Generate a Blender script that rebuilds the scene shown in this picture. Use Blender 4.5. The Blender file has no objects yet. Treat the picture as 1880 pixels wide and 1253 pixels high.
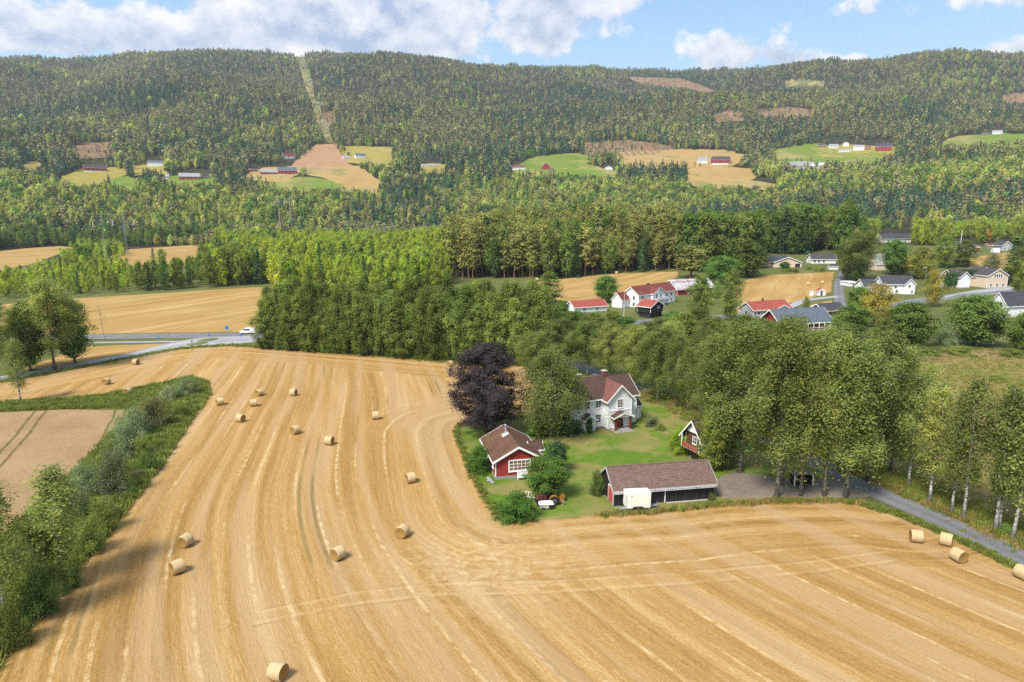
import bpy, math, random
import numpy as np
from mathutils import Vector, Matrix
from mathutils.geometry import delaunay_2d_cdt

# ------------------------------------------------------------------ camera, sky, sun, exposure
S = bpy.context.scene
CAM_H = 40.0; PITCH = math.radians(10.8); FPX = 1880 * 24 / 36
cam_d = bpy.data.cameras.new('camera'); cam_d.lens = 24; cam_d.sensor_width = 36
cam_d.clip_start = 0.5; cam_d.clip_end = 20000
cam = bpy.data.objects.new('camera', cam_d); S.collection.objects.link(cam)
cam.location = (0, 0, CAM_H); cam.rotation_euler = (math.pi / 2 - PITCH, 0, 0)
S.camera = cam
SUN_EL = math.radians(51); SUN_AZ = math.radians(-143)      # azimuth measured from +Y towards +X: the sun stands to the left
sun_d = bpy.data.lights.new('sun', 'SUN'); sun_d.energy = 2.15; sun_d.angle = math.radians(15); sun_d.color = (1, .93, .82)
sun = bpy.data.objects.new('sun', sun_d); S.collection.objects.link(sun)
sv = Vector((math.sin(SUN_AZ) * math.cos(SUN_EL), math.cos(SUN_AZ) * math.cos(SUN_EL), math.sin(SUN_EL)))
sun.rotation_euler = (-sv).to_track_quat('-Z', 'Y').to_euler()
S.view_settings.view_transform = 'Standard'; S.view_settings.look = 'None'
S.view_settings.exposure = 1.68; S.view_settings.gamma = 1; S.view_settings.use_curve_mapping = False
S.render.engine = 'CYCLES'
cy = S.cycles
cy.max_bounces = 5; cy.diffuse_bounces = 3; cy.glossy_bounces = 2; cy.transmission_bounces = 3; cy.volume_bounces = 0
cy.transparent_max_bounces = 4; cy.caustics_reflective = False; cy.caustics_refractive = False
cy.sample_clamp_indirect = 6; cy.use_denoising = False
try: cy.denoiser = 'OPENIMAGEDENOISE'
except Exception: pass
RNG = np.random.default_rng(7); random.seed(7)

def ray(px, py):
    a = (px - 940) / FPX; b = -(py - 626.5) / FPX
    return np.array([a, math.cos(PITCH) + b * math.sin(PITCH), -math.sin(PITCH) + b * math.cos(PITCH)])

class NT:
    """small helper to write node trees"""
    def __init__(s, tree): s.t = tree; s.n = tree.nodes; s.l = tree.links
    def add(s, typ, props=None, **ins):
        nd = s.n.new(typ)
        for k, v in (props or {}).items(): setattr(nd, k, v)
        for k, v in ins.items():
            key = int(k[1:]) if k[0] == 'i' and k[1:].isdigit() else k.replace('_', ' ')
            s.put(nd.inputs[key], v)
        return nd
    def put(s, sock, v):
        if hasattr(v, 'is_output') or isinstance(v, bpy.types.NodeSocket): s.l.new(v, sock)
        elif isinstance(v, bpy.types.Node): s.l.new(v.outputs[0], sock)
        else:
            if sock.type == 'RGBA' and len(v) == 3: v = (*v, 1)
            sock.default_value = v
    def math(s, op, a, b=0.0, c=0.0, clamp=False):
        nd = s.n.new('ShaderNodeMath'); nd.operation = op; nd.use_clamp = clamp
        s.put(nd.inputs[0], a); s.put(nd.inputs[1], b); s.put(nd.inputs[2], c); return nd.outputs[0]
    def mix(s, f, a, b, blend='MIX'):
        nd = s.n.new('ShaderNodeMix'); nd.data_type = 'RGBA'; nd.blend_type = blend
        s.put(nd.inputs[0], f); s.put(nd.inputs[6], a); s.put(nd.inputs[7], b); return nd.outputs[2]
    def ramp(s, f, stops, interp='LINEAR'):
        nd = s.n.new('ShaderNodeValToRGB'); s.put(nd.inputs[0], f); e = nd.color_ramp.elements; nd.color_ramp.interpolation = interp
        while len(e) < len(stops): e.new(0.5)
        for i, (p, c) in enumerate(stops):
            e[i].position = p; e[i].color = (*c, 1) if not np.isscalar(c) else (c, c, c, 1)
        return nd.outputs[0]
    def step(s, f, lo, hi, a=0.0, b=1.0):
        nd = s.n.new('ShaderNodeMapRange'); nd.interpolation_type = 'SMOOTHSTEP'; s.put(nd.inputs[0], f)
        nd.inputs[1].default_value = lo; nd.inputs[2].default_value = hi; nd.inputs[3].default_value = a; nd.inputs[4].default_value = b
        return nd.outputs[0]
    def noise(s, vec, scale, detail=3, rough=.55, dims='3D', w=None):
        nd = s.n.new('ShaderNodeTexNoise'); nd.noise_dimensions = dims
        if vec is not None: s.put(nd.inputs['Vector'], vec)
        if w is not None: s.put(nd.inputs['W'], w)
        nd.inputs['Scale'].default_value = scale; nd.inputs['Detail'].default_value = detail; nd.inputs['Roughness'].default_value = rough
        return nd.outputs[0]
    def comb(s, x, y, z=0.0):
        nd = s.n.new('ShaderNodeCombineXYZ'); s.put(nd.inputs[0], x); s.put(nd.inputs[1], y); s.put(nd.inputs[2], z); return nd.outputs[0]

# sky: Nishita with procedural cumulus; the same cloud noise goes on round the whole sky
W = bpy.data.worlds.new('World'); S.world = W; W.use_nodes = True
q = NT(W.node_tree); q.n.clear()
sky = q.add('ShaderNodeTexSky', dict(sky_type='NISHITA', sun_disc=False, sun_elevation=SUN_EL, sun_rotation=SUN_AZ, altitude=150.0, air_density=1.0, dust_density=0.6, ozone_density=1.6))
tc = q.add('ShaderNodeTexCoord')
sep = q.add('ShaderNodeSeparateXYZ', Vector=tc.outputs['Generated'])
zz = q.math('MAXIMUM', sep.outputs[2], 0.02)
az = q.math('ARCTAN2', sep.outputs[0], sep.outputs[1]); el = q.math('ARCSINE', sep.outputs[2])
cv = q.comb(sep.outputs[0], sep.outputs[1], q.math('MULTIPLY', sep.outputs[2], 1.25))
cvu = q.comb(sep.outputs[0], sep.outputs[1], q.math('ADD', q.math('MULTIPLY', sep.outputs[2], 1.25), .022))
n_big = q.noise(cv, 5.0, 3, .5); n_big2 = q.noise(cvu, 5.0, 3, .5)
n_puff = q.noise(cv, 17, 8, .58); n_puff2 = q.noise(cvu, 17, 8, .58)
def blob(px, py, rx, ry, amp):
    d = ray(px, py); a0 = math.atan2(d[0], d[1]); e0 = math.atan2(d[2], math.hypot(d[0], d[1]))
    x = q.math('DIVIDE', q.math('SUBTRACT', az, a0), rx / FPX); y = q.math('DIVIDE', q.math('SUBTRACT', el, e0), ry / FPX)
    r2 = q.math('ADD', q.math('MULTIPLY', x, x), q.math('MULTIPLY', y, y))
    return q.math('MULTIPLY', q.math('EXPONENT', q.math('MULTIPLY', r2, -1.0)), amp)
dens = None
for b in [(330, 25, 400, 80, .42), (720, 45, 190, 75, .95), (560, 20, 140, 60, .5), (300, 85, 130, 30, .6), (1000, 70, 55, 38, .75), (60, 70, 110, 45, .45),
          (1090, -5, 170, 45, .62), (1330, 102, 66, 36, .85), (1440, 108, 50, 22, .42), (1550, 108, 70, 16, .55), (1690, 0, 200, 34, .62), (1850, 95, 90, 22, .6), (1180, 60, 110, 22, .25), (1430, 45, 130, 20, .05)]:
    v = blob(*b); dens = v if dens is None else q.math('ADD', dens, v)
wild = q.math('MULTIPLY', q.step(el, .30, .45), .50)                  # ordinary broken cloud higher up and all round
behind = q.math('MULTIPLY', q.step(q.math('ABSOLUTE', az), .72, .95), .40)
dens = q.math('ADD', dens, q.math('MAXIMUM', wild, behind))
field = q.math('ADD', q.math('ADD', dens, q.math('MULTIPLY', q.math('SUBTRACT', n_big, .5), 1.0)), q.math('MULTIPLY', q.math('SUBTRACT', n_puff, .5), 1.5))
alpha = q.step(field, .36, .58)
relief = q.math('ADD', q.math('MULTIPLY', q.math('SUBTRACT', n_puff, n_puff2), 2.6), q.math('MULTIPLY', q.math('SUBTRACT', n_big, n_big2), 3.0))
core = q.step(field, .55, 1.25)
shade = q.math('ADD', q.math('ADD', .62, relief), q.math('MULTIPLY', core, -.34), clamp=True)
ccol = q.mix(shade, (.40, .50, .70), (1.0, 1.0, 1.0))
skyc = q.mix(1.0, sky.outputs[0], (.075, .075, .075), 'MULTIPLY')
veil = q.mix(q.step(el, .12, .34), (.170, .255, .325), (.088, .175, .300))      # pale towards the horizon, bluer above
skyc = q.mix(.78, skyc, veil)
final = q.mix(q.math('MULTIPLY', alpha, .95), skyc, q.mix(1.0, ccol, (.345, .345, .345), 'MULTIPLY'))
bg = q.add('ShaderNodeBackground', Color=final, Strength=1.0)
q.l.new(bg.outputs[0], q.add('ShaderNodeOutputWorld').inputs[0])

# ------------------------------------------------------------------ terrain function and pixel helpers
def smooth(a, b, x):
    t = np.clip((x - a) / (b - a), 0, 1); return t * t * (3 - 2 * t)
def vnoise(x, y, seed=0):
    x = np.asarray(x, float); y = np.asarray(y, float)
    xi = np.floor(x); yi = np.floor(y); fx = x - xi; fy = y - yi
    fx = fx * fx * (3 - 2 * fx); fy = fy * fy * (3 - 2 * fy)
    def h(a, b):
        v = np.sin(a * 127.1 + b * 311.7 + seed * 74.7) * 43758.5453; return v - np.floor(v)
    return (h(xi, yi) * (1 - fx) + h(xi + 1, yi) * fx) * (1 - fy) + (h(xi, yi + 1) * (1 - fx) + h(xi + 1, yi + 1) * fx) * fy
SKYLINE = [(-900, 120), (-300, 108), (0, 101), (100, 103), (170, 106), (220, 98), (330, 92), (430, 92), (520, 97), (545, 99), (640, 95), (760, 103), (900, 118), (930, 114),
           (1000, 116), (1100, 119), (1240, 130), (1380, 133), (1490, 126), (1600, 118), (1700, 110), (1800, 113), (1880, 112), (2200, 118), (2800, 130)]
R0, RS = 940.0, 3800.0
_az = []; _zs = []
for px, py in SKYLINE:
    d = ray(px, py); _az.append(math.atan2(d[0], d[1])); _zs.append(CAM_H + RS * d[2] / math.hypot(d[0], d[1]) - 12)
def T(x, y):
    x = np.asarray(x, float); y = np.asarray(y, float)
    r = np.hypot(x, y); a = np.arctan2(x, y)
    zs = np.interp(a, _az, _zs)
    t = np.clip((r - R0) / (RS - R0), 0, 1)
    g = .82 * t + .18 * t * t
    g = g - .012 * np.exp(-((t - .0) / .03) ** 2) * 0
    z = zs * g * smooth(R0 - 60, R0 + 160, r)
    n = (vnoise(x / 620, y / 620, 1) - .5) * 1.0 + (vnoise(x / 260, y / 260, 2) - .5) * .45
    ridge = np.abs(vnoise(x / 900 + .4 * y / 900, y / 700, 5) - .5) * 2
    z = z + smooth(1750, 2500, r) * (1 - .8 * smooth(3150, 3750, r)) * (n * 130 + (ridge - .4) * 95)
    z = z + smooth(1150, 1500, r) * (1 - smooth(1750, 2500, r)) * n * 22
    z = z - np.maximum(r - RS, 0) * .22
    z = z * (1 - smooth(math.radians(75), math.radians(115), np.abs(a)))
    terr = 11 * smooth(330, 620, r) * smooth(-.20, .08, a) * (1 - smooth(math.radians(75), math.radians(115), np.abs(a)))
    return np.maximum(z, terr * (1 - t)) + 0.0
def G(px, py, z=None):
    """point of the ground seen at a pixel of the photograph"""
    d = ray(px, py)
    if d[2] < -1e-4:
        t0 = -CAM_H / d[2]
        if t0 * math.hypot(d[0], d[1]) < 320: return np.array([d[0] * t0, d[1] * t0, 0.0])
    hl = math.hypot(d[0], d[1]); ts = np.arange(250, 4300, 4.0) / hl
    zz_ = CAM_H + d[2] * ts - T(d[0] * ts, d[1] * ts)
    k = np.argmax(zz_ < 0) if (zz_ < 0).any() else len(ts) - 1
    a_, b_ = ts[max(k - 1, 0)], ts[k]
    for _ in range(14):
        m = (a_ + b_) / 2
        if CAM_H + d[2] * m - float(T(d[0] * m, d[1] * m)) < 0: b_ = m
        else: a_ = m
    return np.array([d[0] * b_, d[1] * b_, float(T(d[0] * b_, d[1] * b_))])
def proj(x, y, z):
    c, s = math.cos(PITCH), math.sin(PITCH); zz_ = z - CAM_H
    dep = y * c - zz_ * s; up = y * s + zz_ * c
    return 940 + FPX * x / dep, 626.5 - FPX * up / dep, dep
def pxm(g):                                           # pixels of the photograph per metre at a point
    return FPX / proj(g[0], g[1], g[2])[2]
def inpoly(px, py, poly):
    px = np.asarray(px); py = np.asarray(py); r = np.zeros(px.shape, bool); n = len(poly)
    for i in range(n):
        x0, y0 = poly[i]; x1, y1 = poly[(i + 1) % n]
        if y0 == y1: continue
        c = (y0 > py) != (y1 > py)
        r ^= c & (px < (x1 - x0) * (py - y0) / (y1 - y0) + x0)
    return r

# ------------------------------------------------------------------ object helpers
COL = S.collection
def tag(o, label=None, cat=None, group=None, kind=None):
    if label: o['label'] = label
    if cat: o['category'] = cat
    if group: o['group'] = group
    if kind: o['kind'] = kind
    return o
def link(name, data, parent=None, loc=None):
    o = bpy.data.objects.new(name, data); COL.objects.link(o)
    if parent is not None: o.parent = parent
    if loc is not None: o.location = loc
    return o
def thing(name, label, cat, loc, rz=0, group=None):
    o = link(name, None, None, [float(v) for v in loc]); o.rotation_euler[2] = rz; o.empty_display_size = .3
    return tag(o, label, cat, group)
def np_mesh(name, v, faces, mats, k=4, smoothf=False, mi=None):
    """faces: (N,k) int array"""
    me = bpy.data.meshes.new(name); v = np.asarray(v, np.float32); f = np.asarray(faces, np.int32); n = len(f)
    me.vertices.add(len(v)); me.vertices.foreach_set('co', v.ravel())
    me.loops.add(n * k); me.loops.foreach_set('vertex_index', f.ravel())
    me.polygons.add(n); me.polygons.foreach_set('loop_start', np.arange(n, dtype=np.int32) * k)
    try: me.polygons.foreach_set('loop_total', np.full(n, k, np.int32))
    except Exception: pass
    for m in (mats if isinstance(mats, (list, tuple)) else [mats]): me.materials.append(m)
    if mi is not None: me.polygons.foreach_set('material_index', np.asarray(mi, np.int32))
    me.polygons.foreach_set('use_smooth', np.full(n, smoothf))
    me.update(calc_edges=True); return me
class MB:
    def __init__(s): s.v = []; s.f = []
    def quadbox(s, c):                                  # 8 corners: bottom 4 then top 4, counter-clockwise
        b = len(s.v); s.v += [tuple(map(float, p)) for p in c]
        s.f += [tuple(b + i for i in q_) for q_ in ((3, 2, 1, 0), (4, 5, 6, 7), (0, 1, 5, 4), (1, 2, 6, 5), (2, 3, 7, 6), (3, 0, 4, 7))]
        return s
    def box(s, x0, x1, y0, y1, z0, z1):
        return s.quadbox([(x0, y0, z0), (x1, y0, z0), (x1, y1, z0), (x0, y1, z0), (x0, y0, z1), (x1, y0, z1), (x1, y1, z1), (x0, y1, z1)])
    def prism(s, pts, axis, a0, a1):
        """pts: 2-D outline; axis 'x': (y,z) outline swept along x, 'y': (x,z), 'z': (x,y)"""
        b = len(s.v); n = len(pts)
        mk = {'x': lambda p, a: (a, p[0], p[1]), 'y': lambda p, a: (p[0], a, p[1]), 'z': lambda p, a: (p[0], p[1], a)}[axis]
        for a in (a0, a1): s.v += [mk(p, a) for p in pts]
        for i in range(n): j = (i + 1) % n; s.f.append((b + i, b + j, b + n + j, b + n + i))
        s.f.append(tuple(b + i for i in reversed(range(n)))); s.f.append(tuple(b + n + i for i in range(n)))
        return s
    def tube(s, p0, p1, r0, r1=None, n=8, caps=True):
        r1 = r0 if r1 is None else r1; p0 = Vector(p0); p1 = Vector(p1); d = (p1 - p0).normalized()
        u = d.orthogonal().normalized(); w = d.cross(u); b = len(s.v)
        for p, r in ((p0, r0), (p1, r1)):
            for i in range(n):
                a = 2 * math.pi * i / n; s.v.append(tuple(p + (u * math.cos(a) + w * math.sin(a)) * r))
        for i in range(n): j = (i + 1) % n; s.f.append((b + i, b + j, b + n + j, b + n + i))
        if caps: s.f.append(tuple(b + i for i in reversed(range(n)))); s.f.append(tuple(b + n + i for i in range(n)))
        return s
    def lathe(s, prof, axis='z', c=(0, 0, 0), n=20):
        """prof: (radius, along) pairs from bottom to top; closed with caps"""
        b = len(s.v); mk = {'z': lambda r, a, h: (c[0] + r * math.cos(a), c[1] + r * math.sin(a), c[2] + h), 'y': lambda r, a, h: (c[0] + r * math.cos(a), c[1] + h, c[2] + r * math.sin(a)),
                            'x': lambda r, a, h: (c[0] + h, c[1] + r * math.cos(a), c[2] + r * math.sin(a))}[axis]
        for r, h in prof:
            for i in range(n): s.v.append(mk(r, 2 * math.pi * i / n, h))
        for k in range(len(prof) - 1):
            for i in range(n): j = (i + 1) % n; s.f.append((b + k * n + i, b + k * n + j, b + (k + 1) * n + j, b + (k + 1) * n + i))
        s.f.append(tuple(b + i for i in reversed(range(n)))); s.f.append(tuple(b + (len(prof) - 1) * n + i for i in range(n)))
        return s
    def mesh(s, name, mat, smoothf=False):
        me = bpy.data.meshes.new(name); me.from_pydata(s.v, [], s.f); me.materials.append(mat)
        if smoothf: me.polygons.foreach_set('use_smooth', [True] * len(me.polygons))
        me.update(); return me
    def build(s, name, mat, parent=None, loc=None, smoothf=False): return link(name, s.mesh(name, mat, smoothf), parent, loc)

# ------------------------------------------------------------------ materials
def lin(h):
    h = h.lstrip('#'); return tuple(((int(h[i:i + 2], 16) / 255 + .055) / 1.055) ** 2.4 if int(h[i:i + 2], 16) > 10 else int(h[i:i + 2], 16) / 255 / 12.92 for i in (0, 2, 4))
def new_mat(name):
    m = bpy.data.materials.new(name); m.use_nodes = True; n = NT(m.node_tree); n.n.clear()
    return m, n
def finish(n, col, rough=.8, bump=None, bstr=.3, bdist=.05, metal=0.0, spec=.3):
    p = n.add('ShaderNodeBsdfPrincipled'); n.put(p.inputs['Base Color'], col); n.put(p.inputs['Roughness'], rough)
    p.inputs['Metallic'].default_value = metal; p.inputs['Specular IOR Level'].default_value = spec
    if bump is not None:
        b = n.add('ShaderNodeBump', Strength=bstr, Distance=bdist, Height=bump); n.l.new(b.outputs[0], p.inputs['Normal'])
    n.l.new(p.outputs[0], n.add('ShaderNodeOutputMaterial').inputs[0])
M = {}
def plain(name, c, rough=.7, var=.25, scale=3.0, metal=0.0, spec=.3, dirt=None):
    """painted or bare surface with uneven wear"""
    m, n = new_mat(name); tc_ = n.add('ShaderNodeTexCoord'); o = tc_.outputs['Object']
    f = n.noise(o, scale, 5, .6); d = tuple(v * (1 - var) for v in c); l = tuple(min(1, v * (1 + var * .6)) for v in c)
    col = n.ramp(f, [(.3, d), (.7, l)])
    if dirt: col = n.mix(n.step(n.noise(o, scale * .35, 6, .65), .52, .72), col, dirt)
    finish(n, col, rough, n.noise(o, scale * 8, 3), .15, .02, metal, spec); M[name] = m; return m
def boards(name, c, pitch=.16, axis='v', var=.18, rough=.65, gap=.55, dirt=None):
    """painted board cladding: upright ('v') or lying ('h') boards with shadow grooves"""
    m, n = new_mat(name); o = n.add('ShaderNodeTexCoord').outputs['Object']; sp = n.add('ShaderNodeSeparateXYZ', Vector=o)
    w = n.math('ADD', sp.outputs[0], sp.outputs[1]) if axis == 'v' else sp.outputs[2]
    t = n.math('DIVIDE', w, pitch); fr = n.math('FRACT', t); fl = n.math('FLOOR', t)
    groove = n.step(n.math('ABSOLUTE', n.math('SUBTRACT', fr, .5)), .40, .48)
    per = n.add('ShaderNodeTexWhiteNoise', dict(noise_dimensions='1D'), W=fl).outputs[0]
    f = n.math('ADD', n.math('MULTIPLY', per, .5), n.math('MULTIPLY', n.noise(o, 2.2, 5, .65), .5))
    col = n.ramp(f, [(.2, tuple(v * (1 - var) for v in c)), (.8, tuple(min(1, v * (1 + var * .6)) for v in c))])
    if dirt: col = n.mix(n.step(n.noise(o, .9, 6, .7), .54, .74), col, dirt)
    col = n.mix(groove, col, tuple(v * gap for v in c))
    finish(n, col, rough, n.math('SUBTRACT', 1.0, groove), .2, .02); M[name] = m; return m
def roofing(name, c, c2, row=.34, colw=.3, var=.2, rough=.8, moss=None, mossamt=.55, metal=0.0, along='z'):
    """rows of tiles or shingles following the slope, each tile its own shade"""
    m, n = new_mat(name); o = n.add('ShaderNodeTexCoord').outputs['Object']; sp = n.add('ShaderNodeSeparateXYZ', Vector=o)
    nz = n.add('ShaderNodeSeparateXYZ', Vector=n.add('ShaderNodeTexCoord').outputs['Normal'])
    useX = n.math('GREATER_THAN', n.math('ABSOLUTE', nz.outputs[1]), n.math('ABSOLUTE', nz.outputs[0]))   # ridge along x: tiles counted along x
    lat = n.math('ADD', n.math('MULTIPLY', useX, sp.outputs[0]), n.math('MULTIPLY', n.math('SUBTRACT', 1.0, useX), sp.outputs[1]))
    tr = n.math('DIVIDE', sp.outputs[2], row * .5); rr = n.math('FLOOR', tr)
    tcn = n.math('ADD', n.math('DIVIDE', lat, colw), n.math('MULTIPLY', rr, .5)); cc = n.math('FLOOR', tcn)
    per = n.add('ShaderNodeTexWhiteNoise', dict(noise_dimensions='2D'), Vector=n.comb(cc, rr)).outputs[0]
    f = n.math('ADD', n.math('MULTIPLY', per, .45), n.math('MULTIPLY', n.noise(o, .8, 6, .65), .55))
    col = n.ramp(f, [(.25, c), (.75, c2)])
    edge = n.step(n.math('FRACT', tr), .0, .30); ec = n.step(n.math('ABSOLUTE', n.math('SUBTRACT', n.math('FRACT', tcn), .5)), .36, .5, 1, 0)
    col = n.mix(n.math('MULTIPLY', edge, n.math('ADD', .55, n.math('MULTIPLY', ec, .45))), tuple(v * .5 for v in c), col)
    if moss: col = n.mix(n.math('MULTIPLY', n.step(n.noise(o, .55, 7, .7), mossamt - .06, mossamt + .12), .8), col, moss)
    finish(n, col, rough, n.math('ADD', n.math('FRACT', tr), n.math('MULTIPLY', ec, .4)), .5, .06, metal); M[name] = m; return m
LEAF = 2.4
def leafmat(name, stops, trans=.40, jitter=.35, hue=.03, val=.22):
    """stops: leaf colours; the leaf's own tint picks one, each tree shifts it a little"""
    m, n = new_mat(name)
    at = n.add('ShaderNodeAttribute', dict(attribute_name='tint')).outputs['Fac']
    rnd = n.add('ShaderNodeObjectInfo').outputs['Random']
    stops = [tuple(v * LEAF for v in c) for c in stops]
    k = len(stops); f = n.math('ADD', at, n.math('MULTIPLY', n.math('SUBTRACT', rnd, .5), jitter), clamp=True)
    col = n.ramp(f, [(i / (k - 1), c) for i, c in enumerate(stops)])
    r2 = n.math('FRACT', n.math('MULTIPLY', rnd, 17.31))
    hs = n.add('ShaderNodeHueSaturation', Color=col); n.put(hs.inputs['Hue'], n.math('ADD', .5 - hue, n.math('MULTIPLY', r2, 2 * hue)))
    n.put(hs.inputs['Value'], n.math('ADD', 1 - val, n.math('MULTIPLY', n.math('FRACT', n.math('MULTIPLY', rnd, 5.77)), 2 * val)))
    d = n.add('ShaderNodeBsdfDiffuse', Color=hs.outputs[0]); t = n.add('ShaderNodeBsdfTranslucent', Color=n.mix(1.0, hs.outputs[0], (1.15, 1.2, .7), 'MULTIPLY'))
    mx = n.add('ShaderNodeMixShader', Fac=trans); n.l.new(d.outputs[0], mx.inputs[1]); n.l.new(t.outputs[0], mx.inputs[2])
    n.l.new(mx.outputs[0], n.add('ShaderNodeOutputMaterial').inputs[0]); M[name] = m; return m

leafmat('birch_leaf', [(.062, .086, .025), (.098, .122, .035), (.142, .155, .043), (.24, .20, .04)], hue=.014, val=.25)
leafmat('row_leaf', [(.046, .068, .018), (.076, .104, .026), (.118, .140, .032), (.20, .18, .03)], hue=.016, val=.3)
leafmat('yellow_birch_leaf', [(.10, .11, .022), (.17, .15, .028), (.30, .21, .03)], hue=.015)
leafmat('maple_leaf', [(.028, .058, .012), (.044, .084, .016), (.074, .112, .024)], hue=.015)
leafmat('lime_leaf', [(.085, .125, .012), (.13, .175, .018), (.185, .215, .025)], hue=.01)
leafmat('copper_leaf', [(.014, .011, .012), (.025, .020, .021), (.046, .037, .037)], trans=.12, hue=.01)
leafmat('willow_leaf', [(.060, .080, .038), (.100, .122, .062), (.155, .172, .095)], hue=.02, val=.35)
leafmat('bush_leaf', [(.052, .078, .020), (.092, .115, .028), (.155, .160, .040)], hue=.025, val=.35)
leafmat('brown_bush_leaf', [(.070, .070, .030), (.11, .10, .045), (.15, .125, .06)], hue=.015)
leafmat('spruce_needle', [(.020, .042, .018), (.034, .062, .024), (.058, .085, .030)], trans=.12, hue=.015)
leafmat('pine_needle', [(.080, .088, .026), (.125, .122, .034), (.190, .160, .046)], trans=.2, hue=.012)
leafmat('young_leaf', [(.10, .135, .020), (.165, .195, .026), (.26, .255, .036)], hue=.02, val=.3)
leafmat('deciduous_leaf', [(.040, .070, .018), (.070, .105, .024), (.115, .140, .030)], hue=.025)
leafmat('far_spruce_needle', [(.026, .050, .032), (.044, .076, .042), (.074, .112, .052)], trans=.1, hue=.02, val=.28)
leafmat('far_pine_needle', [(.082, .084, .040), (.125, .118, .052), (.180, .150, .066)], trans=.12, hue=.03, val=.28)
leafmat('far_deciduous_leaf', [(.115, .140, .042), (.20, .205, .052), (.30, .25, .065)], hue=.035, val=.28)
leafmat('thuja_leaf', [(.014, .032, .014), (.026, .050, .018), (.042, .070, .024)], trans=.1, hue=.01)
leafmat('grass_blade', [(.055, .080, .014), (.095, .115, .022), (.16, .15, .045)], hue=.03)
leafmat('weed_blade', [(.042, .064, .016), (.080, .100, .024), (.14, .14, .038)], hue=.03, val=.35)
leafmat('dry_blade', [(.095, .068, .024), (.155, .108, .042), (.22, .16, .072)], hue=.01)
leafmat('rust_leaf', [(.16, .09, .02), (.27, .13, .02), (.36, .19, .03)], hue=.01)

bark_names = []
def bark(name, c, c2, c3=None):
    m, n = new_mat(name); o = n.add('ShaderNodeTexCoord').outputs['Object']
    mp = n.add('ShaderNodeMapping', Vector=o); mp.inputs['Scale'].default_value = (1.0, 1.0, 1.6)
    f = n.noise(mp, 2.6, 6, .7); col = n.ramp(f, [(.42, c2), (.55, c)])
    if c3:
        sp = n.add('ShaderNodeSeparateXYZ', Vector=o); col = n.mix(n.step(sp.outputs[2], .6, 2.4, .85, 0), col, c3)
    finish(n, col, .9, n.noise(mp, 9, 4), .5, .05); M[name] = m
bark('birch_bark', (.50, .48, .44), (.060, .055, .050), (.09, .08, .07))
bark('grey_bark', (.105, .090, .075), (.035, .030, .026))
bark('old_birch_bark', (.20, .18, .155), (.045, .040, .036), (.06, .052, .045))
bark('pine_bark', (.22, .125, .068), (.090, .055, .035))

# ------------------------------------------------------------------ ground materials
def ground_mat(name, cols, s1=.05, s2=.6, s3=4.0, bstr=.4, patch=None, patch_amt=.55, patch_scale=.06):
    m, n = new_mat(name); g = n.add('ShaderNodeNewGeometry').outputs['Position']
    a = n.noise(g, s1, 5, .6); b = n.noise(g, s2, 5, .65); c = n.noise(g, s3, 3, .6)
    f = n.math('ADD', n.math('ADD', n.math('MULTIPLY', a, .42), n.math('MULTIPLY', b, .36)), n.math('MULTIPLY', c, .22))
    k = len(cols); col = n.ramp(f, [(.34 + .32 * i / (k - 1), cc) for i, cc in enumerate(cols)])
    for j, pc in enumerate(patch or []):
        col = n.mix(n.math('MULTIPLY', n.step(n.noise(n.add('ShaderNodeVectorMath', dict(operation='ADD'), i0=g, i1=(31.0 * j, 7.0 * j, 0)), patch_scale, 6, .65), patch_amt - .05, patch_amt + .09), .75), col, pc)
    finish(n, col, .95, n.math('ADD', c, n.math('MULTIPLY', b, .6)), bstr, .25, spec=.1); M[name] = m; return m
ground_mat('valley_ground', [(.060, .072, .022), (.100, .115, .034), (.16, .15, .055)], .02, .2, 1.5)
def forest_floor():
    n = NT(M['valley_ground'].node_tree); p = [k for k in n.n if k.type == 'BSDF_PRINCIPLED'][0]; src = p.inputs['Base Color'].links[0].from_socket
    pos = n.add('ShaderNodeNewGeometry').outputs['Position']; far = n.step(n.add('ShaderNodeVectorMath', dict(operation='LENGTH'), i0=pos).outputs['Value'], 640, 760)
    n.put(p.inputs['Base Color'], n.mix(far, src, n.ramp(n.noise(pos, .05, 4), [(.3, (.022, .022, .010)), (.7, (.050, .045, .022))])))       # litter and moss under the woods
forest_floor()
ground_mat('lawn', [(.055, .115, .012), (.094, .162, .018), (.155, .205, .034)], .09, .9, 6, .3, patch=[(.25, .195, .080), (.18, .17, .055)], patch_amt=.515, patch_scale=.10)
ground_mat('verge_grass', [(.070, .100, .020), (.115, .140, .030), (.21, .19, .06)], .08, .8, 5, .6)
ground_mat('meadow', [(.15, .13, .045), (.22, .175, .07), (.30, .215, .10)], .035, .5, 3, .7, patch=[(.13, .155, .035), (.27, .18, .125)], patch_amt=.54, patch_scale=.028)
ground_mat('dry_verge', [(0.122, 0.086, 0.032), (0.180, 0.122, 0.047), (0.245, 0.158, 0.065)], .1, .8, 5, .6, patch=[(0.072, 0.079, 0.022)], patch_amt=.56, patch_scale=.15)
ground_mat('asphalt', [(0.108, 0.112, 0.126), (0.137, 0.140, 0.151), (0.169, 0.169, 0.176)], .05, 1.2, 9, .1)
ground_mat('pale_asphalt', [(0.216, 0.223, 0.238), (0.266, 0.270, 0.281), (0.324, 0.320, 0.317)], .05, .8, 9, .1)
ground_mat('gravel', [(0.144, 0.119, 0.094), (0.194, 0.162, 0.133), (0.252, 0.216, 0.180)], .12, 1.1, 7, .5)
ground_mat('hill_green', [(0.086, 0.137, 0.016), (0.122, 0.180, 0.022), (0.180, 0.216, 0.032)], .012, .06, .5, .1, patch=[(.14, .15, .04), (.30, .23, .10)], patch_amt=.56, patch_scale=.012)
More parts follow.
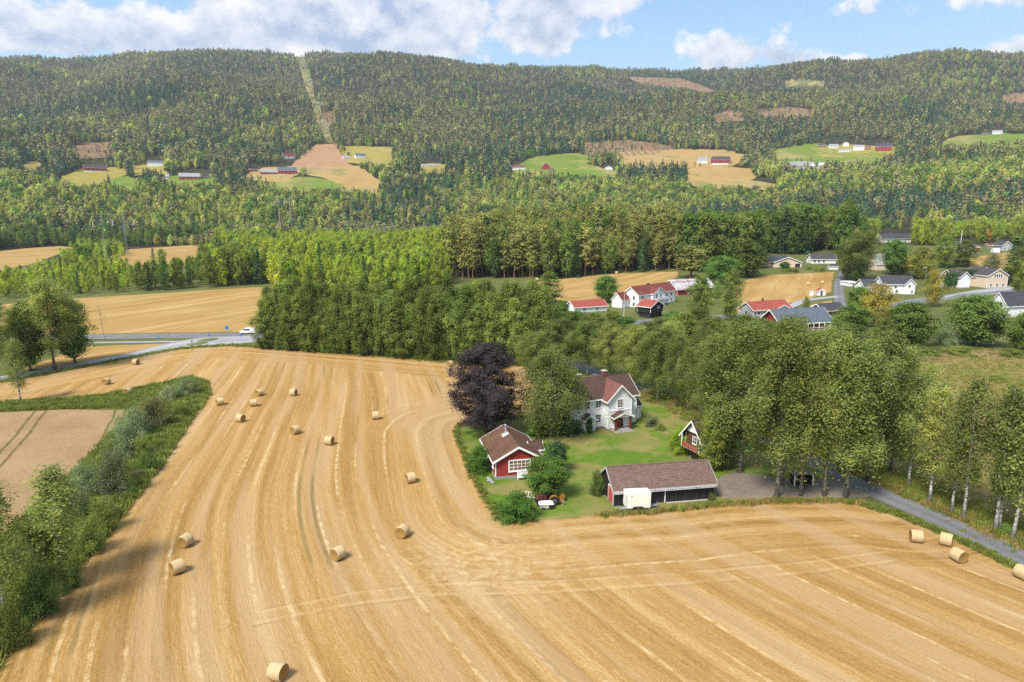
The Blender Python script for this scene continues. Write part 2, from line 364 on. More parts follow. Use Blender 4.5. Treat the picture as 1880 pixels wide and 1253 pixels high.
ground_mat('hill_yellow', [(0.194, 0.173, 0.036), (0.259, 0.216, 0.047), (0.317, 0.252, 0.072)], .012, .06, .5, .1, patch=[(.14, .15, .04), (.30, .23, .10)], patch_amt=.56, patch_scale=.012)
ground_mat('hill_tan', [(0.259, 0.169, 0.061), (0.324, 0.216, 0.083), (0.382, 0.266, 0.115)], .012, .06, .5, .1, patch=[(.14, .15, .04), (.30, .23, .10)], patch_amt=.56, patch_scale=.012)
ground_mat('hill_pink', [(0.245, 0.133, 0.076), (0.310, 0.180, 0.101), (0.346, 0.223, 0.137)], .012, .07, .6, .1, patch=[(.22, .17, .07)], patch_amt=.56, patch_scale=.012)
ground_mat('bald_patch', [(.16, .15, .06), (.24, .20, .08), (.32, .25, .12)], .012, .09, .6, .3, patch=[(.07, .10, .03)], patch_amt=.47, patch_scale=.03)
ground_mat('clearcut', [(0.122, 0.076, 0.043), (0.202, 0.122, 0.072), (0.288, 0.194, 0.122)], .012, .09, .6, .3, patch=[(0.086, 0.094, 0.036)], patch_amt=.55, patch_scale=.03)

def stubble_mat():
    """cut grain field: rows, straw swaths, wheel tracks and headlands along the flow stored on the sheet"""
    m, n = new_mat('stubble')
    g = n.add('ShaderNodeNewGeometry').outputs['Position']
    at = lambda k: n.add('ShaderNodeAttribute', dict(attribute_name=k)).outputs['Fac']
    u, v, hd = at('flow_u'), at('flow_v'), at('edge')
    wob = 0.0
    wob2 = n.math('MULTIPLY', n.math('SUBTRACT', n.noise(g, .5, 3, .6), .5), .35)
    def pattern(u_, v_):
        uu = n.math('ADD', n.math('ADD', u_, wob), wob2)
        broad = n.noise(n.comb(n.math('MULTIPLY', uu, .30), n.math('MULTIPLY', v_, .010)), 1, 3, .55, '2D')
        mid = n.noise(n.comb(n.math('MULTIPLY', uu, 1.1), n.math('MULTIPLY', v_, .035)), 1, 4, .6, '2D')
        rows = n.noise(n.comb(n.math('MULTIPLY', uu, 5.0), n.math('MULTIPLY', v_, .55)), 1, 4, .7, '2D')
        per = n.math('DIVIDE', uu, 2.9); fr = n.math('ABSOLUTE', n.math('SUBTRACT', n.math('FRACT', per), .5))
        brk = n.noise(n.comb(n.math('MULTIPLY', n.math('FLOOR', per), 7.7), n.math('MULTIPLY', v_, .030)), 1, 4, .6, '2D')
        brk2 = n.noise(g, .7, 4, .7)
        swath = n.math('MULTIPLY', n.math('MULTIPLY', n.step(fr, .03, .115, 1, 0), n.step(brk, .45, .68)), n.step(brk2, .34, .66))
        per2 = n.math('DIVIDE', n.math('ADD', uu, 2.6), 12.2); f2 = n.math('ABSOLUTE', n.math('SUBTRACT', n.math('FRACT', per2), .5))
        f3 = n.math('ABSOLUTE', n.math('SUBTRACT', f2, .075))
        brk3 = n.noise(n.comb(n.math('MULTIPLY', n.math('FLOOR', per2), 3.3), n.math('MULTIPLY', v_, .022)), 1, 4, .6, '2D')
        track = n.math('MULTIPLY', n.step(f3, .008, .032, 1, 0), n.step(brk3, .44, .62))
        return broad, mid, rows, swath, track
    band = lambda u_: n.add('ShaderNodeTexWhiteNoise', dict(noise_dimensions='1D'), W=n.math('FLOOR', n.math('DIVIDE', n.math('ADD', u_, wob2), 1.275))).outputs[0]
    A = pattern(u, v); B = pattern(hd, n.math('ADD', n.math('MULTIPLY', u, .8), n.math('MULTIPLY', v, .35)))
    f = n.step(n.math('ADD', hd, n.math('MULTIPLY', n.math('SUBTRACT', n.noise(g, .10, 4, .6), .5), 12)), 12.0, 19.0, 1, 0)
    mx = lambda i: n.math('ADD', n.math('MULTIPLY', A[i], n.math('SUBTRACT', 1.0, f)), n.math('MULTIPLY', B[i], f))
    broad, mid, rows, swath, track = [mx(i) for i in range(5)]
    bnd = n.math('ADD', n.math('MULTIPLY', band(u), n.math('SUBTRACT', 1.0, f)), n.math('MULTIPLY', band(hd), f))
    patch = n.noise(g, .022, 5, .6); grain = n.noise(g, 3.2, 4, .75); grain2 = n.noise(g, 11, 2, .7)
    t = n.math('ADD', n.math('ADD', n.math('MULTIPLY', broad, .25), n.math('MULTIPLY', mid, .24)), n.math('ADD', n.math('ADD', n.math('MULTIPLY', rows, .26), n.math('MULTIPLY', patch, .12)), n.math('MULTIPLY', bnd, .09)))
    t = n.math('ADD', t, n.math('MULTIPLY', n.math('SUBTRACT', grain, .5), .34)); t = n.math('ADD', t, n.math('MULTIPLY', n.math('SUBTRACT', grain2, .5), .34))
    col = n.ramp(t, [(.30, (.205, .115, .034)), (.42, (.305, .176, .055)), (.50, (.370, .222, .076)), (.58, (.430, .285, .122)), (.70, (.53, .39, .21))])
    rose = n.step(n.noise(n.comb(n.math('MULTIPLY', u, .22), n.math('MULTIPLY', v, .012)), 1, 4, .6, '2D'), .42, .66)
    col = n.mix(n.math('MULTIPLY', rose, .55), col, (.405, .280, .160))
    col = n.mix(n.math('MULTIPLY', swath, .85), col, (.58, .44, .24))
    col = n.mix(n.math('MULTIPLY', track, .62), col, (.135, .105, .035))
    cr = at('cross'); ms = at('mess')
    crl = n.math('MULTIPLY', n.step(n.math('ABSOLUTE', n.math('SUBTRACT', n.math('ABSOLUTE', n.math('ADD', cr, wob2)), 1.0)), .10, .38, 1, 0), n.step(n.noise(g, .35, 4, .7), .36, .58))
    col = n.mix(n.math('MULTIPLY', crl, .30), col, (.55, .42, .24))
    crd = n.math('MULTIPLY', n.step(n.math('ABSOLUTE', n.math('SUBTRACT', n.math('ABSOLUTE', n.math('ADD', cr, wob2)), 1.5)), .05, .25, 1, 0), n.step(n.noise(g, .35, 4, .7), .40, .62))
    col = n.mix(n.math('MULTIPLY', crd, .30), col, (.17, .11, .04))
    messy = n.math('MULTIPLY', ms, n.step(n.noise(n.add('ShaderNodeVectorMath', dict(operation='ADD'), i0=g, i1=n.comb(n.math('MULTIPLY', n.noise(g, .25, 3), 5.0), 0.0)), .9, 6, .72), .40, .66))
    col = n.mix(n.math('MULTIPLY', messy, .60), col, (.56, .43, .25))
    scuff = n.math('MULTIPLY', n.step(n.noise(g, .16, 6, .7), .56, .70), n.step(n.noise(g, 1.3, 4, .7), .42, .62))
    col = n.mix(n.math('MULTIPLY', scuff, .22), col, (.46, .34, .18))
    green = n.math('MULTIPLY', n.step(n.noise(g, .035, 6, .62), .62, .78), .25)
    col = n.mix(green, col, (.19, .165, .045))
    h = n.math('ADD', n.math('ADD', n.math('MULTIPLY', grain, .7), n.math('MULTIPLY', rows, .9)), n.math('ADD', n.math('MULTIPLY', swath, .7), n.math('MULTIPLY', grain2, .4)))
    finish(n, col, .95, h, .7, .16, spec=.08); M['stubble'] = m
def wear(name):
    n = NT(M[name].node_tree); p = [k for k in n.n if k.type == 'BSDF_PRINCIPLED'][0]; src = p.inputs['Base Color'].links[0].from_socket
    ac = n.add('ShaderNodeAttribute', dict(attribute_name='across')).outputs['Fac']; pos = n.add('ShaderNodeNewGeometry').outputs['Position']
    tr = n.math('MULTIPLY', n.step(n.math('ABSOLUTE', n.math('SUBTRACT', ac, .48)), .06, .26, 1, 0), .45)                # polished wheel lanes
    c = n.mix(tr, src, n.mix(1.0, src, (1.45, 1.45, 1.42), 'MULTIPLY'))
    edge = n.step(n.math('ADD', ac, n.math('MULTIPLY', n.math('SUBTRACT', n.noise(pos, .8, 5, .7), .5), .5)), .80, 1.0)
    c = n.mix(n.math('MULTIPLY', edge, .7), c, (.20, .165, .12)); c = n.mix(n.math('MULTIPLY', n.step(n.noise(pos, .13, 5, .7), .58, .64), .35), c, n.mix(1.0, src, (.62, .62, .64), 'MULTIPLY'))
    n.put(p.inputs['Base Color'], c)
for k in ('asphalt', 'pale_asphalt'): wear(k)
stubble_mat()
def crop_mat():
    m, n = new_mat('ripe_crop'); g = n.add('ShaderNodeNewGeometry').outputs['Position']; u = n.add('ShaderNodeAttribute', dict(attribute_name='flow_u')).outputs['Fac']
    f = n.math('ADD', n.math('MULTIPLY', n.noise(g, .10, 5, .6), .40), n.math('ADD', n.math('MULTIPLY', n.noise(g, 1.6, 5, .7), .34), n.math('MULTIPLY', n.noise(g, 7, 2, .7), .26)))
    col = n.ramp(f, [(.34, (.215, .135, .066)), (.5, (.300, .200, .105)), (.66, (.385, .275, .160))])
    uu = n.math('ADD', u, n.math('MULTIPLY', n.math('SUBTRACT', n.noise(g, .08, 3), .5), 1.2))
    fr = n.math('ABSOLUTE', n.math('SUBTRACT', n.math('ABSOLUTE', n.math('SUBTRACT', n.math('FRACT', n.math('DIVIDE', uu, 15.0)), .5)), .065))
    tr = n.math('MULTIPLY', n.step(fr, .010, .024, 1, 0), n.step(n.noise(g, .9, 4, .7), .30, .55))
    col = n.mix(n.math('MULTIPLY', tr, .85), col, (0.094, 0.086, 0.025))
    finish(n, col, .95, n.math('SUBTRACT', n.noise(g, 5, 4, .7), n.math('MULTIPLY', tr, .8)), .6, .25, spec=.08); M['ripe_crop'] = m
crop_mat()
def cutfield_mat():
    m, n = new_mat('cut_field'); g = n.add('ShaderNodeNewGeometry').outputs['Position']; u = n.add('ShaderNodeAttribute', dict(attribute_name='flow_u')).outputs['Fac']; v = n.add('ShaderNodeAttribute', dict(attribute_name='flow_v')).outputs['Fac']
    uu = n.math('ADD', u, n.math('MULTIPLY', n.math('SUBTRACT', n.noise(g, .02, 3), .5), 10))
    a = n.noise(n.comb(n.math('MULTIPLY', uu, .16), n.math('MULTIPLY', v, .006)), 1, 4, .6, '2D'); b = n.noise(n.comb(n.math('MULTIPLY', uu, .8), n.math('MULTIPLY', v, .02)), 1, 3, .6, '2D')
    f = n.math('ADD', n.math('ADD', n.math('MULTIPLY', a, .45), n.math('MULTIPLY', b, .25)), n.math('MULTIPLY', n.noise(g, .03, 5, .6), .30))
    col = n.ramp(f, [(.33, (0.245, 0.144, 0.047)), (.47, (0.317, 0.198, 0.068)), (.60, (0.382, 0.259, 0.108)), (.72, (0.446, 0.331, 0.173))])
    col = n.mix(n.math('MULTIPLY', n.step(n.noise(g, .025, 5, .6), .55, .70), .35), col, (0.187, 0.166, 0.040))
    finish(n, col, .95, b, .3, .1, spec=.08); M['cut_field'] = m
cutfield_mat()

# ------------------------------------------------------------------ terrain sheet
def build_terrain():
    rs = np.concatenate([np.array([1.0]), np.arange(20, 320, 20), np.arange(320, 960, 16), np.arange(960, 4300, 24), np.arange(4300, 6001, 170)])
    an = np.radians(np.concatenate([np.arange(-180, -48, 6), np.arange(-48, 48.01, .35), np.arange(54, 180, 6)]))
    A, R = np.meshgrid(an, rs); X = R * np.sin(A); Y = R * np.cos(A); Z = T(X, Y) - .03
    nr, na = len(rs), len(an); v = np.stack([X, Y, Z], -1).reshape(-1, 3)
    i, j = np.meshgrid(np.arange(nr - 1), np.arange(na), indexing='ij'); j2 = (j + 1) % na
    f = np.stack([i * na + j, (i + 1) * na + j, (i + 1) * na + j2, i * na + j2], -1).reshape(-1, 4)[:, ::-1]
    v = np.vstack([v, [[0, 0, -.03]]])
    me = np_mesh('terrain', v, f, M['valley_ground'], 4, True)
    o = link('terrain', me); tag(o, 'green valley floor rising to a wooded hill range', 'terrain', kind='structure')
build_terrain()

def dense(pts, step):
    out = []
    for i in range(len(pts)):
        a = np.array(pts[i][:2]); b = np.array(pts[(i + 1) % len(pts)][:2]); n = max(1, int(np.hypot(*(b - a)) / step))
        out += [a + (b - a) * k / n for k in range(n)]
    return np.array(out)
def wig(P, amp, wl, seed=3):
    P = P.copy(); P[:, 0] += (vnoise(P[:, 0] / wl, P[:, 1] / wl, seed) - .5) * 2 * amp; P[:, 1] += (vnoise(P[:, 0] / wl + 9, P[:, 1] / wl, seed + 1) - .5) * 2 * amp; return P
def sheet(name, world_pts, mat, spacing, dz, edge=None, wiggle=.4, label=None, attrs=None, cat='field'):
    B = wig(dense(world_pts, edge or spacing), wiggle, max(wiggle * 4, 1.0))
    lo, hi = B.min(0), B.max(0)
    gx, gy = np.meshgrid(np.arange(lo[0] + spacing / 2, hi[0], spacing), np.arange(lo[1] + spacing / 2, hi[1], spacing))
    ins = inpoly(gx.ravel(), gy.ravel(), [tuple(p) for p in B]); P = np.stack([gx.ravel(), gy.ravel()], -1)[ins]
    allp = [Vector((float(x), float(y))) for x, y in np.vstack([B, P])]
    nb = len(B)
    r = delaunay_2d_cdt(allp, [], [list(range(nb))], 1, 1e-5)
    vv = np.array([(p.x, p.y) for p in r[0]]); ff = np.array([f if len(f) == 3 else f[:3] for f in r[2]])
    c = vv[ff]; cr = (c[:, 1, 0] - c[:, 0, 0]) * (c[:, 2, 1] - c[:, 0, 1]) - (c[:, 1, 1] - c[:, 0, 1]) * (c[:, 2, 0] - c[:, 0, 0])
    ff[cr < 0] = ff[cr < 0][:, ::-1]
    z = T(vv[:, 0], vv[:, 1]) + dz
    me = np_mesh(name, np.column_stack([vv, z]), ff, M[mat], 3, True)
    for k, fn in (attrs or {}).items():
        at = me.attributes.new(k, 'FLOAT', 'POINT'); at.data.foreach_set('value', np.asarray(fn(vv[:, 0], vv[:, 1]), np.float32))
    o = link(name, me); tag(o, label, cat, kind='structure'); return o
def PX(pts): return [tuple(G(x, y)[:2]) for x, y in pts]
def seg_dist(x, y, line):
    d = np.full(np.shape(x), 1e9)
    for (x0, y0), (x1, y1) in zip(line[:-1], line[1:]):
        dx, dy = x1 - x0, y1 - y0; t = np.clip(((x - x0) * dx + (y - y0) * dy) / (dx * dx + dy * dy + 1e-9), 0, 1)
        d = np.minimum(d, np.hypot(x - x0 - t * dx, y - y0 - t * dy))
    return d
def heading(vpx):
    d = ray(vpx, 387.5); a = math.atan2(d[0], d[1]); return math.sin(a), math.cos(a)

FARM_EDGE = [(958, 765), (845, 778), (837, 792), (850, 830), (868, 870), (890, 915), (908, 942), (938, 957), (1000, 954), (1100, 946), (1200, 941), (1300, 929), (1420, 922), (1540, 921), (1590, 928)]
ROW_EDGE = [(960, 672), (850, 668), (700, 655), (560, 645), (480, 638), (420, 636), (330, 641), (245, 657), (110, 684), (0, 704), (-140, 722)]
MAIN = [(-150, 1420), (0, 1212), (100, 1090), (200, 975), (290, 862), (345, 778), (386, 724), (372, 704), (290, 708), (180, 728), (40, 739), (-140, 748)] + ROW_EDGE[::-1] + [(1045, 690), (1062, 705), (1040, 735)] + FARM_EDGE + [(1640, 942), (1720, 972), (1800, 1008), (1880, 1050), (2060, 1135), (2300, 1420)]
d1 = heading(655); d2 = heading(20)
_c = None
def flow_u(x, y):
    u1 = d1[1] * x - d1[0] * y; u2 = d2[1] * x - d2[0] * y
    bx, by = -12.0, 76.0
    c = (d1[1] * bx - d1[0] * by) - (d2[1] * bx - d2[0] * by)
    k = 14.0; a, b = u1, u2 + c; h = np.clip(.5 + .5 * (b - a) / k, 0, 1)
    return b * (1 - h) + a * h - k * h * (1 - h) + (vnoise(x / 30, y / 30, 21) - .5) * 1.3
CROSS = PX([(470, 1135), (640, 1100), (800, 1082), (1000, 1078), (1250, 1062), (1480, 1042), (1640, 1020)]); MESS = G(890, 1035)[:2]
def seg_side(x, y, line):
    L = np.array(line); return np.where((x > L[0, 0]) & (x < L[-1, 0]), y - np.interp(x, L[:, 0], L[:, 1]), 50.0)
FE, RE = PX(FARM_EDGE), PX(ROW_EDGE)
sheet('stubble_field', PX(MAIN), 'stubble', 1.5, .0, 1.5, .35, 'golden cut stubble field with straw lines and round bales', dict(flow_u=flow_u, flow_v=lambda x, y: d1[0] * x + d1[1] * y, cross=lambda x, y: seg_side(x, y, CROSS), mess=lambda x, y: np.exp(-((x - MESS[0]) ** 2 + ((y - MESS[1]) * 1.3) ** 2) / 11.0 ** 2),
      edge=lambda x, y: np.minimum(seg_dist(x, y, FE), seg_dist(x, y, RE))))
sheet('crop_field', PX([(-260, 764), (0, 758), (120, 752), (225, 753), (248, 757), (205, 800), (150, 862), (100, 908), (60, 938), (30, 968), (-60, 1045), (-260, 1150)]), 'ripe_crop', 3, .0, 3, .4,
      'pinkish standing crop field with dark wheel tracks behind the hedge', dict(flow_u=lambda x, y: heading(420)[1] * x - heading(420)[0] * y + .0006 * (y - 100) ** 2))
def fl(vp): h_ = heading(vp); return dict(flow_u=lambda x, y: h_[1] * x - h_[0] * y, flow_v=lambda x, y: h_[0] * x + h_[1] * y)
sheet('stubble_field', PX([(-260, 562), (0, 561), (60, 553), (150, 548), (260, 541), (400, 532), (500, 526), (520, 560), (510, 598), (440, 610), (300, 612), (100, 614), (-260, 616)]), 'cut_field', 8, .03, 6, .8, 'golden stubble field beyond the main road', fl(1500))
sheet('stubble_field', PX([(-260, 472), (0, 462), (60, 455), (112, 452), (135, 455), (70, 482), (-10, 500), (-260, 508)]), 'cut_field', 14, .06, 10, 1.0, 'far golden field strip at the left edge beyond the scrub', fl(1500))
sheet('stubble_field', PX([(190, 474), (240, 458), (300, 454), (380, 448), (430, 449), (405, 466), (335, 486), (250, 494), (185, 486)]), 'cut_field', 14, .06, 10, 1.0, 'far golden field behind the near pylon', fl(1500))
sheet('stubble_field', PX([(985, 518), (1040, 512), (1130, 503), (1245, 499), (1243, 510), (1200, 532), (1150, 547), (1110, 552), (1050, 555), (985, 548)]), 'cut_field', 8, .06, 6, .8, 'orange stubble field in front of the pine stand', fl(1900))
sheet('stubble_field', PX([(1352, 520), (1400, 506), (1531, 500), (1526, 536), (1482, 550), (1400, 568), (1352, 575)]), 'cut_field', 6, .06, 4, .6, 'small striped stubble field beside the village road', fl(1560))
sheet('stubble_field', PX([(1448, 580), (1480, 562), (1526, 552), (1532, 562), (1500, 576)]), 'cut_field', 4, .06, 3, .5, 'narrow stubble strip behind the blue roofed house', fl(2600))
sheet('stubble_field', PX([(1775, 476), (1852, 464), (1868, 472), (1850, 494), (1780, 500)]), 'cut_field', 6, .08, 5, .6, 'small golden field above the cream house', fl(3000))
sheet('stubble_field', PX([(40, 679), (150, 637), (312, 631), (303, 641), (205, 660), (100, 678)]), 'cut_field', 5, .02, 4, .4, 'pale stubble wedge between cycle path and side road', fl(2400))
sheet('lawn', PX(FARM_EDGE[:-1] + [(1590, 925), (1560, 880), (1440, 830), (1350, 796), (1260, 757), (1180, 722), (1100, 696), (1075, 706), (1050, 738)]), 'lawn', 3, .004, 2, .35, 'green farmyard lawn with dry yellow patches', cat='lawn')
sheet('gravel_yard', PX([(1311, 878), (1350, 868), (1400, 872), (1450, 882), (1520, 880), (1555, 872), (1612, 908), (1585, 916), (1420, 913), (1335, 916), (1312, 910)]), 'gravel', 2, .012, 1.5, .35, 'brown gravel yard beside the black garage', cat='yard')
sheet('meadow', PX([(1270, 742), (1480, 690), (1660, 655), (1900, 634), (2300, 640), (2300, 1200), (2000, 1068), (1880, 1014), (1640, 893), (1540, 852), (1300, 757)]), 'meadow', 4, .006, 3, .5, 'rough brown and green meadow beyond the birch lane', cat='meadow')
sheet('ditch_bank', PX([(-200, 745), (0, 741), (180, 729), (290, 705), (350, 692), (378, 702), (386, 722), (345, 778), (290, 862), (200, 975), (100, 1090), (0, 1212), (-150, 1420), (-500, 1420), (-260, 1150), (-60, 1045), (30, 968), (60, 938), (100, 908), (150, 862), (205, 800), (248, 757), (225, 752), (120, 751), (0, 757), (-200, 764)]), 'verge_grass', 3, .010, 2, .3, 'green overgrown ditch bank between the two fields', cat='bank')

sheet('leaf_litter', PX([(1322, 921), (1420, 915), (1585, 918), (1606, 932), (1585, 927), (1540, 920), (1420, 921), (1322, 929)]), 'dry_verge', 2, .016, 1, .25, 'rusty fallen leaves between gravel yard and stubble', cat='leaf litter')
sheet('dry_verge', PX([(1570, 862), (1640, 880), (1760, 936), (1880, 992), (2000, 1050), (2000, 1072), (1880, 1010), (1760, 952), (1640, 893), (1575, 868)]), 'dry_verge', 2, .012, 1, .25, 'reddish dry verge under the slim lane birches', cat='verge')
def ribbon(name, pts, w, mat, dz, label, cat='road', ws=None):
    P = np.array(pts, float)
    t = np.linspace(0, len(P) - 1, (len(P) - 1) * 14 + 1); Q = []
    for tt in t:                                      # Catmull-Rom
        i = min(int(tt), len(P) - 2); f = tt - i; p0, p1, p2, p3 = P[max(i - 1, 0)], P[i], P[i + 1], P[min(i + 2, len(P) - 1)]
        Q.append(.5 * (2 * p1 + (p2 - p0) * f + (2 * p0 - 5 * p1 + 4 * p2 - p3) * f * f + (3 * p1 - p0 - 3 * p2 + p3) * f ** 3))
    Q = np.array(Q); D = np.gradient(Q, axis=0); D /= np.linalg.norm(D, axis=1)[:, None]; N = np.column_stack([D[:, 1], -D[:, 0]])
    ww = np.interp(t, np.arange(len(P)), ws) if ws is not None else np.full(len(t), w)
    V = []; cols_ = 9
    for k in range(cols_):
        s_ = (k / (cols_ - 1) - .5); e = Q + N * (ww * s_)[:, None]
        V.append(np.column_stack([e, T(e[:, 0], e[:, 1]) + dz + .06 * (.25 - s_ * s_) * (w > 3)]))
    V = np.array(V); n = len(Q); f = []
    for k in range(cols_ - 1):
        for i in range(n - 1): f.append((k * n + i, k * n + i + 1, (k + 1) * n + i + 1, (k + 1) * n + i))
    me = np_mesh(name, V.reshape(-1, 3), np.array(f)[:, ::-1], M[mat], 4, True)
    ac = me.attributes.new('across', 'FLOAT', 'POINT'); ac.data.foreach_set('value', np.repeat(np.abs(np.linspace(-1, 1, cols_)), n).astype(np.float32))
    if me.polygons[0].normal.z < 0: me.flip_normals()
    o = link(name, me); tag(o, label, cat, kind='structure'); return Q
HWY = PX([(-260, 620), (0, 620), (160, 619), (320, 617), (475, 615), (700, 609), (950, 601), (1150, 593), (1310, 583), (1430, 577), (1560, 571), (1640, 561), (1690, 552), (1760, 545), (1851, 535), (2050, 516)])
hq = ribbon('main_road', HWY, 8.4, 'asphalt', .05, 'grey main road crossing the valley')
ribbon('cycle_path', PX([(-260, 633), (0, 632), (160, 630), (300, 628), (345, 628)]), 2.6, 'pale_asphalt', .06, 'narrow pale cycle path beside the main road', 'path')
ribbon('side_road', PX([(520, 619), (430, 625), (372, 629), (318, 637), (240, 654), (160, 668), (60, 686), (-120, 712)]), 6.5, 'pale_asphalt', .07, 'pale side road curving away from the junction', ws=[12, 15, 17, 11, 7.5, 5, 4.5, 4.5])
lane_q = ribbon('farm_lane', PX([(960, 640), (1010, 655), (1062, 671), (1110, 691), (1180, 718), (1260, 753), (1350, 791), (1440, 826), (1530, 863), (1620, 909), (1700, 943), (1790, 984), (1880, 1027), (2010, 1090), (2200, 1180)]), 4.2, 'asphalt', .02, 'grey asphalt lane lined with birches')
ribbon('village_road', PX([(1548, 574), (1541, 548), (1540, 522), (1547, 503), (1556, 490), (1570, 478)]), 4.6, 'asphalt', .09, 'pale road leading up through the village')
ribbon('village_lane', PX([(1420, 575), (1452, 563), (1480, 552), (1538, 545)]), 4.5, 'pale_asphalt', .10, 'short pale lane past the two white kiosks')
sheet('forecourt', PX([(1735, 543), (1790, 533), (1852, 526), (1870, 531), (1760, 541), (1735, 548)]), 'pale_asphalt', 4, .07, 3, .2, 'pale paved forecourt in front of the cream house', cat='yard')
sheet('forecourt', PX([(1440, 312), (1480, 306), (1560, 303), (1645, 306), (1640, 318), (1540, 320), (1450, 318)]), 'pale_asphalt', 25, .9, 20, 2, 'pale gravel works yard below the green hillside field', cat='yard')

# painted road lines on the main road and the traffic island
def line_along(name, Q, off, w, dash, gap, dz, label):
    D = np.gradient(Q, axis=0); D /= np.linalg.norm(D, axis=1)[:, None]; N = np.column_stack([D[:, 1], -D[:, 0]]); C = Q + N * off
    s = np.concatenate([[0], np.cumsum(np.hypot(*np.diff(C, axis=0).T))]); mb = MB(); a = 0.0
    while a < s[-1]:
        b = min(a + dash, s[-1])
        for k in range(max(1, int((b - a) / 10))):
            m_ = max(1, int((b - a) / 10)); t0, t1 = a + (b - a) * k / m_, a + (b - a) * (k + 1) / m_
            p = [np.array([np.interp(t, s, C[:, i]) for i in (0, 1)]) for t in (t0, t1)]; nn = [np.array([np.interp(t, s, N[:, i]) for i in (0, 1)]) for t in (t0, t1)]
            q4 = [p[0] - nn[0] * w / 2, p[1] - nn[1] * w / 2, p[1] + nn[1] * w / 2, p[0] + nn[0] * w / 2]
            bse = len(mb.v); mb.v += [(float(e[0]), float(e[1]), float(T(*e)) + dz) for e in q4]; mb.f.append((bse, bse + 3, bse + 2, bse + 1))
        a = b + gap
    o = mb.build(name, M['white_paint']); tag(o, label, 'road marking', kind='structure')
plain('white_paint', (.72, .72, .70), .6, .15)
line_along('edge_line', hq, 3.7, .14, 400, 1, .085, 'white edge line along the near side of the main road')
line_along('edge_line', hq, -3.7, .14, 400, 1, .085, 'white edge line along the far side of the main road')
line_along('centre_line', hq, 0, .14, 3, 6, .085, 'dashed centre line of the main road')

# hillside fields and clearings
def grow(poly, k):
    cy_ = sum(p[1] for p in poly) / len(poly); cx_ = sum(p[0] for p in poly) / len(poly)
    return [(x + (4 if x > cx_ else -4), y + (k if y > cy_ else -1)) for x, y in poly]
HILL_FIELDS = [
    ('hill_yellow', [(103, 327), (150, 322), (195, 322), (192, 334), (170, 339), (130, 337)], 'small yellow hill field below the red barn with white base'),
    ('hill_green', [(198, 330), (232, 325), (268, 336), (240, 344), (212, 338)], 'small bright green hill field beside the yellow one'),
    ('hill_tan', [(40, 304), (62, 299), (84, 300), (78, 311), (48, 313)], 'tiny tan hill field at the far left'),
    ('hill_yellow', [(238, 308), (262, 304), (300, 308), (296, 314), (250, 315)], 'yellowish garden slope below the white hill house'),
    ('hill_pink', [(532, 303), (556, 288), (580, 268), (612, 266), (626, 285), (642, 298), (600, 305), (560, 306)], 'ploughed pinkish field above the long red barn'),
    ('hill_tan', [(550, 318), (600, 308), (655, 307), (700, 330), (690, 350), (640, 346), (590, 326)], 'tan grazing slope beside the long red barn'),
    ('hill_green', [(498, 342), (512, 330), (565, 326), (628, 338), (634, 346), (560, 346)], 'bright green strip below the long red barn'),
    ('hill_yellow', [(628, 270), (720, 271), (722, 300), (690, 300), (645, 293)], 'yellow green field at the forest edge'),
    ('hill_green', [(936, 314), (962, 300), (980, 289), (1060, 282), (1082, 290), (1078, 304), (1125, 308), (1130, 322), (1090, 319), (1000, 318)], 'rolling green field round the red gabled barn'),
    ('hill_tan', [(1135, 281), (1250, 275), (1330, 277), (1372, 288), (1340, 298), (1290, 300), (1200, 303), (1145, 301)], 'wide golden hill field behind the white cottage'),
    ('hill_tan', [(1262, 312), (1300, 304), (1385, 312), (1378, 325), (1430, 331), (1420, 341), (1280, 340), (1262, 330)], 'golden hill field below the red and white barn'),
    ('hill_green', [(1420, 278), (1470, 268), (1505, 265), (1560, 281), (1640, 282), (1600, 300), (1480, 298), (1430, 292)], 'large bright green hill field among the farms'),
    ('hill_green', [(1712, 266), (1760, 251), (1830, 246), (1900, 249), (1900, 262), (1740, 270)], 'green hill field at the far right edge'),
    ('hill_yellow', [(118, 320), (150, 312), (205, 309), (245, 316), (205, 323), (112, 326)], 'grassy yard round the red barn with white base'),
    ('hill_tan', [(448, 319), (480, 311), (548, 306), (552, 318), (520, 328), (455, 326)], 'dry farmyard round the long red barns'),
    ('hill_green', [(296, 332), (330, 322), (388, 321), (394, 333), (330, 338)], 'green yard round the pale roofed red barn'),
    ('hill_yellow', [(765, 307), (790, 302), (816, 303), (816, 312), (770, 313)], 'small clearing round the long low shed'),
    ('hill_yellow', [(1490, 272), (1560, 267), (1645, 271), (1642, 284), (1500, 282)], 'yard of the hill farm with the large red barn'),
    ('clearcut', [(130, 270), (160, 263), (207, 262), (210, 279), (150, 286)], 'brown felled clearing on the left slope'),
    ('clearcut', [(588, 212), (606, 205), (616, 212), (614, 226), (592, 236)], 'small reddish clearing beside the power line cut'),
    ('clearcut', [(1155, 142), (1240, 145), (1325, 165), (1300, 173), (1230, 158), (1165, 150)], 'long reddish clearing below the skyline'),
    ('clearcut', [(1310, 212), (1340, 206), (1366, 209), (1360, 222), (1315, 224)], 'small reddish clearing in mid slope'),
    ('clearcut', [(1388, 202), (1440, 199), (1490, 202), (1496, 213), (1440, 216), (1400, 214)], 'wide reddish clearing in mid slope'),
    ('clearcut', [(1070, 264), (1150, 258), (1240, 270), (1200, 277), (1130, 280), (1080, 278)], 'felled clearing with stray trees above the golden field'),
    ('hill_yellow', [(1440, 152), (1475, 148), (1512, 151), (1515, 160), (1450, 161)], 'pale bald patch high on the slope'),
    ('clearcut', [(1845, 178), (1880, 172), (1900, 180), (1890, 190), (1850, 188)], 'reddish clearing at the right edge'),
]
CORRIDOR = [(537, 93), (555, 93), (573, 150), (589, 200), (614, 264), (600, 264), (576, 205), (557, 150)]
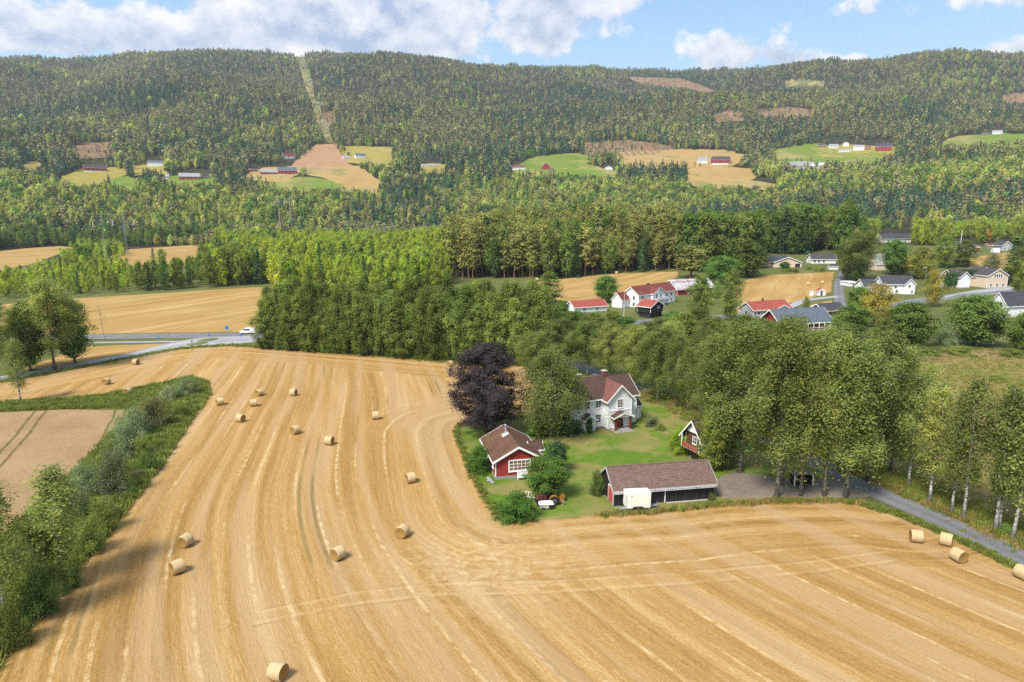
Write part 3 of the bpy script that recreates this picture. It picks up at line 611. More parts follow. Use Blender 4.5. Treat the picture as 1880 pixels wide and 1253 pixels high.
CLEAR = [p for _, p, _ in HILL_FIELDS] + [CORRIDOR]; NFIELD = 18
for mt, poly, lab in HILL_FIELDS:
    g0 = G(*poly[0]); r_ = math.hypot(g0[0], g0[1]); sp_ = 16 if r_ < 1900 else 28
    sheet('hill_field' if mt != 'clearcut' else 'forest_clearing', PX(grow(poly, 8 if r_ < 1900 else 3)), mt if r_ < 1900 or mt != 'hill_yellow' else 'bald_patch', sp_, 1.1 if r_ < 1900 else 2.0, sp_ * .5, 7 if r_ < 1900 else 14, lab)
sheet('power_line_clearing', PX(CORRIDOR), 'bald_patch', 28, 2.0, 20, 3, 'straight pale cut through the forest for the power line', cat='clearing')

# ------------------------------------------------------------------ plants
ENV = {
    'ovoid': lambda t: np.sin(np.pi * np.clip(t, 0, 1) ** .80) ** .62,
    'birch': lambda t: np.clip((t + .16) / .42, 0, 1) ** .6 * np.clip((1.05 - t) / .46, 0, 1) ** .60,
    'beech': lambda t: np.clip((t + .26) / .46, 0, 1) ** .6 * np.sqrt(np.clip(1.03 - (np.clip(t - .12, 0, 1) / .88) ** 2.0, .02, 1)),
    'round': lambda t: np.sqrt(np.clip(1 - (2 * t - 1) ** 2, 0.03, 1)),
    'cone': lambda t: np.clip(1.02 - t, .02, 1) ** .85,
    'pine': lambda t: np.clip(t / .25, .3, 1) * np.clip((1.12 - t), 0, 1) ** .45,
    'dome': lambda t: np.sqrt(np.clip(1.02 - t * t, .02, 1)),
    'column': lambda t: np.clip((1.03 - t) / .35, 0, 1) ** .6,
}
def leaf_arrays(C, s, nrm, asp, rng):
    N = len(C); n = nrm / (np.linalg.norm(nrm, axis=1)[:, None] + 1e-9)
    a = rng.normal(size=(N, 3)); t = a - (a * n).sum(1)[:, None] * n; t /= np.linalg.norm(t, axis=1)[:, None] + 1e-9; b = np.cross(n, t)
    s = s[:, None]
    V = np.stack([C + t * s, C + b * s * asp, C - t * s, C - b * s * asp], 1)
    return V.reshape(-1, 3), np.arange(N * 4).reshape(-1, 4)
def tube_np(pts, rad, n):
    pts = np.asarray(pts, float); k = len(pts); d = np.gradient(pts, axis=0); d /= np.linalg.norm(d, axis=1)[:, None] + 1e-9
    up = np.where(np.abs(d[:, 2:3]) > .9, np.array([[1., 0, 0]]), np.array([[0, 0, 1.]])); u = np.cross(d, up); u /= np.linalg.norm(u, axis=1)[:, None]; w = np.cross(d, u)
    a = np.arange(n) * 2 * np.pi / n
    V = pts[:, None] + np.asarray(rad)[:, None, None] * (u[:, None] * np.cos(a)[None, :, None] + w[:, None] * np.sin(a)[None, :, None])
    i, j = np.meshgrid(np.arange(k - 1), np.arange(n), indexing='ij'); j2 = (j + 1) % n
    return V.reshape(-1, 3), np.stack([i * n + j, i * n + j2, (i + 1) * n + j2, (i + 1) * n + j], -1).reshape(-1, 4)
def gen_tree(h, r, seed, env, nb, cp, lp, ls, leafm, barkm, base=.2, up=.6, sag=.6, sxy=.4, sz=.35, hang=0.0, tr=.22, tips=(.3, 1.0), asp=.6, trunk_top=.95, limbs=True, sides=8, lean=.25, outb=.80, upb=.40, whorl=False, stems=1, gaps=.25, lump=.25, boughs=0, bsz=.46):
    rng = np.random.default_rng(seed); tv, tf, nt = [], [], 0
    def addt(P, R, n):
        nonlocal nt
        v, f = tube_np(P, R, n); tv.append(v); tf.append(f + nt); nt += len(v)
    # trunk(s)
    zs = np.linspace(0, h * trunk_top, 9); wx = np.cumsum(rng.normal(0, .05 * h / 24 * 2, 9)) * lean * 2; wy = np.cumsum(rng.normal(0, .05 * h / 24 * 2, 9)) * lean * 2; wx -= wx[0]; wy -= wy[0]
    tp = np.column_stack([wx, wy, zs]); rad = tr * (1 - .93 * (zs / zs[-1])) ** .9 + .015; rad[0] *= 1.45
    if stems == 1: addt(tp, rad, sides)
    at = lambda z: np.array([np.interp(z, zs, wx), np.interp(z, zs, wy), z])
    C, Nn, S_, Ti = [], [], [], []; limb_from = []
    if boughs:                                           # big leafy masses that break the crown up
        tb_ = (np.arange(boughs) + rng.uniform(.1, .9, boughs)) / boughs; ab = np.arange(boughs) * 2.39996 + rng.uniform(-.4, .4, boughs); eb = np.array([float(ENV[env](np.array(q))) for q in tb_])
        rb = r * eb * rng.uniform(.30, .80, boughs); BC = np.column_stack([rb * np.cos(ab), rb * np.sin(ab), h * (base + (1 - base) * .95 * tb_) + (up - sag * .6) * rb * .8 * (stems == 1)]); BR = r * bsz * rng.uniform(.75, 1.25, boughs) * eb ** .4
    ga = 2.39996; ph = rng.uniform(0, 6.28, 4)
    for i in range(nb):
        t = (i + rng.uniform(.1, .9)) / nb
        if whorl: t = (math.floor(t * 16) + rng.uniform(0, .25)) / 16
        z0 = h * (base + (1 - base) * .97 * t)
        a = i * ga + rng.uniform(-.5, .5)
        lumpy = 1 + lump * math.sin(2 * a + ph[0] + 5 * t) + lump * .7 * math.sin(3 * a + ph[1] - 7 * t)
        L = r * float(ENV[env](np.array(t))) * rng.uniform(.72, 1.12) * lumpy
        if rng.random() < gaps: L *= rng.uniform(.5, .8)
        o = at(min(z0, zs[-1])) if stems == 1 else np.array([rng.normal(0, .12 * r), rng.normal(0, .12 * r), z0 * .3])
        dirv = np.array([math.cos(a), math.sin(a), 0.0])
        ss = np.linspace(0, 1, 5)
        zoff = L * (up * ss - sag * ss * ss)
        if stems > 1: zoff = (z0 - o[2]) * ss ** .8
        P = o[None] + dirv[None] * (L * ss)[:, None]; P[:, 2] += zoff; P[:, 2] = np.maximum(P[:, 2], .05)
        if limbs and L > .3: limb_from.append(nt); addt(P, (tr * .34 * (1 - .6 * t) * min(1, L / (r * .5 + .01))) * (1 - .85 * ss) + .008, 4)
        k = max(1, int(round(cp * (.45 + .55 * L / r)))); sc = rng.uniform(tips[0], tips[1], k) ** .75; sc[0] = tips[1]
        for s_ in sc:
            c = np.array([np.interp(s_, ss, P[:, m]) for m in range(3)]); m_ = max(3, int(lp * rng.uniform(.6, 1.4))); bk = -1
            if boughs:
                dq = np.sqrt(((c[None] - BC) ** 2 * np.array([1, 1, .7])).sum(1)) / BR; bk = int(np.argmin(dq))
                if dq[bk] > 1.1 and rng.random() < .82: continue
                if dq[bk] < .45: m_ = max(3, m_ // 2)
            off = rng.normal(size=(m_, 3)) * np.array([sxy, sxy, sz]) * (.7 + .5 * s_)
            if hang: off[:, 2] -= rng.exponential(hang, m_); off[:, :2] *= (1 - .35 * np.clip(-off[:, 2:3] / (3 * hang), 0, 1))
            q_ = c[None] + off; q_[:, 2] = np.maximum(q_[:, 2], .08)
            C.append(q_); out = q_ - np.array([wx[0], wy[0], 0]); out[:, 2] = (q_[:, 2] - h * (base + .45 * (1 - base))) * .5
            out /= np.linalg.norm(out, axis=1)[:, None] + 1e-6
            if bk >= 0:
                ob = q_ - (BC[bk] - np.array([0, 0, .3 * BR[bk]])); ob /= np.linalg.norm(ob, axis=1)[:, None] + 1e-6; out = .3 * out + .9 * ob
            Nn.append(rng.normal(size=(m_, 3)) * .40 + out * outb + np.array([0, 0, upb])); S_.append(ls * rng.uniform(.65, 1.35, m_))
            tb = rng.beta(2, 2.6) * .75; Ti.append(np.clip(tb + rng.normal(0, .10, m_) + (rng.random(m_) < .02) * .4, 0, 1))
    C = np.concatenate(C); Nn = np.concatenate(Nn); S_ = np.concatenate(S_); Ti = np.concatenate(Ti)
    V, F = leaf_arrays(C, S_, Nn, asp, rng)
    crown = np_mesh('crown', V, F, M[leafm], 4)
    at_ = crown.attributes.new('tint', 'FLOAT', 'FACE'); at_.data.foreach_set('value', Ti.astype(np.float32))
    trunk = None
    if tv:
        F_ = np.concatenate(tf); mi = (F_.min(1) >= (limb_from[0] if limb_from else 10 ** 9)).astype(np.int32)
        trunk = np_mesh('trunk', np.concatenate(tv), F_, [M[barkm], M['grey_bark' if barkm != 'pine_bark' else 'pine_bark']], 4, True, mi)
    return trunk, crown
def dims(cr):
    n = len(cr.vertices); a = np.empty(n * 3, np.float32); cr.vertices.foreach_get('co', a); a = a.reshape(-1, 3)
    return float(np.percentile(a[:, 2], 99.7)), float(np.percentile(np.hypot(a[:, 0], a[:, 1]), 96)) * 2
KINDS = {}
def kind(name, variants):
    KINDS[name] = [(t_, c_, *dims(c_)) for t_, c_ in variants]
B_ = dict(hang=1.15, up=1.0, sag=.7)
kind('birch', [gen_tree(24, 4.6, s, 'birch', 96, 8, 68, .115, 'birch_leaf', 'old_birch_bark', base=.27, sxy=.36, sz=.30, gaps=.30, lump=.3, boughs=15, bsz=.42, tr=.18, **B_) for s in (1, 2, 3, 4)])
kind('row_birch', [gen_tree(22, 3.4, s, 'birch', 96, 6, 48, .175, 'row_leaf', 'birch_bark', boughs=14, bsz=.50, base=.10, sxy=.42, sz=.4, tr=.18, hang=.6, up=.85, sag=.6) for s in (11, 12, 13, 14)])
kind('slim_birch', [gen_tree(19, 2.5, s, 'birch', 84, 5, 26, .13, 'birch_leaf', 'birch_bark', boughs=15, bsz=.5, base=.26, sxy=.34, sz=.35, tr=.17, hang=.55, up=1.0, sag=.7, gaps=.45) for s in (21, 22, 23)])
kind('weeping_birch', [gen_tree(15, 5.0, 31, 'ovoid', 84, 7, 76, .105, 'birch_leaf', 'birch_bark', boughs=13, bsz=.44, base=.22, sxy=.38, sz=.3, tr=.26, hang=1.5, up=.75, sag=.95)])
kind('yellow_birch', [gen_tree(16, 3.6, 36, 'ovoid', 70, 5, 24, .2, 'yellow_birch_leaf', 'birch_bark', base=.12, sxy=.42, sz=.4, tr=.2, hang=.5, up=.7, sag=.6)])
kind('copper_beech', [gen_tree(16, 6.6, 41, 'beech', 220, 8, 42, .125, 'copper_leaf', 'grey_bark', base=.07, up=.55, sag=.35, sxy=.36, sz=.28, tr=.35, gaps=.15, tips=(.35, 1.08), lump=.10)])
kind('maple', [gen_tree(9, 4.1, 46, 'round', 110, 7, 34, .14, 'maple_leaf', 'grey_bark', boughs=18, bsz=.42, base=.12, up=.45, sag=.35, sxy=.36, sz=.26, tr=.16, lump=.15, upb=.8), gen_tree(9, 4.0, 47, 'ovoid', 110, 7, 34, .14, 'maple_leaf', 'grey_bark', boughs=18, bsz=.42, base=.12, up=.5, sag=.35, sxy=.36, sz=.26, tr=.16, lump=.15, upb=.8)])
kind('round_tree', [gen_tree(13, 5.4, s, 'round', 110, 7, 30, .22, 'deciduous_leaf', 'grey_bark', boughs=16, bsz=.42, base=.10, up=.45, sag=.3, sxy=.5, sz=.4, tr=.24) for s in (51, 52)])
kind('willow_bush', [gen_tree(4.6, 3.0, s, 'dome', 80, 6, 32, .085, 'willow_leaf', 'grey_bark', boughs=11, bsz=.45, base=.05, sxy=.30, sz=.26, tr=.06, stems=3, up=.5, sag=.2) for s in (61, 62, 63)])
kind('green_bush', [gen_tree(3.6, 2.6, s, 'dome', 80, 6, 32, .08, 'bush_leaf', 'grey_bark', boughs=10, bsz=.46, base=.04, sxy=.27, sz=.22, tr=.05, stems=3, up=.5, sag=.2) for s in (66, 67)])
kind('brown_bush', [gen_tree(3.8, 2.6, 69, 'dome', 75, 6, 30, .08, 'brown_bush_leaf', 'grey_bark', boughs=10, bsz=.46, base=.05, sxy=.27, sz=.24, tr=.05, stems=3, up=.5, sag=.2)])
kind('lime_bush', [gen_tree(4.2, 2.5, 71, 'dome', 70, 6, 28, .10, 'lime_leaf', 'grey_bark', boughs=9, bsz=.46, base=.06, sxy=.28, sz=.22, tr=.05, stems=3, up=.5, sag=.2)])
kind('yard_bush', [gen_tree(3.4, 2.9, s, 'dome', 90, 6, 32, .10, 'maple_leaf', 'grey_bark', boughs=14, bsz=.42, base=.04, sxy=.28, sz=.2, tr=.05, stems=3, up=.5, sag=.2) for s in (73, 74)])
kind('thuja', [gen_tree(3.2, .75, 76, 'column', 60, 3, 16, .085, 'thuja_leaf', 'grey_bark', base=.02, up=.8, sag=.1, sxy=.10, sz=.14, tr=.05, lump=.06, gaps=.05)])
kind('cypress', [gen_tree(5.6, 1.9, 78, 'column', 80, 4, 22, .13, 'thuja_leaf', 'grey_bark', base=.02, up=.8, sag=.1, sxy=.22, sz=.25, tr=.08, lump=.15)])
kind('lime_thuja', [gen_tree(3.6, .42, 79, 'column', 40, 3, 12, .08, 'bush_leaf', 'grey_bark', base=.02, up=.8, sag=.1, sxy=.08, sz=.14, tr=.03, lump=.06, gaps=.05)])
kind('mid_birch', [gen_tree(20, 3.7, s, 'birch', 56, 5, 16, .36, 'row_leaf', 'birch_bark', boughs=9, bsz=.55, base=.14, sxy=.5, sz=.6, tr=.17, hang=.4, up=.8, sag=.6, sides=5, limbs=False) for s in (81, 82, 83)])
kind('mid_pine', [gen_tree(24, 3.6, s, 'pine', 48, 5, 15, .38, 'pine_needle', 'pine_bark', boughs=10, bsz=.5, base=.22, up=.35, sag=.15, sxy=.65, sz=.40, tr=.26, sides=6, limbs=True, upb=.7) for s in (86, 87, 88)])
kind('mid_spruce', [gen_tree(22, 3.4, s, 'cone', 80, 4, 7, .40, 'spruce_needle', 'grey_bark', base=.04, up=-.10, sag=.25, sxy=.32, sz=.24, tr=.2, sides=5, limbs=False, whorl=True, gaps=.15, lump=.12) for s in (91, 92)])
kind('mid_deciduous', [gen_tree(21, 5.0, s, 'ovoid', 64, 6, 16, .42, 'deciduous_leaf', 'grey_bark', boughs=11, bsz=.5, base=.06, up=.5, sag=.35, sxy=.65, sz=.55, tr=.25, sides=5, limbs=False) for s in (94, 95, 96)])
kind('young_birch', [gen_tree(13, 2.4, s, 'ovoid', 42, 4, 14, .30, 'young_leaf', 'birch_bark', boughs=7, bsz=.55, base=.08, up=.8, sag=.4, sxy=.36, sz=.5, tr=.09, sides=4, limbs=False, upb=.7) for s in (101, 102, 103)])
kind('rust_tree', [gen_tree(9, 2.8, 105, 'ovoid', 34, 4, 12, .34, 'rust_leaf', 'grey_bark', base=.1, up=.6, sag=.4, sxy=.4, sz=.4, tr=.1, sides=4, limbs=False)])
def far_proto(h, r, seed, env, nb, lp, ls, leafm, barkm, **k):
    t_, c_ = gen_tree(h, r, seed, env, nb, 2, lp, ls, leafm, barkm, limbs=False, sides=3, tr=.2, **k)
    n1 = len(c_.vertices); a = np.empty(n1 * 3, np.float32); c_.vertices.foreach_get('co', a); n2 = len(t_.vertices); b = np.empty(n2 * 3, np.float32); t_.vertices.foreach_get('co', b)
    f1 = np.arange(n1).reshape(-1, 4); f2 = np.array([list(p.vertices) for p in t_.polygons]) + n1
    ti = np.empty(len(f1), np.float32); c_.attributes['tint'].data.foreach_get('value', ti)
    me = np_mesh('wood_tree', np.vstack([a.reshape(-1, 3), b.reshape(-1, 3)]), np.vstack([f1, f2]), [M[leafm], M[barkm]], 4, False, [0] * len(f1) + [1] * len(f2))
    at_ = me.attributes.new('tint', 'FLOAT', 'FACE'); at_.data.foreach_set('value', np.concatenate([ti, np.zeros(len(f2), np.float32)]))
    return me
def joined(kname):
    out = []
    for t_, c_, *_ in KINDS[kname]:
        n1 = len(c_.vertices); a = np.empty(n1 * 3, np.float32); c_.vertices.foreach_get('co', a); n2 = len(t_.vertices); b = np.empty(n2 * 3, np.float32); t_.vertices.foreach_get('co', b)
        f1 = np.arange(n1).reshape(-1, 4); l2 = np.empty(len(t_.loops), np.int32); t_.loops.foreach_get('vertex_index', l2); f2 = l2.reshape(-1, 4) + n1
        ti = np.empty(len(f1), np.float32); c_.attributes['tint'].data.foreach_get('value', ti)
        me = np_mesh('wood_tree', np.vstack([a.reshape(-1, 3), b.reshape(-1, 3)]), np.vstack([f1, f2]), [c_.materials[0], t_.materials[0]], 4, False, [0] * len(f1) + [1] * len(f2))
        at_ = me.attributes.new('tint', 'FLOAT', 'FACE'); at_.data.foreach_set('value', np.concatenate([ti, np.zeros(len(f2), np.float32)])); out.append(me)
    return out
def scatter(name, label, cat, meshes, P, scl, idx, rot=None):
    """one stuff object: points that carry instances of the given meshes"""
    pc = bpy.data.collections.new(name + '_kinds')
    for i, me in enumerate(meshes):
        o = bpy.data.objects.new('%s_kind_%02d' % (name, i), me); pc.objects.link(o)
    me = bpy.data.meshes.new(name); me.vertices.add(len(P)); me.vertices.foreach_set('co', np.asarray(P, np.float32).ravel())
    A = me.attributes.new('scl', 'FLOAT_VECTOR', 'POINT'); A.data.foreach_set('vector', np.asarray(scl, np.float32).ravel())
    A = me.attributes.new('idx', 'INT', 'POINT'); A.data.foreach_set('value', np.asarray(idx, np.int32))
    A = me.attributes.new('rot', 'FLOAT_VECTOR', 'POINT'); rr = np.zeros((len(P), 3), np.float32); rr[:, 2] = RNG.uniform(0, 6.283, len(P))
    if rot is not None: rr[:, :2] = rot
    A.data.foreach_set('vector', rr.ravel()); me.update()
    o = link(name, me); tag(o, label, cat, kind='stuff')
    ng = bpy.data.node_groups.new(name, 'GeometryNodeTree'); ng.interface.new_socket('Geometry', in_out='INPUT', socket_type='NodeSocketGeometry'); ng.interface.new_socket('Geometry', in_out='OUTPUT', socket_type='NodeSocketGeometry')
    n = ng.nodes; l = ng.links; gi = n.new('NodeGroupInput'); go = n.new('NodeGroupOutput'); ip = n.new('GeometryNodeInstanceOnPoints'); ci = n.new('GeometryNodeCollectionInfo')
    ci.inputs['Collection'].default_value = pc; ci.inputs['Separate Children'].default_value = True; ci.inputs['Reset Children'].default_value = True
    def na(nm, ty):
        a = n.new('GeometryNodeInputNamedAttribute'); a.data_type = ty; a.inputs['Name'].default_value = nm; return a.outputs['Attribute']
    l.new(gi.outputs[0], ip.inputs['Points']); l.new(ci.outputs[0], ip.inputs['Instance']); ip.inputs['Pick Instance'].default_value = True
    l.new(na('idx', 'INT'), ip.inputs['Instance Index']); l.new(na('scl', 'FLOAT_VECTOR'), ip.inputs['Scale'])
    er = n.new('FunctionNodeEulerToRotation'); l.new(na('rot', 'FLOAT_VECTOR'), er.inputs[0]); l.new(er.outputs[0], ip.inputs['Rotation'])
    l.new(ip.outputs[0], go.inputs[0]); o.modifiers.new('scatter', 'NODES').node_group = ng
    return o

PLACED = []                                              # footprints of single trees: x, y, radius
def tree(name, label, kname, base, top_y, wpx, cat='tree', group=None, var=None, rz=None, tilt=0.0):
    """a single plant: base pixel, top row and crown width measured in the photograph give its place and real size"""
    g = G(*base); k = pxm(g)
    d = ray(base[0], top_y); H_ = CAM_H + d[2] * (g[1] / d[1]) - g[2]; Wm = wpx / k
    vs = KINDS[kname]; t_, c_, h0, w0 = vs[(len(PLACED) if var is None else var) % len(vs)]
    o = thing(name, label, cat, g, RNG.uniform(0, 6.28) if rz is None else rz, group)
    o.scale = (Wm / w0, Wm / w0, H_ / h0)
    if tilt: o.rotation_euler = (0, tilt, 0)
    if t_: link('trunk' if cat == 'tree' else 'stem', t_, o)
    link('crown' if cat == 'tree' else 'foliage', c_, o)
    PLACED.append((g[0], g[1], Wm / 2)); return o

# ------------------------------------------------------------------ buildings
boards('white_boards', (.80, .81, .82), .17, 'h', .06, .6, .72)
boards('red_boards', (.30, .035, .030), .20, 'v', .22, .7, .5, dirt=(.24, .05, .045))
boards('black_boards', (.026, .024, .028), .24, 'v', .45, .65, .30)
boards('brown_boards', (.11, .055, .035), .22, 'h', .3, .8, .5)
boards('cream_boards', (.62, .50, .38), .2, 'h', .06, .65, .8)
boards('grey_boards', (.40, .41, .42), .2, 'h', .1, .65, .7)
boards('barn_red', (.27, .030, .030), .3, 'v', .2, .75, .5)
boards('salmon_boards', (.42, .085, .065), .2, 'v', .15, .7, .6)
plain('white_trim', (.82, .82, .82), .55, .08, 2.0)
plain('peeling_trim', (.46, .46, .47), .7, .15, 3.0, dirt=(.15, .13, .11))
plain('stone', (.30, .29, .28), .9, .4, 4.0)
plain('concrete', (.45, .42, .38), .9, .2, 3.0)
plain('brick', (.16, .055, .040), .9, .35, 9.0)
plain('red_post', (.16, .020, .022), .6, .15)
plain('door_wood', (.15, .045, .022), .5, .3, 5.0)
plain('dark_metal', (.025, .025, .028), .5, .2)
plain('steel', (.42, .43, .45), .4, .2, 4, metal=.8)
plain('galvanised', (.30, .31, .33), .6, .25, 4)
plain('rubber', (.018, .018, .019), .85, .25)
plain('white_plastic', (.78, .79, .80), .45, .05, 1.5, dirt=(.66, .64, .58))
plain('shaded_panel', (.74, .70, .61), .5, .06, 1.2, dirt=(.62, .57, .47))
plain('weathered_wood', (.26, .22, .18), .9, .35, 5)
plain('orange_paint', (.34, .15, .03), .7, .4, 6, dirt=(.12, .07, .04))
plain('maroon_paint', (.13, .030, .040), .55, .3, 6, dirt=(.10, .06, .05))
plain('car_silver', (.42, .45, .50), .25, .05, 1, metal=.4)
plain('blue_sign', (.04, .16, .50), .5, .05)
plain('lawn_orange', (.55, .25, .03), .6, .2)
roofing('farm_tiles', (.060, .035, .029), (.105, .056, .043), .36, .30, moss=(.075, .060, .030), mossamt=.60)
roofing('mossy_tiles', (.090, .044, .032), (.150, .070, .046), .36, .26, moss=(.125, .082, .022), mossamt=.53)
roofing('shingle_brown', (.120, .078, .066), (.185, .118, .098), .30, .34, rough=.9)
roofing('pink_tiles', (.15, .062, .052), (.23, .095, .078), .36, .30)
roofing('red_tiles', (.25, .052, .040), (.35, .088, .064), .5, .5)
roofing('dark_red_tiles', (.14, .032, .026), (.21, .055, .042), .5, .5)
roofing('slate_blue', (.085, .105, .140), (.125, .150, .190), .5, .5)
roofing('dark_roof', (.050, .044, .046), (.085, .072, .070), .5, .5)
roofing('charcoal_roof', (.040, .044, .058), (.068, .072, .088), .5, .5)
roofing('grey_roof', (.25, .26, .28), (.36, .37, .39), .8, .8)
roofing('rusty_sheet', (.34, .34, .36), (.50, .50, .52), 6.0, .9, moss=(.26, .09, .045), mossamt=.52, rough=.6)
def glass_mat():
    m, n = new_mat('glass'); p = n.add('ShaderNodeBsdfPrincipled'); o = n.add('ShaderNodeTexCoord').outputs['Object']
    n.put(p.inputs['Base Color'], n.ramp(n.noise(o, .7, 2), [(.3, (.012, .014, .018)), (.7, (.04, .045, .055))])); p.inputs['Roughness'].default_value = .06; p.inputs['Specular IOR Level'].default_value = .6
    n.l.new(p.outputs[0], n.add('ShaderNodeOutputMaterial').inputs[0]); M['glass'] = m
    m, n = new_mat('warm_glass'); p = n.add('ShaderNodeBsdfPrincipled'); o = n.add('ShaderNodeTexCoord').outputs['Object']
    n.put(p.inputs['Base Color'], n.ramp(n.noise(o, 1.6, 3), [(.3, (.06, .045, .04)), (.55, (.20, .12, .08)), (.7, (.38, .30, .24))])); p.inputs['Roughness'].default_value = .1
    n.l.new(p.outputs[0], n.add('ShaderNodeOutputMaterial').inputs[0]); M['warm_glass'] = m
glass_mat()
PROTECT = []                                            # photo rectangles kept free of random forest

class House:
    """local frame: x along the front from left to right, y away from the viewer, origin at the front left corner"""
    def __init__(s, name, label, cat, pL, pR, group=None, L=None, z=0.0):
        a, b = G(*pL), G(*pR); s.a = a; s.k = pxm(a); d = b - a; s.L = math.hypot(d[0], d[1]) if L is None else L
        s.e = thing(name, label, cat, (a[0], a[1], min(a[2], b[2]) + z), math.atan2(d[1], d[0]), group); s.pL, s.pR = pL, pR
    def m(s, px): return px / s.k
    def fb(s, mb, blk, face, u0, u1, z0, z1, t0, t1):
        ox, oy, L, D = blk['r']
        if face == 'front': mb.box(ox + u0, ox + u1, oy - t1, oy - t0, z0, z1)
        elif face == 'back': mb.box(ox + u0, ox + u1, oy + D + t0, oy + D + t1, z0, z1)
        elif face == 'left': mb.box(ox - t1, ox - t0, oy + u0, oy + u1, z0, z1)
        else: mb.box(ox + L + t0, ox + L + t1, oy + u0, oy + u1, z0, z1)
    def block(s, ox, oy, L, D, he, hr, ridge='x', wall='white_boards', roof='dark_roof', trim='white_trim', ov=.45, og=.4, z0=0.0, plinth=.3, th=.2, barge=True, lift=.03, corner=True, wallmesh=True):
        blk = dict(r=(ox, oy, L, D), he=he, hr=hr, ridge=ridge, z0=z0)
        if plinth: MB().box(ox - .04, ox + L + .04, oy - .04, oy + D + .04, z0 - .6, z0 + plinth).build('plinth', M['stone'], s.e)
        zb = z0 + plinth
        if ridge == 'x':
            w = MB().prism([(oy, zb), (oy + D, zb), (oy + D, he), (oy + D / 2, hr), (oy, he)], 'x', ox, ox + L); sp = D / 2
            prof = lambda t, e=0: [(oy - ov, he - (hr - he) / sp * ov + lift + e), (oy + D / 2, hr + lift + e), (oy + D + ov, he - (hr - he) / sp * ov + lift + e)]
        else:
            w = MB().prism([(ox, zb), (ox + L, zb), (ox + L, he), (ox + L / 2, hr), (ox, he)], 'y', oy, oy + D); sp = L / 2
            prof = lambda t, e=0: [(ox - ov, he - (hr - he) / sp * ov + lift + e), (ox + L / 2, hr + lift + e), (ox + L + ov, he - (hr - he) / sp * ov + lift + e)]
        if wallmesh: blk['wall'] = w.build('wall', M[wall], s.e)
        lo, hi = prof(0), prof(0, th); a0, a1 = ((ox - og, ox + L + og) if ridge == 'x' else (oy - og, oy + D + og))
        r_ = MB(); r_.prism([lo[0], lo[1], hi[1], hi[0]], ridge, a0, a1); r_.prism([lo[1], lo[2], hi[2], hi[1]], ridge, a0, a1)
        blk['roof'] = r_.build('roof', M[roof], s.e)
        rc = MB(); c1 = hi[1]; rc.prism([(c1[0] - .16, c1[1] - .06), (c1[0], c1[1] + .07), (c1[0] + .16, c1[1] - .06)], ridge, a0 - .02, a1 + .02); rc.build('ridge_cap', M[roof], blk['roof'])
        if barge:
            for a in (a0 - .05, a1 + .003):
                for i in (0, 1):
                    p, q_ = lo[i], lo[i + 1]; p2, q2 = hi[i], hi[i + 1]
                    MB().prism([(p[0], p[1] - .10), (q_[0], q_[1] - .10), (q2[0], q2[1] + .03), (p2[0], p2[1] + .03)], ridge, a, a + .047).build('bargeboard', M[trim], blk['roof'])
            for i, sg in ((0, -1), (2, 1)):
                p = lo[i]; x0, x1 = (p[0] - .06, p[0] - .002) if sg < 0 else (p[0] + .002, p[0] + .06)
                MB().prism([(x0, p[1] - .03), (x1, p[1] - .03), (x1, p[1] + th + .01), (x0, p[1] + th + .01)], ridge, a0, a1).build('fascia', M[trim], blk['roof'])
        if corner and wallmesh:
            for (x, y) in ((ox, oy), (ox + L, oy), (ox, oy + D), (ox + L, oy + D)):
                MB().box(x - .07, x + .07, y - .07, y + .07, zb + .01, he - .05).build('corner_board', M[trim], s.e)
        return blk
    def window(s, blk, face, u, z, w, h, nx=2, ny=2, glass='glass', fr=.10, trim='white_trim', bar=.05):
        f = MB(); s.fb(f, blk, face, u - w / 2 - fr, u + w / 2 + fr, z - fr, z, .0, .07); s.fb(f, blk, face, u - w / 2 - fr, u + w / 2 + fr, z + h, z + h + fr, 0, .07)
        s.fb(f, blk, face, u - w / 2 - fr, u - w / 2, z + .001, z + h - .001, 0, .07); s.fb(f, blk, face, u + w / 2, u + w / 2 + fr, z + .001, z + h - .001, 0, .07)
        for i in range(1, nx): x = u - w / 2 + w * i / nx; s.fb(f, blk, face, x - bar / 2, x + bar / 2, z + .001, z + h - .001, .021, .055)
        for j in range(1, ny): y = z + h * j / ny; s.fb(f, blk, face, u - w / 2 + .001, u + w / 2 - .001, y - bar / 2, y + bar / 2, .022, .052)
        o = f.build('window', M[trim], s.e)
        for i in range(nx):
            for j in range(ny):
                p = MB(); s.fb(p, blk, face, u - w / 2 + w * i / nx, u - w / 2 + w * (i + 1) / nx, z + h * j / ny, z + h * (j + 1) / ny, .004, .02); p.build('pane', M[glass], o)
        sl = MB(); s.fb(sl, blk, face, u - w / 2 - fr - .05, u + w / 2 + fr + .05, z - fr - .05, z - fr - .002, 0, .14); sl.build('sill', M[trim], o)
        return o
    def door(s, blk, face, u, z, w, h, mat='door_wood', trim='white_trim', handle=True):
        f = MB(); s.fb(f, blk, face, u - w / 2, u + w / 2, z, z + h, .002, .05); d = f.build('door', M[mat], s.e)
        t = MB(); s.fb(t, blk, face, u - w / 2 - .1, u - w / 2 - .002, z, z + h, .002, .07); s.fb(t, blk, face, u + w / 2 + .002, u + w / 2 + .1, z, z + h, .002, .07); s.fb(t, blk, face, u - w / 2 - .1, u + w / 2 + .1, z + h + .002, z + h + .1, .002, .07); t.build('door_frame', M[trim], d)
        if handle: k = MB(); s.fb(k, blk, face, u + w / 2 - .14, u + w / 2 - .08, z + .95, z + 1.1, .05, .1); k.build('handle', M['steel'], d)
        return d
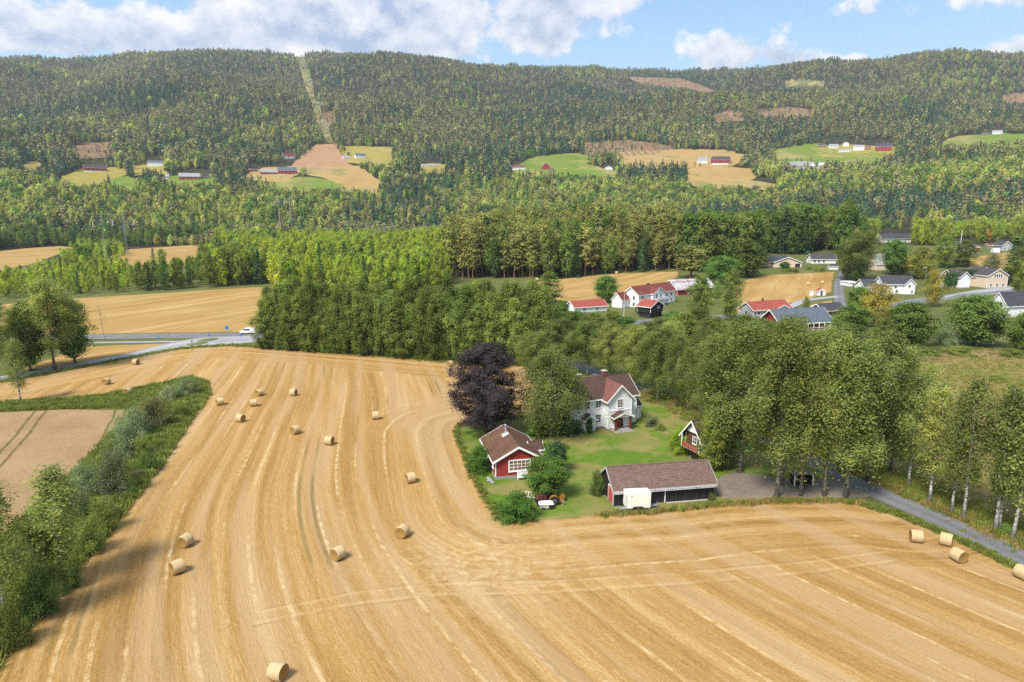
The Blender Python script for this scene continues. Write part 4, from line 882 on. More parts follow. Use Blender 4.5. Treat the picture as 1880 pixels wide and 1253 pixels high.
    def chimney(s, blk, x, y, zb, h, w=.7, mat='brick', cap='concrete'):
        c = MB().box(x - w / 2, x + w / 2, y - w / 2, y + w / 2, zb, zb + h).build('chimney', M[mat], blk['roof'])
        MB().box(x - w / 2 - .07, x + w / 2 + .07, y - w / 2 - .07, y + w / 2 + .07, zb + h + .002, zb + h + .12).build('chimney_cap', M[cap], blk['roof'])
        MB().box(x - w / 2 - .12, x + w / 2 + .12, y - w / 2 - .12, y + w / 2 + .12, zb - .3, zb + .25).build('chimney_flashing', M['concrete'], blk['roof'])
    def protect(s, up, side=3, down=2):
        PROTECT.append((min(s.pL[0], s.pR[0]) - side, min(s.pL[1], s.pR[1]) - up, max(s.pL[0], s.pR[0]) + side, max(s.pL[1], s.pR[1]) + down))

# --- white farmhouse
h = House('farmhouse', 'white two storey farmhouse with maroon tiled roof and front gable', 'house', (1046, 793.5), (1166, 777))
Lh = h.L                                                # about 14 m
main = h.block(0, 0, Lh, 7.6, 5.9, 8.7, 'x', 'white_boards', 'farm_tiles', ov=.55, og=.55)
xw = Lh - 2.2 - 4.9
wing = h.block(xw, -1.9, 4.9, 5.3, 5.9, 8.3, 'y', 'white_boards', 'pink_tiles', ov=.6, og=.5)  # wing tiles pinker than the main roof: sunlit look put into the colour
low = h.block(Lh + .01, 1.6, 2.1, 5.0, 2.9, 4.6, 'x', 'white_boards', 'farm_tiles', ov=.3, og=.3)
MB().box(xw - .03, xw + 4.93, -1.97, -1.90, 3.55, 3.75).build('belt_board', M['white_trim'], h.e)
MB().box(xw + 4.95, Lh + .05, -.06, 0.0, 4.35, 4.5).build('belt_board', M['white_trim'], h.e)
h.window(wing, 'front', 2.45, 4.15, 1.1, 1.5, 2, 3, 'warm_glass'); h.window(main, 'front', xw - 1.1, 4.0, 1.0, 1.4, 2, 3); h.window(main, 'front', xw - 3.4, 4.0, 1.0, 1.4, 2, 3); h.window(main, 'front', xw - 5.2, 4.0, .9, 1.4, 2, 3)
h.window(main, 'front', xw - 1.05, 1.1, 1.05, 1.55, 2, 3); h.window(main, 'front', xw + 5.4, 2.5, .3, .5, 1, 1); h.window(main, 'front', xw + 5.4, 1.2, .3, .5, 1, 1); h.window(low, 'front', .95, 1.2, .8, 1.1, 1, 1)
h.window(main, 'right', 5.6, 4.0, 1.0, 1.4, 2, 3); h.window(main, 'left', 3.8, 4.0, 1.0, 1.4, 2, 3); h.window(main, 'left', 3.8, 1.1, 1.0, 1.5, 2, 3)
h.door(wing, 'front', 2.25, .35, 1.9, 2.25, 'door_wood')
# entrance porch: gabled canopy on maroon posts
px0, px1 = xw + .75, xw + 4.15
porch = h.block(px0, -3.3, px1 - px0, 1.35, 2.75, 3.45, 'y', 'white_boards', 'farm_tiles', ov=.5, og=.25, plinth=0, corner=False, wallmesh=False, th=.14)
MB().prism([(px0, 2.62), (px1, 2.62), ((px0 + px1) / 2, 3.4)], 'y', -3.28, -3.2).build('canopy_gable', M['white_trim'], h.e)
for x in (px0 + .15, px1 - .15): MB().box(x - .17, x + .17, -3.3, -3.02, .12, 2.62).build('post', M['red_post'], h.e)
for k in range(3): MB().box(px0 + .2 - .2 * k, px1 - .2 + .2 * k, -3.4 - .35 * k, -1.95, -.3, .30 - .12 * k).build('step', M['stone'], h.e)
lampm = MB().tube((xw + 2.45, -3.0, 2.5), (xw + 2.45, -3.0, 2.72), .10, .06); lampm.build('porch_lamp', M['dark_metal'], h.e)
# low side porch left of the wing
sx = xw - 3.6
sp_ = h.block(sx - 1.0, -1.5, 2.0, 1.5, 2.35, 3.1, 'y', 'white_boards', 'farm_tiles', ov=.35, og=.3); h.window(sp_, 'front', 1.0, 1.05, .75, 1.2, 1, 1)
h.chimney(main, 3.7, 3.9, 8.35, 1.25, .8); h.chimney(main, xw + 2.3, 3.95, 8.35, 1.5, .85)
MB().box(.02, .12, -.2, -.08, .4, 5.6).build('downpipe', M['white_trim'], h.e); MB().box(Lh - .02, Lh + .08, -.2, -.08, .4, 5.6).build('downpipe', M['white_trim'], h.e)
tx, ty = xw, 0
H_FARM = h

# --- red outbuilding with mossy roof
h = House('red_outbuilding', 'red wooden outbuilding with mossy tiled roof and wide paned window', 'outbuilding', (910, 881), (992, 874))
L_ = h.L; b = h.block(0, 0, L_, 10.2, 3.0, 4.9, 'y', 'red_boards', 'mossy_tiles', ov=.55, og=.5, plinth=.45)
h.window(b, 'front', L_ * .53, 1.25, 3.1, 1.5, 5, 3, 'warm_glass', fr=.18, bar=.06)
h.window(b, 'left', 2.0, 1.3, .9, 1.2, 2, 2); h.window(b, 'left', 6.5, 1.3, .9, 1.2, 2, 2)
w2 = h.block(L_ - .6, 3.6, 1.9, 2.6, 2.9, 3.75, 'x', 'red_boards', 'farm_tiles', ov=.25, og=.25, plinth=.3)
fl_ = MB().lathe([(.13, 0), (.13, 1.7)], 'z', (L_ / 2 - .55, 6.6, 4.55), 12).build('flue', M['galvanised'], b['roof'])
MB().lathe([(.18, 0), (.21, .05), (.21, .16), (.02, .28)], 'z', (L_ / 2 - .55, 6.6, 6.26), 12).build('flue_cowl', M['galvanised'], b['roof'])
MB().quadbox([(L_ / 2 - 1.1, 6.05, 4.44), (L_ / 2 - .15, 6.05, 5.02), (L_ / 2 - .15, 7.15, 5.02), (L_ / 2 - 1.1, 7.15, 4.44), (L_ / 2 - 1.1, 6.05, 4.62), (L_ / 2 - .15, 6.05, 5.1), (L_ / 2 - .15, 7.15, 5.1), (L_ / 2 - 1.1, 7.15, 4.62)]).build('flue_flashing', M['white_trim'], b['roof'])
gL = h
bench = House('garden_bench', 'white slatted garden bench against the red outbuilding', 'bench', (949, 880), (967, 878.5), L=1.7)
for k in range(4): MB().box(0, 1.7, -.62 + .13 * k, -.52 + .13 * k, .42, .46).build('seat_slat', M['white_plastic'], bench.e)
for k in range(4): MB().box(0, 1.7, -.09, -.05, .55 + .15 * k, .66 + .15 * k).build('back_slat', M['white_plastic'], bench.e)
for x in (.08, 1.56):
    for y in (-.6, -.12): MB().box(x, x + .07, y, y + .07, 0, .415 if y < -.3 else 1.15).build('leg', M['white_plastic'], bench.e)

# --- long black garage
h = House('black_garage', 'long black wooden garage with brown shingle roof', 'garage', (1127, 931), (1309, 916.5))
L_ = h.L; b = h.block(0, 0, L_, 5.6, 2.55, 4.6, 'x', 'black_boards', 'shingle_brown', 'peeling_trim', ov=.5, og=.35, plinth=.08, corner=False)
h.door(b, 'left', 1.35, .15, 2.0, 2.15, 'salmon_boards', handle=False)  # red door in brighter salmon: sunlight put into its colour
MB().box(L_ * .50, L_ * .50 + .1, -.14, -.04, .1, 2.3).build('downpipe', M['white_trim'], h.e)
MB().box(-.2, L_ + .2, -.66, -.57, 2.05, 2.13).build('gutter', M['peeling_trim'], b['roof'])
MB().box(L_ * .52, L_ - .6, -.26, -.05, -.2, .10).build('kerb_beam', M['concrete'], h.e)
for k in range(int(L_ / .6)): MB().box(.25 + .6 * k, .33 + .6 * k, -.035, -.001, .24, 2.35).build('batten', M['black_boards'], h.e)

# --- raised storehouse half hidden by the birches
h = House('storehouse', 'small brown gabled storehouse with white bargeboards and red gallery', 'storehouse', (1258, 838), (1292, 856), L=4.6)
b0 = MB().box(.4, 4.2, .5, 5.0, 0.3, 2.0).build('log_base', M['brown_boards'], h.e)
for x in (.6, 2.3, 4.0):
    for y in (.6, 4.8): MB().lathe([(.32, -.4), (.26, .3)], 'z', (x, y, 0), 10).build('foundation_stone', M['stone'], h.e)
b = h.block(0, 0, 4.6, 5.4, 4.2, 6.7, 'y', 'brown_boards', 'farm_tiles', ov=.7, og=.9, z0=2.0, plinth=0)
h.window(b, 'front', 2.3, 2.9, .9, 1.1, 2, 2)
MB().box(-.05, 4.65, -.95, 0, 2.0, 2.1).build('gallery_floor', M['weathered_wood'], h.e); MB().box(-.05, 4.65, -.95, -.88, 2.75, 2.88).build('gallery_rail', M['salmon_boards'], h.e)
for k in range(9): MB().box(.1 + .5 * k, .40 + .5 * k, -.94, -.90, 2.1, 2.75).build('gallery_board', M['salmon_boards'], h.e)
for x in (0, 4.5): MB().box(x, x + .12, -.95, -.83, 2.1, 4.2).build('gallery_post', M['white_trim'], h.e)
MB().prism([(0.3, 4.75), (4.3, 4.75), (2.3, 6.5)], 'y', -.30, -.02).build('gable_panel', M['white_boards'], h.e)

# ------------------------------------------------------------------ village and hillside buildings
def cottage(name, label, cat, pL, pR, e_px, r_px, dep, ridge, wall, roof, wins=(), group=None, chim=0, base=None, extra=None, ov=.5, trim='white_trim', door=None):
    h = House(name, label, cat, pL, pR, group); s = 1 / h.k; L = h.L; D = dep * L if dep < 3 else dep
    z1 = 0
    b = h.block(0, 0, L, D, e_px * s, r_px * s, ridge, wall, roof, trim, ov=ov, og=ov, plinth=.3, corner=h.k > 2.5, th=.25)
    for face, fu, fz, w, hh in wins:
        span = L if face in ('front', 'back') else D
        h.window(b, face, fu * span, fz * e_px * s, w, hh, 2 if w > .9 else 1, 1, fr=.12)
    if base: MB().box(-.05, L + .05, -.06, D + .06, 0, base * e_px * s).build('base_wall', M['white_trim'], h.e)
    if chim: h.chimney(b, L * (.45 if ridge == 'x' else .5), D * .5, r_px * s - .3, 1.3, .8)
    if door: h.door(b, 'front', door * L, .3, 1.1, 2.1, 'door_wood', handle=False)
    if extra: extra(h, b, s)
    h.protect(r_px + 6); return h
def W3(z, w, hh, *us): return [('front', u, z, w, hh) for u in us]
def x_v1(h, b, s):
    w = h.block(h.L * .30, -1.4, h.L * .33, 4, b['he'], b['hr'] - .7, 'y', 'white_boards', 'dark_red_tiles', ov=.5, og=.6)
    h.window(w, 'front', h.L * .10, 3.3, 1.1, 1.9, 2, 1); h.window(w, 'front', h.L * .22, 3.3, 1.1, 1.9, 2, 1)
    MB().box(h.L * .34, h.L * .63, -2.9, -1.45, 2.75, 2.9).build('balcony_floor', M['white_trim'], h.e); MB().box(h.L * .34, h.L * .63, -2.9, -2.84, 2.9, 3.8).build('balcony_rail', M['white_trim'], h.e)
    g = h.block(-5.5, 4.5, 6.5, 5, 3.6, 6.2, 'x', 'white_boards', 'dark_red_tiles', ov=.4, og=.4)
cottage('village_farmhouse', 'long white village farmhouse with dark red roof and balcony', 'house', (1172, 566.5), (1238, 555), 24, 37, 8.0, 'x', 'white_boards', 'dark_red_tiles', W3(.12, 1.1, 1.5, .12, .78, .9) + W3(.62, 1.1, 1.4, .1, .76, .9) + [('left', .3, .62, 1.1, 1.5), ('left', .68, .62, 1.1, 1.5), ('left', .3, .12, 1.1, 1.5), ('left', .68, .12, 1.1, 1.5)], chim=1, extra=x_v1)
cottage('low_shed', 'low white shed with bright red roof behind the birch belt', 'shed', (1055, 576), (1114, 572), 11, 20, 7, 'x', 'white_boards', 'red_tiles', W3(.35, 1, 1, .3, .7))
def x_stab(h, b, s):
    MB().box(.5, h.L - .5, .5, 5.6, -.1, 2.0).build('base_storey', M['black_boards'], h.e)
    for x in (.6, h.L - .9): MB().box(x, x + .3, .2, .5, 0, 2.0).build('corner_post', M['dark_metal'], h.e)
hs = House('dark_storehouse', 'black village storehouse with red roof and jettied upper floor', 'storehouse', (1194, 585), (1217, 581), z=0)
bb = hs.block(0, 0, hs.L, 6.2, 4.3, 6.3, 'y', 'black_boards', 'red_tiles', ov=.6, og=.5, z0=2.0, plinth=0); x_stab(hs, bb, 1); hs.window(bb, 'front', hs.L * .6, 3.6, 1.2, .7, 1, 1); hs.protect(30)
cottage('village_barn', 'red barn with rusty grey metal roof in the village', 'barn', (1243, 544), (1310, 539), 13, 27, 11, 'x', 'barn_red', 'rusty_sheet', W3(.3, 1.2, 1.2, .3), ov=.7)
def x_v5(h, b, s):
    w = h.block(h.L * .45, -2.2, h.L * .42, 4, b['he'], b['hr'] - .9, 'y', 'white_boards', 'red_tiles', ov=.6, og=.6)
    MB().tube((h.L * .42, 4, b['hr'] - .3), (h.L * .42, 4, b['hr'] + 1.2), .35, .3, 12).build('chimney', M['dark_metal'], h.e)
cottage('red_roofed_house', 'grey and white house with bright red roof and black chimney', 'house', (1383, 584), (1451, 579), 14, 26, 8, 'x', 'grey_boards', 'red_tiles', W3(.3, 1.2, 1.3, .15, .3) + [('left', .5, .3, 1.2, 1.4)], extra=x_v5)
def x_v6(h, b, s):
    for k in range(9): MB().box(h.L * (.06 + .11 * k), h.L * (.06 + .11 * k) + .14, -1.35, -1.2, .1, b['he'] - .4).build('veranda_post', M['white_trim'], h.e)
    MB().box(0, h.L, -1.4, -1.34, .9, 1.05).build('veranda_rail', M['white_trim'], h.e); MB().box(0, h.L, -1.45, -.01, 0, .12).build('veranda_floor', M['weathered_wood'], h.e)
cottage('long_house', 'long red walled house with slate blue roof and white posts', 'house', (1432, 610), (1523, 604), 17, 37, 9.5, 'x', 'barn_red', 'slate_blue', W3(.35, 1.2, 1.2, .2, .5, .8), extra=x_v6, ov=1.0)
cottage('small_garage', 'small red garage with dark blue roof behind the long house', 'garage', (1512, 580), (1552, 577), 9, 19, 7, 'x', 'barn_red', 'charcoal_roof', ov=.6)
cottage('kiosk', 'white kiosk with red gable roof and black door by the field', 'kiosk', (1501, 544), (1515, 544), 8, 13, 3.2, 'y', 'white_boards', 'red_tiles', door=.5, ov=.3)
cottage('tiny_booth', 'tiny white booth left of the red roofed kiosk', 'booth', (1488, 544.5), (1493, 544.5), 7, 9.5, 1.3, 'y', 'white_boards', 'grey_roof', ov=.15)
def x_v10(h, b, s):
    g = h.block(-h.L * .35, 6, h.L * 1.05, 9, 3.2, 6.6, 'x', 'cream_boards', 'charcoal_roof', ov=.6, og=.6); h.chimney(g, h.L * .1, 10.5, 6.0, 1.4, .9, 'dark_metal'); h.chimney(g, h.L * .5, 10.5, 6.0, 1.4, .9, 'dark_metal')
    h.window(g, 'front', 3, 1.2, 1.5, 1.2); MB().box(h.L * .77, h.L * .95, -.05, 0, .2, 2.6).build('carport_shade_panel', M['dark_metal'], h.e)  # dark panel on the wall stands in for the shade inside the carport
cottage('bungalow', 'cream bungalow with broad front gable and carport', 'house', (1421, 492), (1471, 491), 10, 19, 9, 'y', 'cream_boards', 'charcoal_roof', W3(.3, 1.3, 1.4, .25), extra=x_v10, ov=.6)
cottage('bungalow', 'white bungalow with brown grey roof beside the road top', 'house', (1490, 485), (1534, 484), 9, 18, 8, 'x', 'white_boards', 'dark_roof', W3(.3, 1.3, 1.4, .12, .3, .5) + [('left', .5, .3, 1.2, 1.4)], ov=.6)
cottage('small_shed', 'small white shed in front of the brown roofed bungalow', 'shed', (1523, 496), (1538, 496), 6, 9.5, 4, 'x', 'white_boards', 'dark_roof', ov=.3)
cottage('hidden_house', 'house with plain grey metal roof between the garden trees', 'house', (1609, 497), (1630, 496), 12, 29, 8, 'x', 'cream_boards', 'grey_roof', ov=.4)
def x_v13(h, b, s):
    w = h.block(h.L * .62, -1.5, h.L * .34, 4, b['he'], b['hr'] - .8, 'y', 'white_boards', 'charcoal_roof', ov=.5, og=.5); h.window(w, 'front', h.L * .17, 3.4, 1.2, 1.3); h.window(w, 'front', h.L * .26, .9, 1.0, 1.2)
    g = h.block(-h.L * .45, 4, h.L * .6, 9, 3.4, 6.4, 'x', 'white_boards', 'charcoal_roof', ov=.5, og=.5); h.window(g, 'front', 2.5, 1.1, 1.1, 1.2)
cottage('corner_house', 'white village house with charcoal roof and small front gable', 'house', (1620, 541), (1677, 540), 19, 31, 8, 'x', 'white_boards', 'charcoal_roof', W3(.6, 1.2, 1.2, .15, .4) + W3(.15, 1.2, 1.3, .2, .45) + [('left', .5, .6, 1.1, 1.3), ('left', .5, .12, 1.1, 1.3)], extra=x_v13)
def x_v14(h, b, s):
    for k in range(4): h.window(b, 'front', h.L * (.36 + .10 * k), 5.6, .9, 1.3, 1, 1)
    g = h.block(-13, 7, 13.5, 8.5, 5.4, 8.4, 'x', 'cream_boards', 'dark_roof', ov=.5, og=.5); g2 = h.block(-12, 4.2, 6, 4, 5.4, 8.0, 'y', 'white_boards', 'dark_roof', ov=.5, og=.5)
    g3 = h.block(-18, 6, 5, 6, 3.6, 6, 'y', 'white_boards', 'dark_roof', ov=.4, og=.4)
    MB().lathe([(.05, 0), (.55, .25), (.6, .3)], 'y', (h.L * .5 - 2, 4.5, 9.6), 16).build('dish', M['steel'], h.e)
cottage('cream_house', 'large cream house with front gable and dark brown roof', 'house', (1811, 530), (1848, 527.5), 23, 35, 15, 'y', 'cream_boards', 'dark_roof', W3(.12, 1.1, 1.5, .2, .5, .8), extra=x_v14)
cottage('gabled_house', 'white steep gabled house with dark roof at the right edge', 'house', (1815, 579), (1847, 584), 22, 43, 13, 'y', 'white_boards', 'charcoal_roof', W3(.95, .9, 1.2, .45, .62) + W3(.1, .9, 1.4, .2), ov=.5)
cottage('upper_house', 'white house with grey roof high among the village trees', 'house', (1619, 447), (1672, 446), 8, 17, 10, 'x', 'white_boards', 'charcoal_roof', W3(.3, 1.2, 1.3, .2, .5, .8) + [('left', .5, .3, 1.2, 1.3)], chim=1)
cottage('grey_roofed_house', 'grey roofed house behind trees beside the silver car', 'house', (1744, 462), (1788, 461), 9, 17, 9, 'x', 'grey_boards', 'charcoal_roof', W3(.3, 1.2, 1.3, .3, .7))
cottage('red_lean_to', 'small red shed attached behind the grey roofed house', 'shed', (1791, 462), (1799, 462), 7, 9, 5, 'x', 'barn_red', 'grey_roof', ov=.2)
cottage('edge_house', 'pale grey house with front gable near the right edge', 'house', (1839, 461), (1856, 461), 10, 17, 9, 'y', 'grey_boards', 'charcoal_roof', W3(.3, 1.2, 1.3, .3, .7))
cottage('white_container', 'white storage container in front of the pale grey house', 'container', (1823, 465), (1835, 465), 7, 7.4, 3, 'x', 'white_plastic', 'white_plastic', ov=.1)
cottage('play_hut', 'small brown garden hut on the golden field edge', 'hut', (1814, 456), (1823, 456), 5, 8, 3.5, 'x', 'weathered_wood', 'dark_red_tiles', ov=.3)
cottage('bus_shelter', 'small white shelter with black opening beside the village road', 'shelter', (1560, 527), (1572, 526.5), 7, 8, 2.2, 'x', 'white_boards', 'white_trim', door=.55, ov=.3)
HILLS = [
    ('hill_barn', 'red barn with brown roof and white base on the left hillside', 'barn', (155, 317), (197, 316), 9, 15, 'barn_red', 'dark_roof', .38),
    ('hill_house', 'white hill house with blue grey roof and front gable', 'house', (271, 307), (300, 306), 8, 12, 'white_boards', 'slate_blue', None),
    ('hill_barn', 'red hill barn with pale grey roof below the white house', 'barn', (329, 332), (367, 331), 8, 14, 'barn_red', 'grey_roof', None),
    ('hill_cabin', 'dark brown hill cabin beside the pale roofed red barn', 'cabin', (371, 329), (385, 328), 5, 10, 'brown_boards', 'dark_roof', None),
    ('hill_cottage', 'tiny white cottage between trees left of the pale roofed barn', 'cottage', (303, 329), (310, 329), 5, 9, 'white_boards', 'grey_roof', None),
    ('hill_shed', 'small red shed at the left end of the long red barns', 'shed', (459, 317), (474, 316), 5, 8, 'barn_red', 'dark_roof', None),
    ('hill_barn', 'low red barn with pale roof joined to the blue roofed barn', 'barn', (479.5, 322), (511, 321), 6, 11, 'barn_red', 'grey_roof', None),
    ('hill_barn', 'tall red barn with blue grey roof above the green strip', 'barn', (512, 322), (546, 321), 9, 15, 'barn_red', 'slate_blue', .22),
    ('hill_house', 'white hill house with dark red roof beside the ploughed field', 'house', (520, 292), (542, 291), 6, 11, 'white_boards', 'dark_red_tiles', None),
    ('hill_shed', 'low white shed right of the ploughed field', 'shed', (630, 293), (642, 292), 4, 7, 'white_boards', 'grey_roof', None),
    ('hill_house', 'white house with grey roof below the yellow green field', 'house', (653, 292), (672, 291), 6, 10, 'white_boards', 'slate_blue', None),
    ('hill_shed', 'long low pale shed among the spruces', 'shed', (775, 307), (807, 306), 3.5, 5.5, 'white_boards', 'grey_roof', None),
    ('hill_house', 'white house at the left end of the rolling green field', 'house', (941, 314), (965, 313), 6.5, 11, 'white_boards', 'pink_tiles', None),
    ('hill_barn', 'red gabled barn on the rolling green field', 'barn', (995, 313), (1010, 313), 7, 14, 'barn_red', 'grey_roof', None),
    ('hill_shed', 'little red shed leaning on the red gabled barn', 'shed', (1010.5, 313), (1017, 313), 3, 5.5, 'barn_red', 'dark_red_tiles', None),
    ('storage_tent', 'round white storage tent on the green field', 'tent', (1112, 313), (1125, 313), 4, 7.5, 'white_plastic', 'white_plastic', None),
    ('hill_house', 'white cottage left of the red and white barn', 'house', (1281, 301), (1299, 301), 6, 12, 'white_boards', 'grey_roof', None),
    ('hill_barn', 'red and white barn with dark roof above the golden field', 'barn', (1308, 304), (1341, 303), 10, 16, 'barn_red', 'dark_roof', .35),
    ('hill_barn', 'large red barn with dark roof on the right green field', 'barn', (1608, 279), (1637, 278), 9, 15, 'barn_red', 'charcoal_roof', None),
    ('hill_house', 'white block house beside the large red barn', 'house', (1567, 278), (1586, 277), 8, 11, 'white_boards', 'grey_roof', None),
    ('hill_shed', 'small red shed between white house and large red barn', 'shed', (1588, 276), (1597, 276), 5, 8, 'barn_red', 'dark_red_tiles', None),
    ('hill_shed', 'low white row building below the hill farm', 'shed', (1540, 281), (1562, 280), 4.5, 6.5, 'white_boards', 'grey_roof', None),
    ('hill_house', 'white bungalow at the top edge of the green field', 'house', (1523, 274), (1539, 273), 5, 9, 'white_boards', 'grey_roof', None),
    ('hill_house', 'dark little house leftmost of the hill farm row', 'house', (1502, 271), (1514, 271), 4, 7.5, 'brown_boards', 'dark_roof', None),
    ('hill_house', 'small pale gabled house behind the hill farm', 'house', (1547, 270), (1558, 270), 6, 9, 'white_boards', 'pink_tiles', None),
    ('works_hall', 'long pale works hall below the green hill field', 'hall', (1450, 306), (1487, 305), 7, 8.5, 'grey_boards', 'grey_roof', None),
    ('works_hall', 'white works hall with dark gate right of the long one', 'hall', (1488, 306), (1513, 306), 6.5, 8, 'white_boards', 'grey_roof', None),
    ('hill_house', 'white house on the far right hill field', 'house', (1822, 248), (1840, 247), 5, 8, 'white_boards', 'grey_roof', None),
    ('hill_shed', 'dark low shed beside the far right hill house', 'shed', (1802, 249), (1816, 249), 3.5, 6.5, 'brown_boards', 'dark_roof', None),
]
for nm, lab, ct, a, b_, e, r_, wl, rf, bs in HILLS:
    n_ = 3 if b_[0] - a[0] < 20 else 5
    wn = [] if nm in ('storage_tent', 'works_hall') else [('front', (i + .5) / n_, .45, 1.6, 1.5) for i in range(n_)]
    cottage(nm, lab, ct, a, b_, e, r_, 11 if 'barn' in nm else 8, 'y' if 'gabled' in lab or 'tent' in nm else 'x', wl, rf, wn, base=bs, ov=.5)

# ------------------------------------------------------------------ hay bales
def bale_mats():
    m, n = new_mat('net_wrap'); o = n.add('ShaderNodeTexCoord').outputs['Object']; sp = n.add('ShaderNodeSeparateXYZ', Vector=o)
    ax = n.math('ADD', sp.outputs[0], n.math('MULTIPLY', n.math('SUBTRACT', n.noise(o, 3, 3), .5), .05))
    band = n.noise(n.comb(n.math('MULTIPLY', ax, 9), 0.0), 1, 3, .6, '2D'); ang = n.noise(o, 9, 5, .7); fine = n.noise(o, 40, 3, .7)
    f = n.math('ADD', n.math('ADD', n.math('MULTIPLY', band, .5), n.math('MULTIPLY', ang, .3)), n.math('MULTIPLY', fine, .2))
    col = n.ramp(f, [(.32, (.30, .20, .095)), (.5, (.48, .36, .20)), (.68, (.60, .49, .31))])
    lines = n.step(n.math('ABSOLUTE', n.math('SUBTRACT', n.math('FRACT', n.math('MULTIPLY', ax, 6.3)), .5)), .02, .07, .55, 0)
    col = n.mix(lines, col, (.24, .17, .085))
    finish(n, col, .8, n.math('ADD', n.math('MULTIPLY', ang, .6), n.math('MULTIPLY', band, .8)), .6, .04, spec=.15); M['net_wrap'] = m
    m, n = new_mat('straw_end'); o = n.add('ShaderNodeTexCoord').outputs['Object']; sp = n.add('ShaderNodeSeparateXYZ', Vector=o)
    r_ = n.math('SQRT', n.math('ADD', n.math('MULTIPLY', sp.outputs[1], sp.outputs[1]), n.math('MULTIPLY', n.math('SUBTRACT', sp.outputs[2], .77), n.math('SUBTRACT', sp.outputs[2], .77))))
    ring = n.noise(n.comb(n.math('MULTIPLY', r_, 16), n.math('MULTIPLY', n.noise(o, 4, 3), 1.5)), 1, 4, .7, '2D'); fine = n.noise(o, 22, 4, .75)
    col = n.ramp(n.math('ADD', n.math('MULTIPLY', ring, .6), n.math('MULTIPLY', fine, .4)), [(.34, (.17, .095, .026)), (.5, (.30, .18, .055)), (.66, (.43, .28, .10))])
    finish(n, col, .9, n.math('ADD', ring, fine), .8, .05, spec=.1); M['straw_end'] = m
bale_mats()
def bale_meshes(seed):
    rng = np.random.default_rng(seed); R, Wd, n = .77, 1.25, 40
    def rr(a, x): return R * (1 + .012 * math.sin(3 * a + seed) + .010 * math.sin(5 * a + 2 * x)) * (1 + .006 * rng.normal())
    def pt(a, r, x):
        y, z = r * math.cos(a), r * math.sin(a) + .77; return (x, y, max(z, .0 + .012 * abs(math.cos(a))) if z > .03 else .0)
    xs = [-Wd / 2, -Wd / 2 + .05, -Wd / 2 + .2, -.2, 0, .2, Wd / 2 - .2, Wd / 2 - .05, Wd / 2]; sc = [.955, .99, 1.0, 1.008, 1.0, 1.006, 1.0, .99, .955]
    wrap = MB()
    for x, s_ in zip(xs, sc):
        for i in range(n): wrap.v.append(pt(2 * math.pi * i / n, rr(2 * math.pi * i / n, x) * s_, x))
    for k in range(len(xs) - 1):
        for i in range(n): j = (i + 1) % n; wrap.f.append((k * n + i, k * n + j, (k + 1) * n + j, (k + 1) * n + i))
    ends = []
    for sg in (-1, 1):
        e = MB(); rad = [.955, .86, .80, .66, .60, .45, .40, .24, .18, .02]; dx = [0, .02, -.005, .022, -.008, .02, -.01, .015, -.012, 0]
        for q_, dd in zip(rad, dx):
            for i in range(n):
                a = 2 * math.pi * i / n; e.v.append(pt(a, R * q_, sg * (Wd / 2 + dd + (.004 * rng.normal() if 0 < q_ < .95 else 0))))
        for k in range(len(rad) - 1):
            for i in range(n): j = (i + 1) % n; e.f.append((k * n + i, k * n + j, (k + 1) * n + j, (k + 1) * n + i) if sg < 0 else (k * n + i, (k + 1) * n + i, (k + 1) * n + j, k * n + j))
        ends.append(e.mesh('straw_end', M['straw_end'], True))
    return wrap.mesh('net_wrap', M['net_wrap'], True), ends
BM = [bale_meshes(s) for s in (1, 2, 3)]
# base pixel, turn of the visible end (degrees, + to the right), label
BALES = [((511, 1247), 52, 'nearest round straw bale at the bottom edge, end turned right'), ((341, 1003), -42, 'round straw bale, upper of the two left of the lower field, by the hedge side'), ((326, 1052), -68, 'round straw bale, lower of the pair nearest the hedge'),
    ((621, 1027), -50, 'round straw bale lying left of centre, below the one with end straight on'), ((739, 986), -28, 'round straw bale with its flat end turned almost straight at the viewer'), ((754, 886), -72, 'lone round straw bale out from the red outbuilding'),
    ((605, 817), 62, 'round straw bale just right of and below the dark one in mid field'), ((542, 797), -52, 'dark round straw bale in mid field, end turned left'), ((690, 770), 88, 'round straw bale seen side-on between mid field and the copper beech'),
    ((442, 775), 48, 'round straw bale lowest of the five near the hedge tip'), ((466, 746), 88, 'round straw bale seen side-on in the group near the hedge tip'), ((404, 744), -74, 'leftmost round straw bale of the group near the hedge tip'),
    ((476, 727), -55, 'topmost round straw bale of the group near the hedge tip'), ((539, 727), 58, 'rightmost round straw bale of the group near the hedge tip'), ((235, 725), -35, 'round straw bale beside the green ditch strip'),
    ((196, 706), -40, 'round straw bale between ditch strip and side road'), ((250, 670), 45, 'round straw bale close to the pale side road'), ((826, 673), -48, 'distant round straw bale by the birch row near the copper beech'),
    ((1681, 995), -75, 'left of the three round straw bales beside the lane'), ((1736, 1001), 86, 'round straw bale seen side-on beside the lane'), ((1759, 1031), 50, 'lowest of the three round straw bales beside the lane'), ((1877, 1063), 60, 'round straw bale cut off by the right picture edge'),
    ((1484, 524.5), 85, 'left one of two far bales on the village field'), ((1510, 522), 85, 'right one of two far bales on the village field'), ((986, 516), 85, 'far bale at the left corner of the field by the pines'), ((1132, 504), 85, 'far bale at the top of the field by the pines')]
